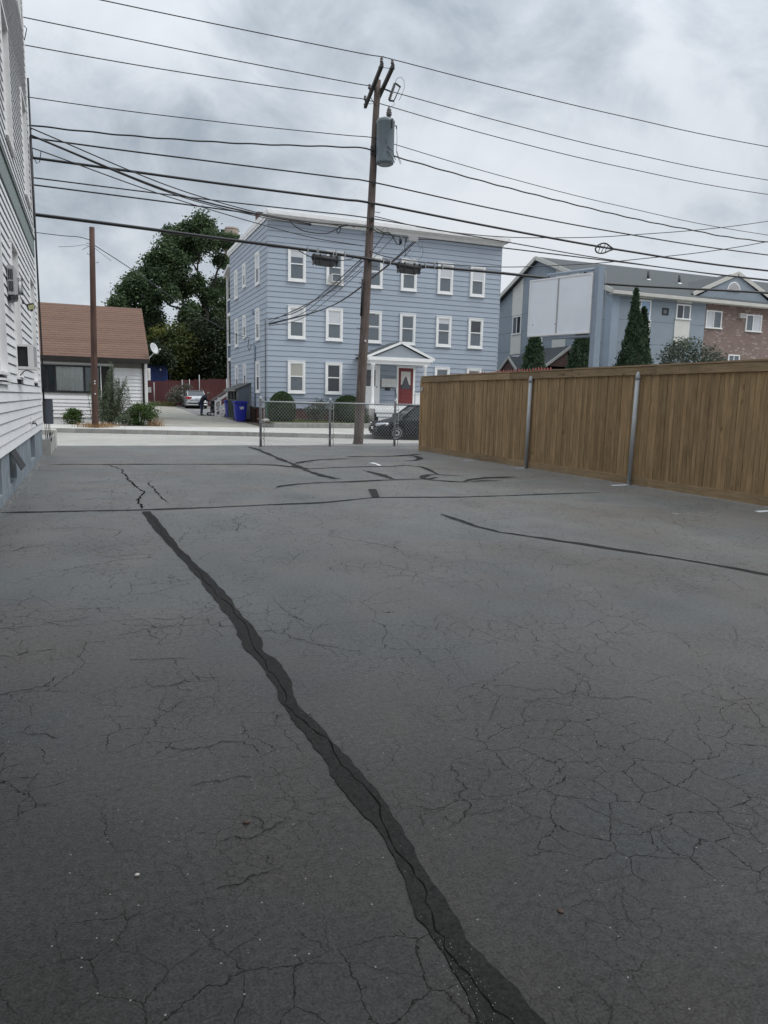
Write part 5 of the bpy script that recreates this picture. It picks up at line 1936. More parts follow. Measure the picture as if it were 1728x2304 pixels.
# ---------------------------------------------------------------- near utility pole
up = thing('utility_pole', 'tall weathered wooden utility pole with double crossarm behind the chain link fence', 'utility pole', (8.52, 23.5, 0))


def pole_x(z):
    return interp(z, [(0, 8.52), (5.74, 8.75), (8.07, 8.85), (10.42, 8.93), (11.8, 8.99)])


def pole_r(z):
    return interp(z, [(0, .170), (2, .160), (11.8, .100)])


k = MB()
zs = [-.3, 0, .5, 1.5, 3, 4.5, 6, 7.5, 9, 10.5, 11.3, 11.74]
k.tube([(pole_x(z), 23.5, z) for z in zs], [pole_r(z) for z in zs], 18)
k.build('shaft', M['pole_wood'], up)
ARMS = (((8.58, 22.1, 11.60), (9.02, 24.75, 11.38)), ((8.92, 22.05, 11.60), (9.32, 24.62, 11.40)))
for a, c in ARMS:
    MB().beam(a, c, .095, .12).build('crossarm', M['arm_wood'], up)
k = MB()
for t in (.06, .93):
    p, q = [Vector(a).lerp(Vector(c), t) for a, c in ARMS]
    k.tube([p + (p - q) * .3, q + (q - p) * .3], .009, 5)
k.tube([Vector(ARMS[0][0]).lerp(Vector(ARMS[0][1]), .68) + Vector((0, 0, -.06)), (8.86, 23.4, 10.95)], .014, 5)
k.tube([Vector(ARMS[1][0]).lerp(Vector(ARMS[1][1]), .66) + Vector((0, 0, -.06)), (9.0, 23.4, 10.95)], .014, 5)
k.build('arm_bolt', M['dark_metal'], up)


def insulator(p, s=1.0, ax=(0, 0, 1)):
    k = MB()
    k.lathe([(.012, -.05), (.012, .0), (.05 * s, .01), (.055 * s, .05), (.035 * s, .07), (.045 * s, .09), (.045 * s, .13), (.02, .16)], p, 10, ax)
    k.build('insulator', M['porcelain'], up)


for a, c in ARMS:
    insulator(Vector(a).lerp(Vector(c), .04) + Vector((0, 0, .10)))
for t in (.62, .90):
    insulator(Vector(ARMS[0][0]).lerp(Vector(ARMS[0][1]), t) + Vector((-.06, 0, .07)), 1.0)
    insulator(Vector(ARMS[1][0]).lerp(Vector(ARMS[1][1]), t) + Vector((.05, 0, .07)), 1.0)
k = MB()
zz = 2.9
sgn = 1
for zz, sgn in ((7.67, 1), (6.95, -1), (6.68, 1), (5.95, 1), (5.35, -1), (4.4, 1), (3.9, -1), (3.0, -1), (2.3, 1), (8.6, -1), (9.3, 1)):
    x_ = pole_x(zz) + sgn * (pole_r(zz) - .02)
    k.tube([(x_, 23.42, zz), (x_ + sgn * .17, 23.40, zz - .015), (x_ + sgn * .175, 23.40, zz + .02)], .010, 5)
k.build('pole_step', M['dark_metal'], up)
k = MB()
for zz in (9.75, 9.55, 9.45, 8.55, 7.9, 7.43, 7.15, 6.13):
    k.tube([(pole_x(zz), 23.28, zz), (pole_x(zz), 23.42, zz)], .02, 6).box(pole_x(zz) - .05, pole_x(zz) + .05, 23.30, 23.36, zz - .06, zz + .04)
k.build('line_bracket', M['dark_metal'], up)
MB().box(pole_x(9.5) - .16, pole_x(9.5) - .10, 23.32, 23.42, 9.42, 9.68).build('secondary_rack', M['dark_metal'], up)
MB().tube([(pole_x(5) - .17, 23.44, 5.5), (pole_x(5) - .175, 23.44, 5.0), (pole_x(4.4) - .18, 23.44, 4.3)], .03, 6).build('riser_guard', M['cable_black'], up)
MB().tube([(pole_x(.9) - .12, 23.34, .9), (8.34, 23.36, .2), (8.25, 23.3, .02)], .012, 5).build('ground_wire', M['dark_metal'], up)
MB().box(pole_x(3.5) - .04, pole_x(3.5) + .03, 23.33, 23.345, 3.45, 3.52).build('pole_tag', M['dish_grey'], up)

tf = thing('transformer', 'grey can transformer hung on the near utility pole', 'transformer', (9.17, 23.2, 9.1))
k = MB()
k.lathe([(.22, 9.10), (.285, 9.14), (.29, 9.2), (.29, 10.34), (.305, 10.36), (.305, 10.42), (.28, 10.47), (.14, 10.53), (.02, 10.54)], (9.17, 23.2, 0), 26)
k.build('tank', M['transformer_grey'], tf)
MB().lathe([(.06, 10.5), (.06, 10.6), (.10, 10.62), (.075, 10.66), (.095, 10.69), (.065, 10.74), (.08, 10.77), (.04, 10.83), (.03, 10.9)], (9.26, 23.15, 0), 12).build('bushing', M['porcelain'], tf)
k = MB()
k.box(9.26, 9.29, 22.88, 22.91, 10.15, 10.44).tube([(9.45, 23.1, 10.3), (9.5, 23.08, 10.32), (9.51, 23.08, 10.22)], .02, 6)
k.box(8.94, 9.02, 23.3, 23.4, 9.5, 9.6).box(8.94, 9.02, 23.3, 23.4, 10.1, 10.2)
k.build('mounting_lug', M['dark_metal'], tf)
k = MB()
k.tube([(9.50, 23.06, 10.25), (9.51, 23.02, 9.9), (9.48, 22.98, 9.55), (9.56, 22.95, 9.3), (9.64, 22.95, 9.18), (9.62, 22.95, 9.12), (9.55, 22.95, 9.25), (9.47, 22.97, 9.5)], .008, 5)
k.tube([(9.0, 23.1, 9.62), (9.15, 22.9, 9.58), (9.3, 22.86, 9.45), (9.42, 22.9, 9.2)], .012, 5)
k.tube([(8.98, 23.1, 9.45), (9.15, 22.88, 9.42), (9.28, 22.86, 9.25), (9.40, 22.9, 9.12)], .012, 5)
k.tube([(9.0, 23.2, 9.85), (9.08, 22.9, 9.8), (9.1, 22.87, 9.62)], .006, 5)
k.build('lead', M['cable_black'], tf)

fc_ = thing('fuse_cutout', 'ribbed fuse cutout with looping lead beside the pole top', 'fuse cutout', (9.4, 23.2, 11.1))
a, c = Vector((9.46, 23.2, 11.62)), Vector((9.27, 23.2, 11.08))
k = MB()
n_ = 11
prof = []
L_ = (c - a).length
for i in range(n_):
    h = L_ * i / n_
    prof += [(.028, h), (.052, h + L_ / n_ * .35), (.028, h + L_ / n_ * .75)]
k.lathe(prof, a, 12, tuple((c - a).normalized()))
k.build('ribbed_insulator', M['porcelain'], fc_)
MB().tube([(9.64, 23.18, 11.54), (9.44, 23.18, 11.10)], .016, 6).build('fuse_tube', M['dark_metal'], fc_)
k = MB()
k.beam(a + Vector((0, 0, .02)), (9.66, 23.18, 11.53), .03, .05).beam(c, (9.44, 23.18, 11.08), .03, .05)
k.beam((9.08, 23.25, 11.42), (9.36, 23.2, 11.35), .03, .04)
k.build('bracket', M['dark_metal'], fc_)
k = MB()
k.tube([a + Vector((.01, 0, .05)), (9.55, 23.2, 11.80), (9.68, 23.2, 11.85), (9.78, 23.2, 11.75), (9.80, 23.2, 11.55), (9.72, 23.2, 11.35), (9.66, 23.3, 11.17)], .007, 5)
k.tube([(9.44, 23.18, 11.06), (9.45, 23.18, 10.98), (9.36, 23.15, 10.9), (9.27, 23.15, 10.88)], .007, 5)
k.build('lead', M['cable_black'], fc_)


# ---------------------------------------------------------------- overhead lines
def spl(pts, n=10):
    """Catmull-Rom through the points"""
    pts = [Vector(p) for p in pts]
    q = [pts[0] * 2 - pts[1]] + pts + [pts[-1] * 2 - pts[-2]]
    res = []
    for i in range(1, len(q) - 2):
        for j in range(n):
            t = j / n
            a, b_, c, d = q[i - 1], q[i], q[i + 1], q[i + 2]
            res.append(.5 * ((2 * b_) + (c - a) * t + (2 * a - 5 * b_ + 4 * c - d) * t * t + (3 * b_ - a - 3 * c + d) * t ** 3))
    res.append(pts[-1])
    return res


def line(name, label, xz, y, r, cat='power line', twist=0.0, ydrift=0.0):
    pts = [(x, y + ydrift * abs(x - 8.9) * .0, z) for x, z in xz]
    p = spl(pts, 8)
    k = MB()
    if twist:
        p = [Vector((v.x, v.y, v.z + twist * math.sin(v.x * 5.5) * .5)) for v in spl(pts, 40)]
    k.tube(p, r * (1.4 if r < .03 else 1.15), 6)
    return tag(k.build(name, M['cable_black']), label, cat)


line('power_line', 'topmost thin power line over the crossarm ends', [(-32, 12.2), (-12, 11.85), (.31, 11.76), (7.23, 11.80), (8.59, 11.84), (8.95, 11.83), (13, 11.68), (17.82, 11.58), (24.9, 11.58), (46, 12.1)], 22.15, .010)
line('power_line', 'thin power line tied at the middle of the crossarm, second from the top', [(-32, 12.1), (-12, 11.75), (-1.15, 11.65), (3.8, 11.61), (8.0, 11.62), (8.85, 11.64), (9.34, 11.61), (14, 11.30), (19.21, 11.07), (26.87, 11.02), (46, 11.5)], 23.75, .010)
line('power_line', 'thin power line tied at the far end of the crossarm, third from the top', [(-32, 11.8), (-12, 11.35), (-1.2, 11.25), (3.91, 11.32), (8.0, 11.47), (8.85, 11.51), (9.51, 11.46), (14, 11.08), (19.82, 10.8), (27.74, 10.74), (46, 11.3)], 24.5, .010)
line('power_line', 'thin line passing in front of the grey transformer', [(-32, 9.7), (-12, 9.45), (-1.15, 9.48), (3.69, 9.63), (7.58, 9.84), (8.68, 9.92), (9.2, 9.87), (13.46, 9.39), (18.9, 8.97), (26.49, 8.71), (46, 8.9)], 23.32, .009)
line('power_line', 'twisted service bundle that meets the pole just under the transformer lead', [(-32, 8.4), (-12, 8.5), (-1.16, 8.76), (3.68, 9.05), (7.59, 9.47), (8.43, 9.55), (8.8, 9.53), (9.59, 9.45), (13.48, 9.05), (18.93, 8.63), (22.41, 8.48), (26.53, 8.43), (46, 8.8)], 23.31, .016, twist=.018)
line('communication_cable', 'thin black cable halfway down the pole, first below the transformer', [(-32, 8.7), (-12, 8.5), (-1.16, 8.44), (3.67, 8.49), (7.6, 8.55), (8.9, 8.55), (13.52, 8.24), (18.98, 8.01), (26.6, 7.92), (46, 8.2)], 23.31, .016, 'cable')
line('communication_cable', 'thick black cable second below the transformer, carrying the slack loop', [(-32, 8.2), (-12, 7.95), (-1.17, 7.92), (3.66, 7.89), (7.61, 7.90), (8.9, 7.90), (13.55, 7.63), (19.04, 7.39), (26.69, 7.29), (46, 7.6)], 23.31, .032, 'cable')
line('communication_cable', 'thin black cable crossing just above the cornice of the blue house', [(-32, 7.7), (-12, 7.45), (-1.18, 7.40), (3.66, 7.39), (6.72, 7.42), (8.6, 7.43), (11.61, 7.30), (13.58, 7.21), (19.08, 6.98), (26.74, 6.93), (46, 7.2)], 23.31, .013, 'cable')
line('communication_cable', 'black cable with drip loops along the cornice shadow of the blue house', [(-32, 7.6), (-12, 7.3), (-1.18, 7.21), (3.65, 7.16), (6.72, 7.09), (8.59, 7.14), (9.12, 7.0), (10.4, 6.95), (11.17, 6.99), (13.7, 6.98), (19.5, 6.95), (28, 6.9), (46, 7.2)], 23.31, .015, 'cable')
line('communication_cable', 'thickest black cable bundle, lowest across the street, carrying the splice cases', [(-32, 6.9), (-12, 6.55), (-1.17, 6.41), (3.63, 6.29), (6.7, 6.21), (8.0, 6.16), (8.75, 6.12), (9.65, 6.06), (10.75, 6.07), (13.5, 6.10), (15.73, 6.09), (19.07, 6.11), (26.71, 6.38), (46, 7)], 23.25, .042, 'cable')
line('support_strand', 'thin strand leaving the pole above the splice cases and rising to the right', [(8.75, 6.40), (9.4, 6.27), (10.8, 6.22), (13.4, 6.30), (15.77, 6.54), (19.3, 7.05), (26.53, 8.45), (40, 12)], 23.34, .011, 'cable')
line('support_strand', 'thin strand crossing the upper cables to the right of the pole', [(8.92, 7.51), (11.0, 7.32), (13.4, 7.34), (15.7, 7.52), (19.2, 7.96), (26.41, 9.25), (40, 12.5)], 23.34, .010, 'cable')
# drops from the clapboard house to the pole line
HC = (-1.02, 19.4)


def drop(label, pts, r, m='cable_black'):
    return tag(MB().tube(spl(pts, 10), r * 1.35, 6).build('service_drop', M[m]), label, 'cable')


drop('upper black service drop from the clapboard house corner to the blue house cornice line', [(-1.08, 19.5, 7.52), (2.15, 21.2, 7.08), (5.0, 23.0, 7.10), (6.7, 23.2, 7.05)], .011)
drop('thicker black service drop from the clapboard house corner, upper of a close pair', [(-1.08, 19.5, 7.36), (2.15, 21.2, 6.95), (4.8, 22.9, 7.05), (6.7, 23.2, 7.00)], .017)
drop('thin black service drop from the clapboard house corner, lower of a close pair', [(-1.08, 19.5, 7.35), (2.15, 21.2, 6.91), (4.8, 22.9, 6.99), (6.7, 23.2, 6.96)], .010)
drop('lowest black service drop from the clapboard house corner to the near pole', [(-1.08, 19.5, 7.02), (-.93, 19.65, 7.1), (2.15, 21.2, 6.80), (6.2, 22.9, 6.58), (8.5, 23.3, 6.53)], .011)
k = MB()
k.tube([(-.88, 19.8, 7.12), (-.92, 19.85, 6.9), (-.98, 19.8, 6.84), (-1.05, 19.7, 6.95), (-1.07, 19.6, 7.3)], .010, 5)
k.tube([(-1.05, 19.5, 7.5), (-1.09, 19.5, 7.3), (-1.08, 19.5, 6.6)], .012, 5)
tag(k.build('drip_loop', M['cable_black']), 'short black drip loop at the corner of the clapboard house', 'cable')
# drops to the blue house
PH = (8.60, 37.92)
drop('long grey service drop from the near pole to the blue house corner, upper one', [(8.45, 23.3, 6.11), (8.7, 28, 5.72), (8.9, 33, 5.45), (8.66, 37.9, 5.52)], .016, 'wire_grey')
drop('long grey service drop from the near pole to the blue house corner, middle one', [(8.47, 23.3, 6.05), (8.75, 28, 5.6), (8.95, 33, 5.28), (8.68, 37.9, 5.34)], .012, 'wire_grey')
drop('long thin service drop from the near pole to the blue house corner, lowest one', [(8.50, 23.3, 5.78), (8.8, 28, 5.4), (9.0, 33, 5.10), (8.70, 37.9, 5.20)], .010, 'wire_grey')
drop('black service drop running from the terminal box down behind the pole to the blue house', [(10.46, 23.25, 6.92), (10.3, 26, 6.35), (9.9, 31, 5.55), (8.72, 37.9, 5.30)], .018)
drop('second black service drop from the terminal box beside the first', [(10.36, 23.25, 6.90), (10.2, 26, 6.3), (9.8, 31, 5.5), (8.7, 37.9, 5.26)], .012)
drop('thin drop from the cornice line cable down behind the pole', [(9.25, 23.3, 6.98), (9.15, 25, 6.4), (9.0, 29, 5.75), (8.72, 37.9, 5.4)], .010)
drop('thin drop from the cornice line cable, right of its twin behind the pole', [(9.62, 23.3, 6.95), (9.4, 25.5, 6.35), (9.1, 30, 5.72), (8.74, 37.9, 5.42)], .008)
# loops and terminals on the lower cables
k = MB()
k.tube(spl([(5.95, 23.28, 7.11), (6.2, 23.28, 6.90), (6.55, 23.28, 6.78), (7.2, 23.28, 6.78), (7.55, 23.28, 6.95), (7.9, 23.28, 7.10), (8.5, 23.28, 7.12)], 8), .016, 6)
k.tube(spl([(6.7, 23.28, 7.08), (7.62, 23.27, 7.06), (7.68, 23.27, 6.9), (7.62, 23.27, 6.82), (7.58, 23.27, 6.9), (7.68, 23.27, 7.05), (7.9, 23.27, 7.13), (8.2, 23.27, 7.08)], 8), .014, 6)
tag(k.build('cable_loop', M['cable_black']), 'sagging black cable loops left of the near pole below the cornice', 'cable')
tb = thing('cable_terminal', 'grey terminal box with tangled leads hung beside the near pole', 'terminal box', (10.2, 23.25, 6.9))
MB().box(10.10, 10.44, 23.20, 23.30, 6.84, 6.99).build('box', M['ac_grey'], tb)
MB().lathe([(.05, 6.72), (.05, 6.92), (.02, 6.95)], (9.82, 23.25, 0), 10).build('drop_terminal', M['wire_grey'], tb)
MB().box(9.98, 10.05, 23.22, 23.28, 6.78, 6.92).build('amplifier', M['wire_grey'], tb)
k = MB()
k.tube(spl([(8.95, 23.28, 7.12), (9.2, 23.26, 7.02), (9.4, 23.26, 7.03), (9.55, 23.26, 6.9), (9.68, 23.26, 6.72), (9.8, 23.26, 6.70), (9.85, 23.26, 6.8)], 8), .018, 6)
k.tube(spl([(9.1, 23.26, 6.98), (9.2, 23.26, 7.16), (9.32, 23.26, 7.18), (9.38, 23.26, 7.0), (9.45, 23.26, 6.87), (9.6, 23.26, 6.95)], 8), .005, 5)
k.tube(spl([(10.4, 23.26, 6.85), (10.52, 23.26, 6.7), (10.56, 23.26, 6.62), (10.6, 23.26, 6.72), (10.66, 23.26, 6.6), (10.62, 23.26, 6.38), (10.45, 23.26, 6.26), (10.25, 23.26, 6.26), (10.08, 23.26, 6.36)], 8), .006, 5)
k.tube(spl([(10.0, 23.26, 6.8), (9.98, 23.26, 6.6), (10.02, 23.26, 6.45), (9.98, 23.26, 6.32), (10.05, 23.26, 6.4), (10.2, 23.26, 6.6)], 8), .012, 5)
k.build('lead', M['cable_black'], tb)


def case(name, label, cx_, z_, w):
    t = thing(name, label, 'splice case', (cx_, 23.22, z_))
    MB().lathe([(.03, -w / 2), (.10, -w / 2 + .03), (.11, 0), (.10, w / 2 - .03), (.03, w / 2)], (cx_, 23.22, z_), 14, (1, 0, -.03)).build('barrel', M['black_rubber'], t)
    MB().prism([(cx_ - w * .40, z_ - .05), (cx_ + w * .38, z_ - .05), (cx_ + w * .33, z_ - .20), (cx_ + w * .28, z_ - .24), (cx_ - w * .32, z_ - .22), (cx_ - w * .38, z_ - .16)], 'y', 23.14, 23.30).build('lower_shell', M['black_rubber'], t)
    k = MB()
    for q in (-.42, -.2, .2, .42):
        k.box(cx_ + q * w - .015, cx_ + q * w + .015, 23.12, 23.32, z_ - .22, z_ + .12)
    k.build('clamp', M['dark_metal'], t)
    k = MB()
    for q in (-.3, .3):
        k.box(cx_ + q * w - .012, cx_ + q * w + .012, 23.20, 23.24, z_ + .1, z_ + .26)
    k.build('hanger', M['galvanised'], t)
    MB().tube([(cx_ - w * .48, 23.22, z_), (cx_ - w * .7, 23.22, z_ + .07), (cx_ - w * .95, 23.24, z_ + .17)], .014, 6).tube([(cx_ + w * .48, 23.22, z_ - .02), (cx_ + w * .8, 23.22, z_ + .03), (cx_ + w * 1.05, 23.24, z_ + .10)], .014, 6).build('tail', M['cable_black'], t)


case('splice_case', 'black cable splice case hanging left of the near pole', 7.18, 5.99, .92)
case('splice_case', 'black cable splice case hanging right of the near pole', 10.13, 6.00, .90)
sl_ = thing('cable_slack_loop', 'teardrop snowshoe loop storing slack on the thick cable above the sign', 'cable loop', (18.1, 23.25, 7.35))
k = MB()
loop = [(18.55, 7.37), (18.40, 7.44), (18.2, 7.53), (18.0, 7.52), (17.8, 7.42), (17.72, 7.30), (17.78, 7.19), (17.95, 7.16), (18.15, 7.20), (18.35, 7.29), (18.55, 7.36)]
k.tube(spl([(x, 23.2, z) for x, z in loop], 6), .028, 6)
k.build('cable_coil', M['cable_black'], sl_)
k = MB()
for p, q in (((17.95, 7.50), (17.86, 7.20)), ((18.15, 7.50), (17.98, 7.18)), ((18.28, 7.46), (18.15, 7.22)), ((17.76, 7.36), (18.5, 7.37))):
    k.tube([(p[0], 23.19, p[1]), (q[0], 23.19, q[1])], .015, 5)
k.build('frame', M['dark_metal'], sl_)
ck = MB().box(-.012, .012, 23.20, 23.30, -.06, .13).mesh('clip', M['galvanised'])
cc_ = thing('cable_clip_set', 'row of pale metal clips holding the lowest cable at the pole', 'clips', (8.7, 23.25, 6.1))
for x_ in (6.6, 6.95, 7.55, 7.85, 9.2, 9.45, 10.75, 11.1, 11.4):
    put('clip', ck, cc_, (x_, 0, interp(x_, [(6.6, 6.21), (8, 6.16), (8.75, 6.12), (9.65, 6.06), (12, 6.08)])))

# ---------------------------------------------------------------- second pole across the street
sp = thing('utility_pole', 'short rusty brown wooden pole without crossarm before the low white house', 'utility pole', (.12, 32.2, .1))
k = MB()
zs = [-.2, .2, 2, 4, 6, 8.05]
k.tube([(.12 + .02 * z, 32.2, z) for z in zs], [.132, .130, .125, .118, .11, .10], 16)
k.build('shaft', M['pole_rust'], sp)
k = MB()
for zz in (2.03, 1.93, 1.52):
    k.lathe([(.03, 0), (.03, .012)], (.17, 32.075, zz), 8, (0, -1, 0))
k.build('reflector', M['paint_white'], sp)
k = MB()
for zz, s_ in ((7.0, -1), (6.7, 1), (7.4, -1)):
    k.tube([(.27 + s_ * .1, 32.15, zz), (.27 + s_ * .2, 32.12, zz), (.27 + s_ * .2, 32.12, zz + .05)], .010, 5)
k.build('hook', M['dark_metal'], sp)
k = MB()
for i in range(6):
    k.box(.14 + .02 * i, .15 + .02 * i, 32.05, 32.06, .3 + i * 1.1, .32 + i * 1.1)
drop('thin wire leaving the short brown pole to the left', [(.2, 32.15, 7.55), (-.3, 32.1, 7.62), (-1.5, 32, 7.60), (-8, 31.5, 7.75), (-25, 31, 8.6)], .011, 'wire_grey')
drop('thin service wire from the short brown pole to the blue house side mast', [(.38, 32.15, 7.35), (2.0, 34.0, 6.75), (4.5, 37.0, 5.75), (7.0, 39.7, 4.95), (8.40, 41.3, 4.80)], .013, 'wire_grey')
k = MB()
k.tube([(.18, 32.1, 7.30), (-.05, 32.0, 7.32), (-.45, 31.8, 7.18), (-.95, 31.6, 7.08)], .008, 5).tube([(.36, 32.1, 7.25), (.6, 32.0, 7.05), (.95, 31.9, 6.78)], .008, 5)
k.tube([(.2, 32.1, 7.33), (0, 32.05, 7.2), (-.1, 32, 7.12)], .01, 5)
tag(k.build('cut_wire', M['wire_grey']), 'short loose wire ends at the top of the brown pole', 'wire')
# ---------------------------------------------------------------- plants
def leaf_mesh(name, pts, size, m, aspect=.55, droop=.25, svar=.4):
    """one small bent leaf (two triangles over a fold) at every point"""
    pts = np.asarray(pts, dtype=np.float64)
    n = len(pts)
    a = rng.uniform(0, 2 * np.pi, n)
    el = rng.normal(-droop, .55, n)
    d = np.stack([np.cos(a) * np.cos(el), np.sin(a) * np.cos(el), np.sin(el)], 1)
    rnd_ = rng.normal(0, 1, (n, 3))
    s = np.cross(d, rnd_)
    s /= np.linalg.norm(s, axis=1)[:, None] + 1e-9
    L = size * rng.uniform(1 - svar, 1 + svar, n)[:, None]
    w = L * aspect * .5
    up_ = np.cross(s, d)
    p0 = pts
    p1 = pts + d * L * .5 + s * w + up_ * w * .25
    p2 = pts + d * L
    p3 = pts + d * L * .5 - s * w + up_ * w * .25
    V = np.stack([p0, p1, p2, p3], 1).reshape(-1, 3)
    me = bpy.data.meshes.new(name)
    me.vertices.add(4 * n)
    me.vertices.foreach_set('co', V.ravel())
    idx = np.arange(n) * 4
    T = np.stack([idx, idx + 1, idx + 2, idx, idx + 2, idx + 3], 1).ravel()
    me.loops.add(6 * n)
    me.loops.foreach_set('vertex_index', T)
    me.polygons.add(2 * n)
    me.polygons.foreach_set('loop_start', np.arange(2 * n) * 3)
    me.polygons.foreach_set('loop_total', np.full(2 * n, 3))
    me.materials.append(m)
    me.update(calc_edges=True)
    return me


def ball(c, r, n, inner=.45, squash=1.0):
    v = rng.normal(0, 1, (n, 3))
    v /= np.linalg.norm(v, axis=1)[:, None]
    rr = inner + (1 - inner) * rng.uniform(0, 1, n) ** .6
    lump = 1 + .16 * np.sin(v[:, 0] * 5 + c[0]) * np.cos(v[:, 2] * 6 + c[1]) + .12 * np.sin(v[:, 1] * 9)
    q = v * (rr * lump)[:, None] * np.array([r, r, r * squash])
    return q + np.array(c)


def clustered(c, r, n, twigs=14, inner=.3, spread=.28):
    """leaves gathered on twig ends, so the crown has gaps"""
    t = ball(c, r * .92, twigs, .45)
    ids = rng.integers(0, twigs, n)
    return t[ids] + rng.normal(0, spread * r, (n, 3)) * np.array([1, 1, .75])


def limb(k, p, q, r0, r1, bend=.12, n=5):
    p, q = Vector(p), Vector(q)
    L = (q - p).length
    pts = [p.lerp(q, i / n) + (Vector((random.gauss(0, 1), random.gauss(0, 1), random.gauss(0, .5))) * L * bend * .3 if 0 < i < n else Vector((0, 0, 0))) for i in range(n + 1)]
    k.tube(pts, [r0 + (r1 - r0) * i / n for i in range(n + 1)], 7)


BIG = [(2.6, 9.9, .89), (3.6, 11.0, 1.06), (4.2, 12.1, .98), (5.2, 12.8, 1.16), (5.4, 10.9, 1.33), (6.1, 14.3, .91), (7.2, 15.2, 1.09), (6.9, 13.1, 1.26), (8.2, 14.1, 1.28), (7.8, 17.6, .67), (8.4, 16.8, 1.02), (9.5, 17.5, 1.03), (10.6, 18.1, 1.12), (11.7, 17.7, 1.05), (12.6, 17.1, .97), (13.4, 16.6, .8), (9.7, 15.9, 1.12), (11.0, 16.3, .96), (12.9, 15.4, .8), (9.0, 12.2, 1.03), (10.1, 12.5, .87), (11.4, 11.4, .97), (12.7, 12.7, .98), (13.3, 10.8, .99), (3.7, 9.1, 1.07), (5.8, 8.8, 1.26), (9.2, 9.7, 1.04), (10.4, 9.8, .96), (12.2, 9.4, 1.07), (13.6, 13.9, .63), (7.3, 11.3, .85), (4.5, 8.1, .99)]
YEL = [(7.6, 7.3, 1.14), (8.6, 6.2, 1.24), (6.2, 6.9, 1.04), (7.2, 5.3, 1.39), (9.0, 4.5, 1.25), (8.0, 3.9, 1.24), (6.9, 3.6, 1.2)]
YEL2 = [(12.6, 6.8, 1.03), (12.8, 5.1, .95), (13.6, 6.0, 1.1), (13.2, 4.2, 1.1), (14.2, 7.2, 1.0), (14.6, 5.2, 1.2)]
DRK = [(10.1, 7.2, 1.55), (11.4, 5.6, 1.49), (10.1, 4.6, 1.47), (12.3, 4.1, 1.24), (10.9, 3.4, 1.14), (9.2, 2.9, .94), (11.6, 8.0, 1.0)]
DRK2 = [(5.8, 7.6, .98), (5.6, 6.6, .8), (6.3, 6.2, .7), (5.3, 5.7, .9), (4.6, 6.9, 1.0), (3.6, 7.6, 1.1), (2.6, 7.0, 1.1)]


def tree(name, label, base, clumps, y, depth, trunk, m, size, per, limbs, cat='tree', inner=.3, grow=1.06):
    t = thing(name, label, cat, base)
    pts = []
    for i, (x, z, r) in enumerate(clumps):
        r *= grow
        yy = y + random.uniform(-depth, depth)
        n = int(per * r * r)
        pts.append(clustered((x, yy, z), r, int(n * 1.2), int(22 * r + 7)))
        pts.append(ball((x, yy, z), r * 1.0, int(n * .7), .3))
    put('crown', leaf_mesh('crown', np.concatenate(pts), size, m), t)
    k = MB()
    for a, b_, r0, r1 in limbs:
        limb(k, a, b_, r0, r1)
    k.build('trunk', M['bark'], t)
    return t


B0 = (12.1, 75.5, .8)
F1, F2, F3 = (11.5, 75.5, 6.9), (10.85, 75.5, 10.3), (9.3, 75.5, 9.6)
tree('broadleaf_tree', 'big dark green broadleaf tree towering behind the red fence between two houses', B0, BIG, 76, 2.3, None, M['leaf_big'], .27, 820,
     [(B0, F1, .42, .33), (F1, F2, .32, .22), (F1, F3, .26, .15), (F2, (10.2, 75.5, 13.7), .19, .10), (F2, (12.5, 76, 14.7), .18, .08), (F3, (7.2, 75.5, 12.4), .14, .06), (F3, (5.4, 75.5, 11.5), .12, .05),
      ((10.2, 75.5, 13.7), (8.4, 76, 16.6), .09, .03), ((10.2, 75.5, 13.7), (10.7, 76, 17.6), .09, .03), ((12.5, 76, 14.7), (12.8, 76, 17), .07, .03), (F1, (13.2, 75.5, 10.6), .16, .06), ((13.2, 75.5, 10.6), (13.5, 75.5, 13.6), .08, .03),
      (F2, (8.2, 75.3, 14), .12, .04), ((7.2, 75.5, 12.4), (6.2, 75.3, 14.2), .06, .03), ((5.4, 75.5, 11.5), (3.2, 75.2, 10.6), .06, .02)])
tree('small_tree', 'yellowish green small tree behind the red fence beside the blue container', (7.8, 72, .8), YEL, 72, 1.2, None, M['leaf_mid'], .24, 620, [((7.8, 72, .8), (7.8, 72, 4.5), .14, .07), ((7.8, 72, 3.5), (6.6, 72, 6.4), .07, .03), ((7.8, 72, 4), (8.4, 72, 6.4), .07, .03)])
tree('small_tree', 'yellowish green small tree right of the dark trunk, next to the rear porches', (13.2, 72, .8), YEL2, 72, 1.2, None, M['leaf_mid'], .24, 620, [((13.2, 72, .8), (13.2, 72, 4.5), .12, .06), ((13.2, 72, 3.6), (14, 72, 6.4), .06, .03)])
tree('dense_bush', 'dense dark green bush mass at the foot of the big tree', (10.6, 70.5, .8), DRK, 71.5, 1.0, None, M['leaf_dark'], .26, 560, [((10.6, 70.5, .8), (10.5, 71, 5), .15, .06)], 'bush')
tree('small_tree', 'dark green tree behind the brown roof, above the blue container', (4.0, 74, .8), DRK2, 73.8, 1.0, None, M['leaf_dark'], .25, 600, [((4.0, 74, .8), (4.4, 74, 7), .16, .07)])
tree('distant_tree', 'dark tree farther off in the gap behind the rear porches', (17, 92, .8), [(17, 8.5, 2.2), (18.5, 6.5, 2.4), (15.5, 6.2, 2.2), (17, 4, 2.6), (14.4, 4.2, 2), (19.8, 4.2, 2.2), (13, 8.6, 1.6), (12, 6.4, 2), (11, 9.8, 1.5)], 90, 1.5, None, M['leaf_dark'], .36, 260, [((17, 92, .8), (17, 91, 6), .2, .1)])
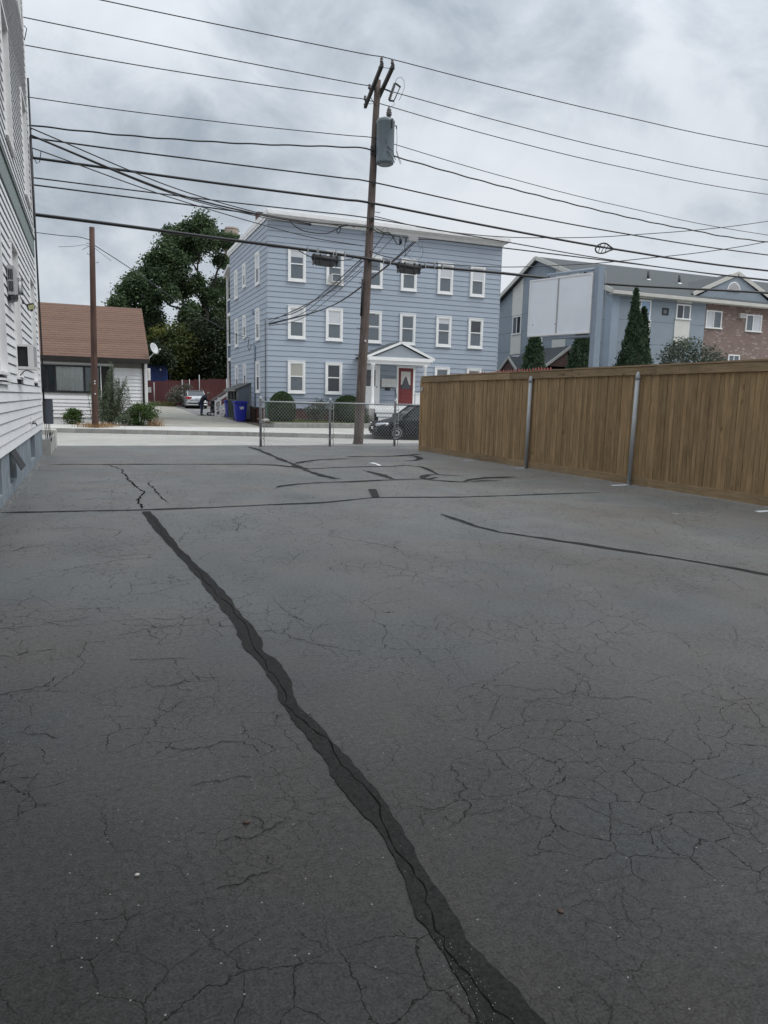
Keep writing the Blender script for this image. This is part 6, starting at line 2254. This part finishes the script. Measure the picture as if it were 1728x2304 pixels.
# bush behind the sedan with pale flower heads
tree('flowering_bush', 'loose leafy bush with pale tips growing beside the silver sedan', (6.55, 63.2, .6), [(6.6, 1.9, .5), (7.2, 2.15, .4), (6.2, 1.4, .45), (6.9, 1.3, .5), (7.6, 2.3, .3)], 63.2, .25, None, M['leaf_grey'], .15, 420, [((6.55, 63.2, .6), (6.7, 63.2, 1.8), .03, .01), ((6.55, 63.2, .6), (7.2, 63.2, 2.1), .02, .01)], 'bush')


def dome(name, label, c, rx, ry, h, m, n, size, mid=.34, cat='hedge', group=None):
    """clipped dome: barrel sides and a round top, leaves on the skin"""
    t = thing(name, label, cat, c, group)
    u = rng.uniform(0, 1, n)
    a = rng.uniform(0, 2 * np.pi, n)
    # profile: from base radius .86, widest at mid, round top
    zz = u
    prof = np.where(zz < mid, .88 + .12 * np.sin(zz / mid * np.pi / 2), np.sqrt(np.clip(1 - ((zz - mid) / (1 - mid)) ** 2, 0, 1)))
    q = rng.uniform(.90, 1.0, n) * (1 + .03 * np.sin(a * 5 + zz * 7) + .025 * np.sin(a * 11 + zz * 17))
    pts = np.stack([c[0] + rx * prof * q * np.cos(a), c[1] + ry * prof * q * np.sin(a), c[2] + h * zz * (.97 + .03 * q)], 1)
    top = rng.uniform(0, 1, n // 3) ** .5
    ta = rng.uniform(0, 2 * np.pi, n // 3)
    tz = mid + (1 - mid) * np.sqrt(np.clip(1 - top ** 2, 0, 1)) * rng.uniform(.95, 1.0, n // 3)
    pts = np.concatenate([pts, np.stack([c[0] + rx * top * np.cos(ta), c[1] + ry * top * np.sin(ta), c[2] + h * tz], 1)])
    put('foliage', leaf_mesh('foliage', pts, size, m, .5, 0.0), t)
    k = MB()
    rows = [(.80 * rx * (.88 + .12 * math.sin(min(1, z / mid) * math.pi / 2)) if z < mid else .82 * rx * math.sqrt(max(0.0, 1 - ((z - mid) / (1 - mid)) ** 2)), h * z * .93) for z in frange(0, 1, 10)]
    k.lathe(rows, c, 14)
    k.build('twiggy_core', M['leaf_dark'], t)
    return t


dome('dome_hedge', 'round clipped dome hedge before the ground floor window at the corner of the blue house', (9.12, 36.75, .36), .72, .68, 1.5, M['leaf_dome'], 9000, .045, group=None)
dome('dome_hedge', 'round clipped dome hedge half hidden behind the near utility pole', (12.75, 36.8, .36), .95, .75, 1.38, M['leaf_dome'], 11000, .045)


def bush(name, label, c, r, h, n, m, size, cat='bush', stems=5, twigs=26, spread=.22):
    t = thing(name, label, cat, c)
    pts = np.concatenate([clustered((c[0], c[1], c[2] + h * .55), 1.0, n, twigs, spread=spread) - np.array([c[0], c[1], c[2] + h * .55])])
    pts = pts * np.array([r, r * .8, h * .5]) + np.array([c[0], c[1], c[2] + h * .55])
    pts = pts[pts[:, 2] > c[2]]
    put('foliage', leaf_mesh('foliage', pts, size, m), t)
    k = MB()
    for _ in range(stems):
        a = random.uniform(0, 6.28)
        limb(k, (c[0], c[1], c[2]), (c[0] + math.cos(a) * r * .6, c[1] + math.sin(a) * r * .5, c[2] + h * random.uniform(.6, .95)), .014, .005)
    k.build('stem', M['bark'], t)
    return t


bush('flowering_shrub', 'loose grey green shrub between the two dome hedges', (10.95, 36.7, .38), .62, 1.05, 2600, M['leaf_grey'], .075)
bush('low_plant', 'small leafy plant at the foot of the porch pier', (13.45, 35.95, .30), .26, .5, 600, M['leaf_yew'], .06)
bush('hedge_shrub', 'broad green spreading shrub at the right corner of the low white house', (2.05, 35.45, .02), .80, 1.12, 7000, M['leaf_yew'], .07, 'shrub', twigs=60, spread=.17)
bush('yellow_shrub', 'low yellowish weed patch in front of the spreading green shrub', (1.35, 35.0, .14), .38, .48, 1500, M['leaf_weed'], .06, 'weed')
bush('flat_yew', 'small flat topped yew shrub left of the short brown pole', (-.78, 35.7, .06), .42, .72, 3200, M['leaf_yew'], .07, 'shrub', twigs=30, spread=.2)
# spiky tips of the small yew
t = thing('tall_weed', 'tall feathery grey green weed clump right of the short brown pole', 'weed', (.75, 35.5, .15))
pts = []
k = MB()
for i in range(56):
    bx_, by_ = .78 + random.gauss(0, .26), 35.5 + random.gauss(0, .15)
    lean = random.gauss(0, .20) + (bx_ - .72) * .5
    hh = random.uniform(.9, 2.1) if i > 3 else random.uniform(2.3, 2.95)
    if i <= 3:
        lean = random.uniform(-.1, .12)
    tip = (bx_ + lean * hh * .5, by_ + random.gauss(0, .12), .15 + hh)
    limb(k, (bx_, by_, .15), tip, .010, .003, .2, 4)
    for j in range(int(150 * hh)):
        f = random.uniform(.05, 1) ** .8
        s_ = .15 * (1.1 - f)
        pts.append((bx_ + (tip[0] - bx_) * f + random.gauss(0, s_), by_ + (tip[1] - by_) * f + random.gauss(0, s_), .15 + hh * f + random.gauss(0, .04)))
put('foliage', leaf_mesh('foliage', pts, .085, M['leaf_weed'], .26, -.35), t)
k.build('stem', M['bark'], t)


def blades(name, pts, h, m, w=.008, lean=.45):
    k = MB()
    for x, y, z in pts:
        a = random.uniform(0, 6.28)
        hh = h * random.uniform(.5, 1.3)
        dx, dy = math.cos(a) * hh * lean * random.random(), math.sin(a) * hh * lean * random.random()
        px_, py_ = -math.sin(a) * w, math.cos(a) * w
        k.add([(x - px_, y - py_, z), (x + px_, y + py_, z), (x + dx * .4 + px_ * .7, y + dy * .4 + py_ * .7, z + hh * .6), (x + dx * .4 - px_ * .7, y + dy * .4 - py_ * .7, z + hh * .6), (x + dx, y + dy, z + hh)], [(0, 1, 2, 3), (3, 2, 4)])
    return k.build(name, m, kind='stuff')


blades('dry_grass', [(.15 + random.gauss(0, .38), 32.2 + random.gauss(0, .28), .16) for _ in range(520)], .20, M['dry_grass'], .007, 1.2)
blades('dry_weeds', [(2.75 + random.gauss(0, .2), 35.4 + random.gauss(0, .25), .08) for _ in range(170)], .42, M['dry_grass'], .006, .8)
lz = lambda x, y: .28 + (y - 35.8) * .062 + .005
blades('lawn_grass', [(x, y, lz(x, y)) for x, y in ((random.uniform(8.5, 19), random.uniform(35.82, 37.9)) for _ in range(13000))], .055, M['grass'], .010, .5)
blades('fence_foot_weeds', [(random.uniform(4.2, 6.6), 63.9 + random.gauss(0, .3), .64) for _ in range(600)], .4, M['leaf_weed'], .018, .7)
blades('yard_weeds', [(random.uniform(2.7, 3.1), random.uniform(40, 55), back_z(46)) for _ in range(500)], .2, M['leaf_weed'], .012, .7)


def arborvitae(label, x, y, r, h, n, z0=-.2):
    t = thing('arborvitae', label, 'conifer', (x, y, z0), 'columnar conifers before the apartment building')
    u = rng.uniform(0, 1, n) ** 1.15
    a = rng.uniform(0, 2 * np.pi, n)
    prof = np.minimum(1.0, (1 - u) ** .62 * 1.12) * (.82 + .18 * np.minimum(1, u * 6))
    lump = 1 + .10 * np.sin(a * 4 + u * 23 + x) + .08 * np.sin(a * 7 - u * 41)
    q = rng.uniform(.74, 1.03, n) * lump
    pts = np.stack([x + r * prof * q * np.cos(a), y + r * prof * q * np.sin(a), z0 + h * u], 1)
    put('foliage', leaf_mesh('foliage', pts, .17, M['leaf_arb'], .42, -.9), t)
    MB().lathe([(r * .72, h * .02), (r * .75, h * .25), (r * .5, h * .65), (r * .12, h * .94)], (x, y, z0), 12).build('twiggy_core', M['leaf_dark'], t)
    return t


arborvitae('columnar arborvitae before the entry porch, first on the left of four', 22.05, 33.5, 1.05, 5.45, 9000)
arborvitae('columnar arborvitae just left of the sign post, second of four', 25.1, 33.5, 1.2, 5.9, 9500)
arborvitae('largest columnar arborvitae, right of the sign post', 28.55, 33.3, 1.35, 6.9, 13000)
arborvitae('narrow arborvitae close behind the largest one', 29.35, 33.7, .80, 7.2, 8000)
t = arborvitae('thin leading top of arborvitae rising above the largest one', 28.5, 33.45, .62, 8.15, 6000)
tree('small_tree', 'airy small tree with drooping branches before the brick bay', (32.2, 33, -.2), [(30.4, 4.5, .55), (31.2, 4.85, .6), (32.1, 5.0, .6), (33.0, 4.8, .6), (33.8, 4.5, .6), (34.5, 4.35, .5), (31.5, 4.1, .7), (32.8, 4.0, .8), (34.0, 3.8, .7), (30.5, 3.8, .5)], 33, .4, None, M['leaf_grey'], .16, 420,
     [((32.2, 33, -.2), (32.2, 33, 2.8), .07, .05), ((32.2, 33, 2.6), (30.5, 33, 4.7), .03, .01), ((32.2, 33, 2.6), (31.4, 33, 5.2), .03, .01), ((32.2, 33, 2.6), (32.6, 33, 5.2), .03, .01), ((32.2, 33, 2.6), (33.8, 33, 4.8), .03, .01), ((32.2, 33, 2.6), (34.8, 33, 4.3), .03, .01)])
tree('overhanging_shrub', 'dark green shrub hanging over the top of the blue container', (6.6, 66.3, .8), [(4.7, 5.1, .75), (5.5, 5.3, .8), (6.2, 4.9, .6), (5.0, 4.6, .5), (6.5, 4.2, .4), (5.7, 4.55, .45)], 66.2, .2, None, M['leaf_dark'], .2, 700, [((6.6, 66.3, .8), (6.3, 66.3, 4.8), .06, .03)], 'bush')
# ---------------------------------------------------------------- vehicles
def car(name, label, paint, place, dims, hatch=False):
    """car built along +x (front at +x end), origin on the ground at its middle; placed by a rotation about z"""
    L, W, Hh, belt, wb, fo, wr = dims       # length, width, height, belt line, wheelbase, front overhang, tyre radius
    t = thing(name, label, 'car', (0, 0, 0))
    hw = W / 2
    xf, xr = L / 2, -L / 2
    ax_f = xf - fo
    ax_r = ax_f - wb
    top = [(xr, .62), (xr + .02, belt - .12), (xr + .06, belt + .02), (xr + .40, belt + .05), (xr + .9, belt + .06), (ax_f - .35, belt + .02), (ax_f - .2, belt - .01), (ax_f + .25, belt - .10), (xf - .25, belt - .23), (xf - .06, belt - .33), (xf, .52)]
    bot = [(xr, .42), (xr + .1, .26), (ax_r - .4, .20), (ax_f + .4, .19), (xf - .15, .20), (xf, .34)]
    n = 96
    prof = MB()
    secs = []
    for i in range(n + 1):
        x = xr + L * i / n
        zt, zb = interp(x, top), interp(x, bot)
        arch = 0
        for ax in (ax_f, ax_r):
            dx = abs(x - ax)
            R_ = wr + .055
            if dx < R_:
                arch = max(arch, wr + math.sqrt(R_ * R_ - dx * dx) - .0)
        zs_ = max(zb, arch)
        e = min((x - xr), (xf - x))
        taper = 1 - .16 * max(0, 1 - e / .55) ** 2.0
        y = hw * taper
        sh_ = zt - zs_
        ring = [(y * .90, zs_), (y * .97, zs_ + .05 * min(1, sh_)), (y, zs_ + sh_ * .35), (y * .995, zs_ + sh_ * .62), (y * .965, zt - .055), (y * .90, zt - .01), (y * .62, zt + .012), (0, zt + .018)]
        secs.append((x, ring))
    m_ = len(secs[0][1])
    vs, fs = [], []
    for x, ring in secs:
        vs += [(x, yy, zz) for yy, zz in ring] + [(x, -yy, zz) for yy, zz in ring[-2::-1]]
    w_ = 2 * m_ - 1
    for i in range(n):
        for q in range(w_ - 1):
            a = i * w_ + q
            fs.append((a, a + 1, a + 1 + w_, a + w_))
    fs.append(tuple(range(w_)))
    fs.append(tuple(range(n * w_, (n + 1) * w_))[::-1])
    prof.smooth = True
    prof.add(vs, fs)
    body = prof.build('body', paint, t)
    # underbody and wheel wells
    MB().box(xr + .15, xf - .15, -hw * .80, hw * .80, .17, belt - .15).build('underbody', M['car_trim'], t)
    # greenhouse: glass shell with roof and pillars
    ws0, ws1 = ax_f - .28, ax_f - .95       # windscreen base, top
    rs1, rs0 = (ax_r + .15, ax_r - .52) if not hatch else (ax_r - .25, xr + .12)
    zr = Hh
    yb, yt = hw * .90, hw * .70
    zb_ = belt - .005
    P = lambda x, y, z: (x, y, z)
    gl = MB()
    ro = zr - .055
    A = [(ws0, yb * .93, zb_), (ws1, yt, ro), (rs1, yt, ro), (rs0, yb * .90, zb_ + .03)]
    gl.quad(*[P(x, y, z) for x, y, z in ((A[0][0], -A[0][1], A[0][2]), (A[0][0], A[0][1], A[0][2]), (A[1][0], A[1][1], A[1][2]), (A[1][0], -A[1][1], A[1][2]))])
    ws_ = gl.build('windscreen', M['car_glass'], t)
    gl = MB()
    gl.quad((A[3][0], A[3][1], A[3][2]), (A[3][0], -A[3][1], A[3][2]), (A[2][0], -A[2][1], A[2][2]), (A[2][0], A[2][1], A[2][2]))
    gl.build('rear_window', M['car_glass'], t)
    for s in (-1, 1):
        gl = MB()
        gl.quad((A[0][0], s * A[0][1], A[0][2]), (A[3][0], s * A[3][1], A[3][2]), (A[2][0], s * A[2][1], A[2][2]), (A[1][0], s * A[1][1], A[1][2]))
        gl.build('side_window', M['car_glass'], t)
    k = MB()
    k.smooth = True
    xs_ = [ws1 + .04, ws1 - .15, (ws1 + rs1) / 2, rs1 + .15, rs1 - .05]
    hs = [ro, zr - .015, zr, zr - .02, ro]
    ring = []
    for x, h in zip(xs_, hs):
        ring.append([(x, yt + .012, ro - .01), (x, yt * .92, max(ro, h - .03)), (x, yt * .5, h), (x, 0, h + .004), (x, -yt * .5, h), (x, -yt * .92, max(ro, h - .03)), (x, -yt - .012, ro - .01)])
    vs = [p for r_ in ring for p in r_]
    fs = []
    for i in range(4):
        for q in range(6):
            a = i * 7 + q
            fs.append((a, a + 1, a + 8, a + 7))
    k.add(vs, fs)
    k.build('roof', paint, t)
    k = MB()
    for s in (-1, 1):
        k.tube([(A[0][0] + .02, s * A[0][1], A[0][2]), (A[1][0], s * A[1][1], A[1][2] + .005), (A[2][0], s * A[2][1], A[2][2] + .005), (A[3][0] - .02, s * A[3][1], A[3][2])], .030, 6)
        xm = (ws1 + rs1) / 2 - .08
        k.tube([(xm, s * (yb + .0), zb_), (xm - .02, s * (yt + .005), ro)], .026, 6)
    k.build('pillar', paint, t)
    k = MB()
    for s in (-1, 1):
        k.tube([(A[0][0], s * (yb + .015), zb_ + .0), (A[3][0] + .1, s * (yb + .01), zb_ + .03)], .012, 5)
    k.build('window_trim', M['car_trim'], t)
    # wheels
    for ax in (ax_f, ax_r):
        for s in (-1, 1):
            c = (ax, s * (hw - .10), wr)
            ty = MB().lathe([(wr * .60, -.09), (wr * .93, -.10), (wr, -.06), (wr, .06), (wr * .93, .10), (wr * .62, .095)], c, 26, (0, s, 0)).build('tyre', M['tyre'], t)
            k = MB()
            k.lathe([(.0, .075), (wr * .22, .085), (wr * .28, .10), (wr * .60, .088), (wr * .66, .10), (wr * .68, .085), (wr * .66, .0)], c, 26, (0, s, 0), caps=False)
            k.build('wheel_cover', M['hubcap'], ty)
            k = MB()
            for q in range(14):
                a = q * 2 * math.pi / 14
                cx_, cz_ = ax + math.cos(a) * wr * .45, wr + math.sin(a) * wr * .45
                k.obox((cx_, s * (hw - .10 + .101), cz_), (math.cos(a) * wr * .10, 0, math.sin(a) * wr * .10), (-math.sin(a) * wr * .045, 0, math.cos(a) * wr * .045), (0, .004, 0))
            k.build('vent_slot', M['car_trim'], ty)
    # lamps, bumpers, plates, mirrors, handles
    for s in (-1, 1):
        k = MB()
        zl = belt - .27
        pts = []
        k.smooth = True
        k.add([(xf - .03, s * hw * .52, zl - .07), (xf - .03, s * hw * .52, zl + .05), (xf - .13, s * hw * .78, zl + .075), (xf - .13, s * hw * .80, zl - .07), (xf - .50, s * hw * .985, zl + .075), (xf - .45, s * hw * .985, zl - .04)], [(0, 1, 2, 3), (3, 2, 4, 5)])
        o = k.build('headlight', M['headlamp'], t)
        md = o.modifiers.new('thick', 'SOLIDIFY')
        md.thickness = .05
        md.offset = 0
        k = MB()
        zt_ = belt - .10
        k.add([(xr - .012, s * hw * .50, zt_ - .06), (xr - .012, s * hw * .46, zt_ + .06), (xr + .01, s * hw * .82, zt_ + .09), (xr + .01, s * hw * .84, zt_ - .10), (xr + .26, s * hw * .985, zt_ + .07), (xr + .20, s * hw * .985, zt_ - .08)], [(0, 1, 2, 3), (3, 2, 4, 5)])
        o = k.build('tail_light', M['tail_red'], t)
        md = o.modifiers.new('thick', 'SOLIDIFY')
        md.thickness = .04
        md.offset = 0
        MB().obox((ws0 - .10, s * (hw + .07), belt + .08), (.05, 0, 0), (0, .09, 0), (0, 0, .06)).build('mirror', paint, t)
        k = MB()
        for xh in ((ws1 + rs1) / 2 - .28, (ws1 + rs1) / 2 + .55 - .9 + 1.0):
            k.box(xh, xh + .16, s * hw * .99 - .012, s * hw * .99 + .02, belt - .14, belt - .11)
        k.build('door_handle', M['car_trim'], t)
        k = MB()
        k.box(ax_r + wr + .15, ax_f - wr - .12, s * hw * 1.0 - .01, s * hw * 1.0 + .015, belt - .42, belt - .38)
        k.build('side_moulding', M['car_trim'], t)
    k = MB()
    k.box(xf - .06, xf + .02, -hw * .62, hw * .62, .40, .43)
    k.box(xf - .10, xf - .005, -hw * .45, hw * .45, belt - .34, belt - .24).box(xf - .12, xf + .0, -hw * .55, hw * .55, .24, .33)
    k.build('grille', M['car_trim'], t)
    MB().box(xf + .02, xf + .03, -.16, .16, .44, .56).build('number_plate', M['plate'], t)
    MB().box(xr - .03, xr - .015, -.16, .16, belt - .20, belt - .09).build('number_plate', M['plate'], t)
    k = MB()
    k.smooth = True
    for zz, o_ in ((.50, .06), (.30, .03)):
        k.tube([(xr + .22, -hw * .97, zz), (xr + .02, -hw * .80, zz), (xr - o_, -hw * .4, zz), (xr - o_, hw * .4, zz), (xr + .02, hw * .80, zz), (xr + .22, hw * .97, zz)], .075, 8)
    k.build('rear_bumper', paint, t)
    MB().box(xr - .02, xr + .0, -hw * .48, hw * .48, belt - .215, belt - .20).build('boot_seam', M['car_trim'], t)
    k = MB()
    for s in (-.42, .42):
        k.prism([(ws1 - .35, belt - .1), (ws1 - .45, belt + .28), (ws1 - .30, belt + .28), (ws1 - .22, belt - .1)], 'y', s - .2, s + .2)
        k.prism([(rs1 + .20, belt - .1), (rs1 + .12, belt + .26), (rs1 + .26, belt + .26), (rs1 + .32, belt - .1)], 'y', s - .16, s + .16)
    k.build('seat_back', M['seat_cloth'], t)
    t.location = place[0]
    t.rotation_euler = place[1]
    return t


car('parked_car', 'dark blue grey compact car at the far kerb, its front showing through the chain link', M['car_dark'], ((13.5, 29.35, -.14), (0, .012, math.pi - .1)), (4.25, 1.68, 1.50, .93, 2.55, .86, .30))
car('parked_car', 'silver sedan parked at the back of the driveway with its tail lights facing the street', M['car_silver'], ((7.95, 62.0, .545), (0, 0, math.pi / 2 - .03)), (4.5, 1.72, 1.48, .95, 2.6, .92, .31))
# black plastic barrel by the sedan
cart('wheeled_bin', 'dark wheeled bin standing left of the silver sedan by the leafy bush', 6.55, 64.9, .66, M['bin_green'], .95)


# ---------------------------------------------------------------- person bending over a pushchair
def skin_body(name, verts, edges, m, parent, sub=1, root=0):
    me = bpy.data.meshes.new(name)
    me.from_pydata([v[:3] for v in verts], edges, [])
    o = bpy.data.objects.new(name, me)
    col.objects.link(o)
    md = o.modifiers.new('skin', 'SKIN')
    sv = me.skin_vertices[0].data
    for i, v in enumerate(verts):
        r = v[3]
        sv[i].radius = (r, r) if not isinstance(r, tuple) else r
        sv[i].use_root = (i == root)
    md.use_smooth_shade = True
    ss_ = o.modifiers.new('sub', 'SUBSURF')
    ss_.levels = ss_.render_levels = sub
    bpy.context.view_layer.update()
    dg = bpy.context.evaluated_depsgraph_get()
    nm = bpy.data.meshes.new_from_object(o.evaluated_get(dg))
    bpy.data.objects.remove(o)
    nm.materials.clear()
    nm.materials.append(m)
    nm.polygons.foreach_set('use_smooth', [True] * len(nm.polygons))
    return put(name, nm, parent)


PX_, PY_, PZ_ = 6.85, 49.9, .245
pp = thing('person', 'person in dark jacket and blue jeans bending over a black pushchair on the driveway', 'person', (PX_, PY_, PZ_))


def W(x, y, z):
    return (PX_ + x, PY_ + y, PZ_ + z)


def V4(x, y, z, r):
    return W(x, y, z) + (r,)


# the whole body as one skinned figure, facing +x and bent forward
bv = [V4(0, 0, .90, (.16, .20)), V4(.10, 0, 1.08, (.17, .21)), V4(.22, 0, 1.24, (.17, .22)), V4(.31, 0, 1.33, .13), V4(.38, 0, 1.38, .055), V4(.43, 0, 1.42, .06),
      V4(-.01, -.09, .86, .10), V4(.03, -.10, .48, .066), V4(-.03, -.10, .10, .045), V4(.08, -.11, .045, .035),
      V4(-.01, .09, .86, .10), V4(.05, .10, .48, .066), V4(.02, .10, .10, .045), V4(.13, .11, .045, .035),
      V4(.27, -.21, 1.27, .085), V4(.36, -.24, 1.04, .065), V4(.52, -.17, .93, .036), V4(.58, -.15, .92, .032),
      V4(.27, .21, 1.27, .085), V4(.36, .24, 1.04, .065), V4(.53, .17, .94, .036), V4(.59, .15, .93, .032)]
be = [(0, 1), (1, 2), (2, 3), (3, 4), (4, 5), (0, 6), (6, 7), (7, 8), (8, 9), (0, 10), (10, 11), (11, 12), (12, 13), (2, 14), (14, 15), (15, 16), (16, 17), (2, 18), (18, 19), (19, 20), (20, 21)]
skin_body('body', bv, be, M['navy_cloth'], pp)
lv = [V4(0, 0, .91, .175), V4(-.01, -.09, .82, .135), V4(.03, -.10, .48, .098), V4(-.03, -.10, .09, .075), V4(-.01, .09, .82, .135), V4(.05, .10, .48, .098), V4(.02, .10, .09, .075)]
skin_body('jeans', lv, [(0, 1), (1, 2), (2, 3), (0, 4), (4, 5), (5, 6)], M['denim'], pp)
hd = MB()
hd.smooth = True
hc = Vector(W(.49, 0, 1.46))
hx = Vector((.75, 0, -.66)).normalized()      # face direction, looking down into the pushchair
hz = Vector((.66, 0, .75)).normalized()
hy = Vector((0, 1, 0))
vs, fs = [], []
for i in range(11):
    th = math.pi * i / 10
    for q in range(14):
        a = 2 * math.pi * q / 14
        lx, ly, lz_ = math.sin(th) * math.cos(a), math.sin(th) * math.sin(a), math.cos(th)
        jaw = 1 - .18 * max(0, -lz_)
        nose = .016 * math.exp(-((lx - 1) ** 2 * 18 + ly * ly * 40 + (lz_ + .1) ** 2 * 18))
        brow = -.006 * math.exp(-((abs(ly) - .35) ** 2 * 60 + (lz_ - .12) ** 2 * 60)) * (lx > .5)
        vs.append(hc + hx * (lx * .095 + nose + brow) * (1 if lx > 0 else 1.05) + hy * ly * .075 * jaw + hz * lz_ * .115)
for i in range(10):
    for q in range(14):
        fs.append((i * 14 + q, (i + 1) * 14 + q, (i + 1) * 14 + (q + 1) % 14, i * 14 + (q + 1) % 14))
hd.add(vs, fs)
head = hd.build('head', M['skin'], pp)
k = MB()
for s in (-1, 1):
    k.lathe([(.0, -.006), (.022, -.004), (.028, 0), (.02, .006)], hc + hy * s * .075 - hz * .01, 8, tuple(hy))
k.build('ear', M['skin'], head)
k = MB()
for s in (-1, 1):
    k.obox(hc + hx * .088 + hy * s * .03 + hz * .012, hx * .004, hy * .010, hz * .005)
k.obox(hc + hx * .088 - hz * .055, hx * .003, hy * .022, hz * .004)
k.build('eyes_and_mouth', M['hair'], head)
hr = MB()
hr.smooth = True
vs, fs = [], []
for i in range(7):
    th = math.pi * .62 * i / 6
    for q in range(14):
        a = 2 * math.pi * q / 14
        lx, ly, lz_ = math.sin(th) * math.cos(a), math.sin(th) * math.sin(a), math.cos(th)
        cut = .97 if (lx > .45 and lz_ < .45) else 1.07
        vs.append(hc + hx * lx * .1 * cut + hy * ly * .079 * cut + hz * lz_ * .121 * cut - hx * .004)
for i in range(6):
    for q in range(14):
        fs.append((i * 14 + q, (i + 1) * 14 + q, (i + 1) * 14 + (q + 1) % 14, i * 14 + (q + 1) % 14))
hr.add(vs, fs)
hr.build('hair', M['hair'], pp)
for s in (-1, 1):
    c = Vector(W(.60, s * .15, .92))
    hv = [tuple(c) + (.028,), tuple(c + Vector((.05, 0, -.005))) + (.034,)]
    he = [(0, 1)]
    for q in range(4):
        y_ = (q - 1.5) * .019
        ln = (.030, .036, .034, .026)[q]
        i0 = len(hv)
        hv += [tuple(c + Vector((.075, y_, .0))) + (.010,), tuple(c + Vector((.075 + ln, y_, -.012))) + (.009,), tuple(c + Vector((.075 + ln * .9, y_, -.040))) + (.008,)]
        he += [(1, i0), (i0, i0 + 1), (i0 + 1, i0 + 2)]
    i0 = len(hv)
    hv += [tuple(c + Vector((.03, -s * .035, -.010))) + (.011,), tuple(c + Vector((.06, -s * .052, -.025))) + (.010,)]
    he += [(0, i0), (i0, i0 + 1)]
    skin_body('hand', hv, he, M['skin'], pp)
k = MB()
for s, ox in ((-1, -.03), (1, .02)):
    k.smooth = True
    k.obox(W(ox + .055, s * .105, .035), (.125, 0, 0), (0, .042, 0), (0, 0, .035))
k.build('shoe', M['shoe'], pp)

pc_ = thing('pushchair', 'black pushchair with grey frame standing beside the bending person', 'pushchair', (PX_ + .85, PY_, PZ_))
k = MB()
for s in (-.21, .21):
    k.tube([W(.50, s, .93), W(.80, s, .62), W(1.18, s, .14)], .014, 6).tube([W(.98, s, .66), W(.50, s, .12)], .014, 6)
k.tube([W(.50, -.21, .93), W(.48, 0, .945), W(.50, .21, .93)], .016, 6)
k.tube([W(.50, -.21, .12), W(.50, .21, .12)], .012, 6).tube([W(1.18, -.21, .14), W(1.18, .21, .14)], .012, 6)
k.box(PX_ + .66, PX_ + 1.12, PY_ - .2, PY_ + .2, PZ_ + .17, PZ_ + .20)
k.build('frame', M['galvanised'], pc_)
MB().prism([(PX_ + .62, PZ_ + .30), (PX_ + 1.18, PZ_ + .36), (PX_ + 1.20, PZ_ + .46), (PX_ + .92, PZ_ + .46), (PX_ + .82, PZ_ + .95), (PX_ + .62, PZ_ + .92)], 'y', PY_ - .2, PY_ + .2).build('seat', M['black_cloth'], pc_)
MB().prism([(PX_ + .60, PZ_ + .72), (PX_ + .62, PZ_ + .96), (PX_ + .84, PZ_ + 1.03), (PX_ + 1.04, PZ_ + 1.0), (PX_ + 1.16, PZ_ + .90), (PX_ + 1.12, PZ_ + .86), (PX_ + .96, PZ_ + .92), (PX_ + .80, PZ_ + .80)], 'y', PY_ - .23, PY_ + .23).build('hood', M['black_cloth'], pc_)
MB().prism([(PX_ + .60, PZ_ + .2), (PX_ + .66, PZ_ + .42), (PX_ + 1.14, PZ_ + .42), (PX_ + 1.1, PZ_ + .2)], 'y', PY_ - .19, PY_ + .19).build('basket', M['black_cloth'], pc_)
for x_, r_ in ((.50, .12), (1.18, .09)):
    for s in (-.25, .25):
        w = MB().lathe([(r_ * .6, -.02), (r_, -.018), (r_, .018), (r_ * .6, .02)], W(x_, s, r_), 16, (0, 1, 0)).build('wheel', M['black_rubber'], pc_)
        MB().lathe([(.0, -.024), (r_ * .62, -.022), (r_ * .62, .022), (.0, .024)], W(x_, s, r_), 12, (0, 1, 0)).build('hub', M['galvanised'], w)
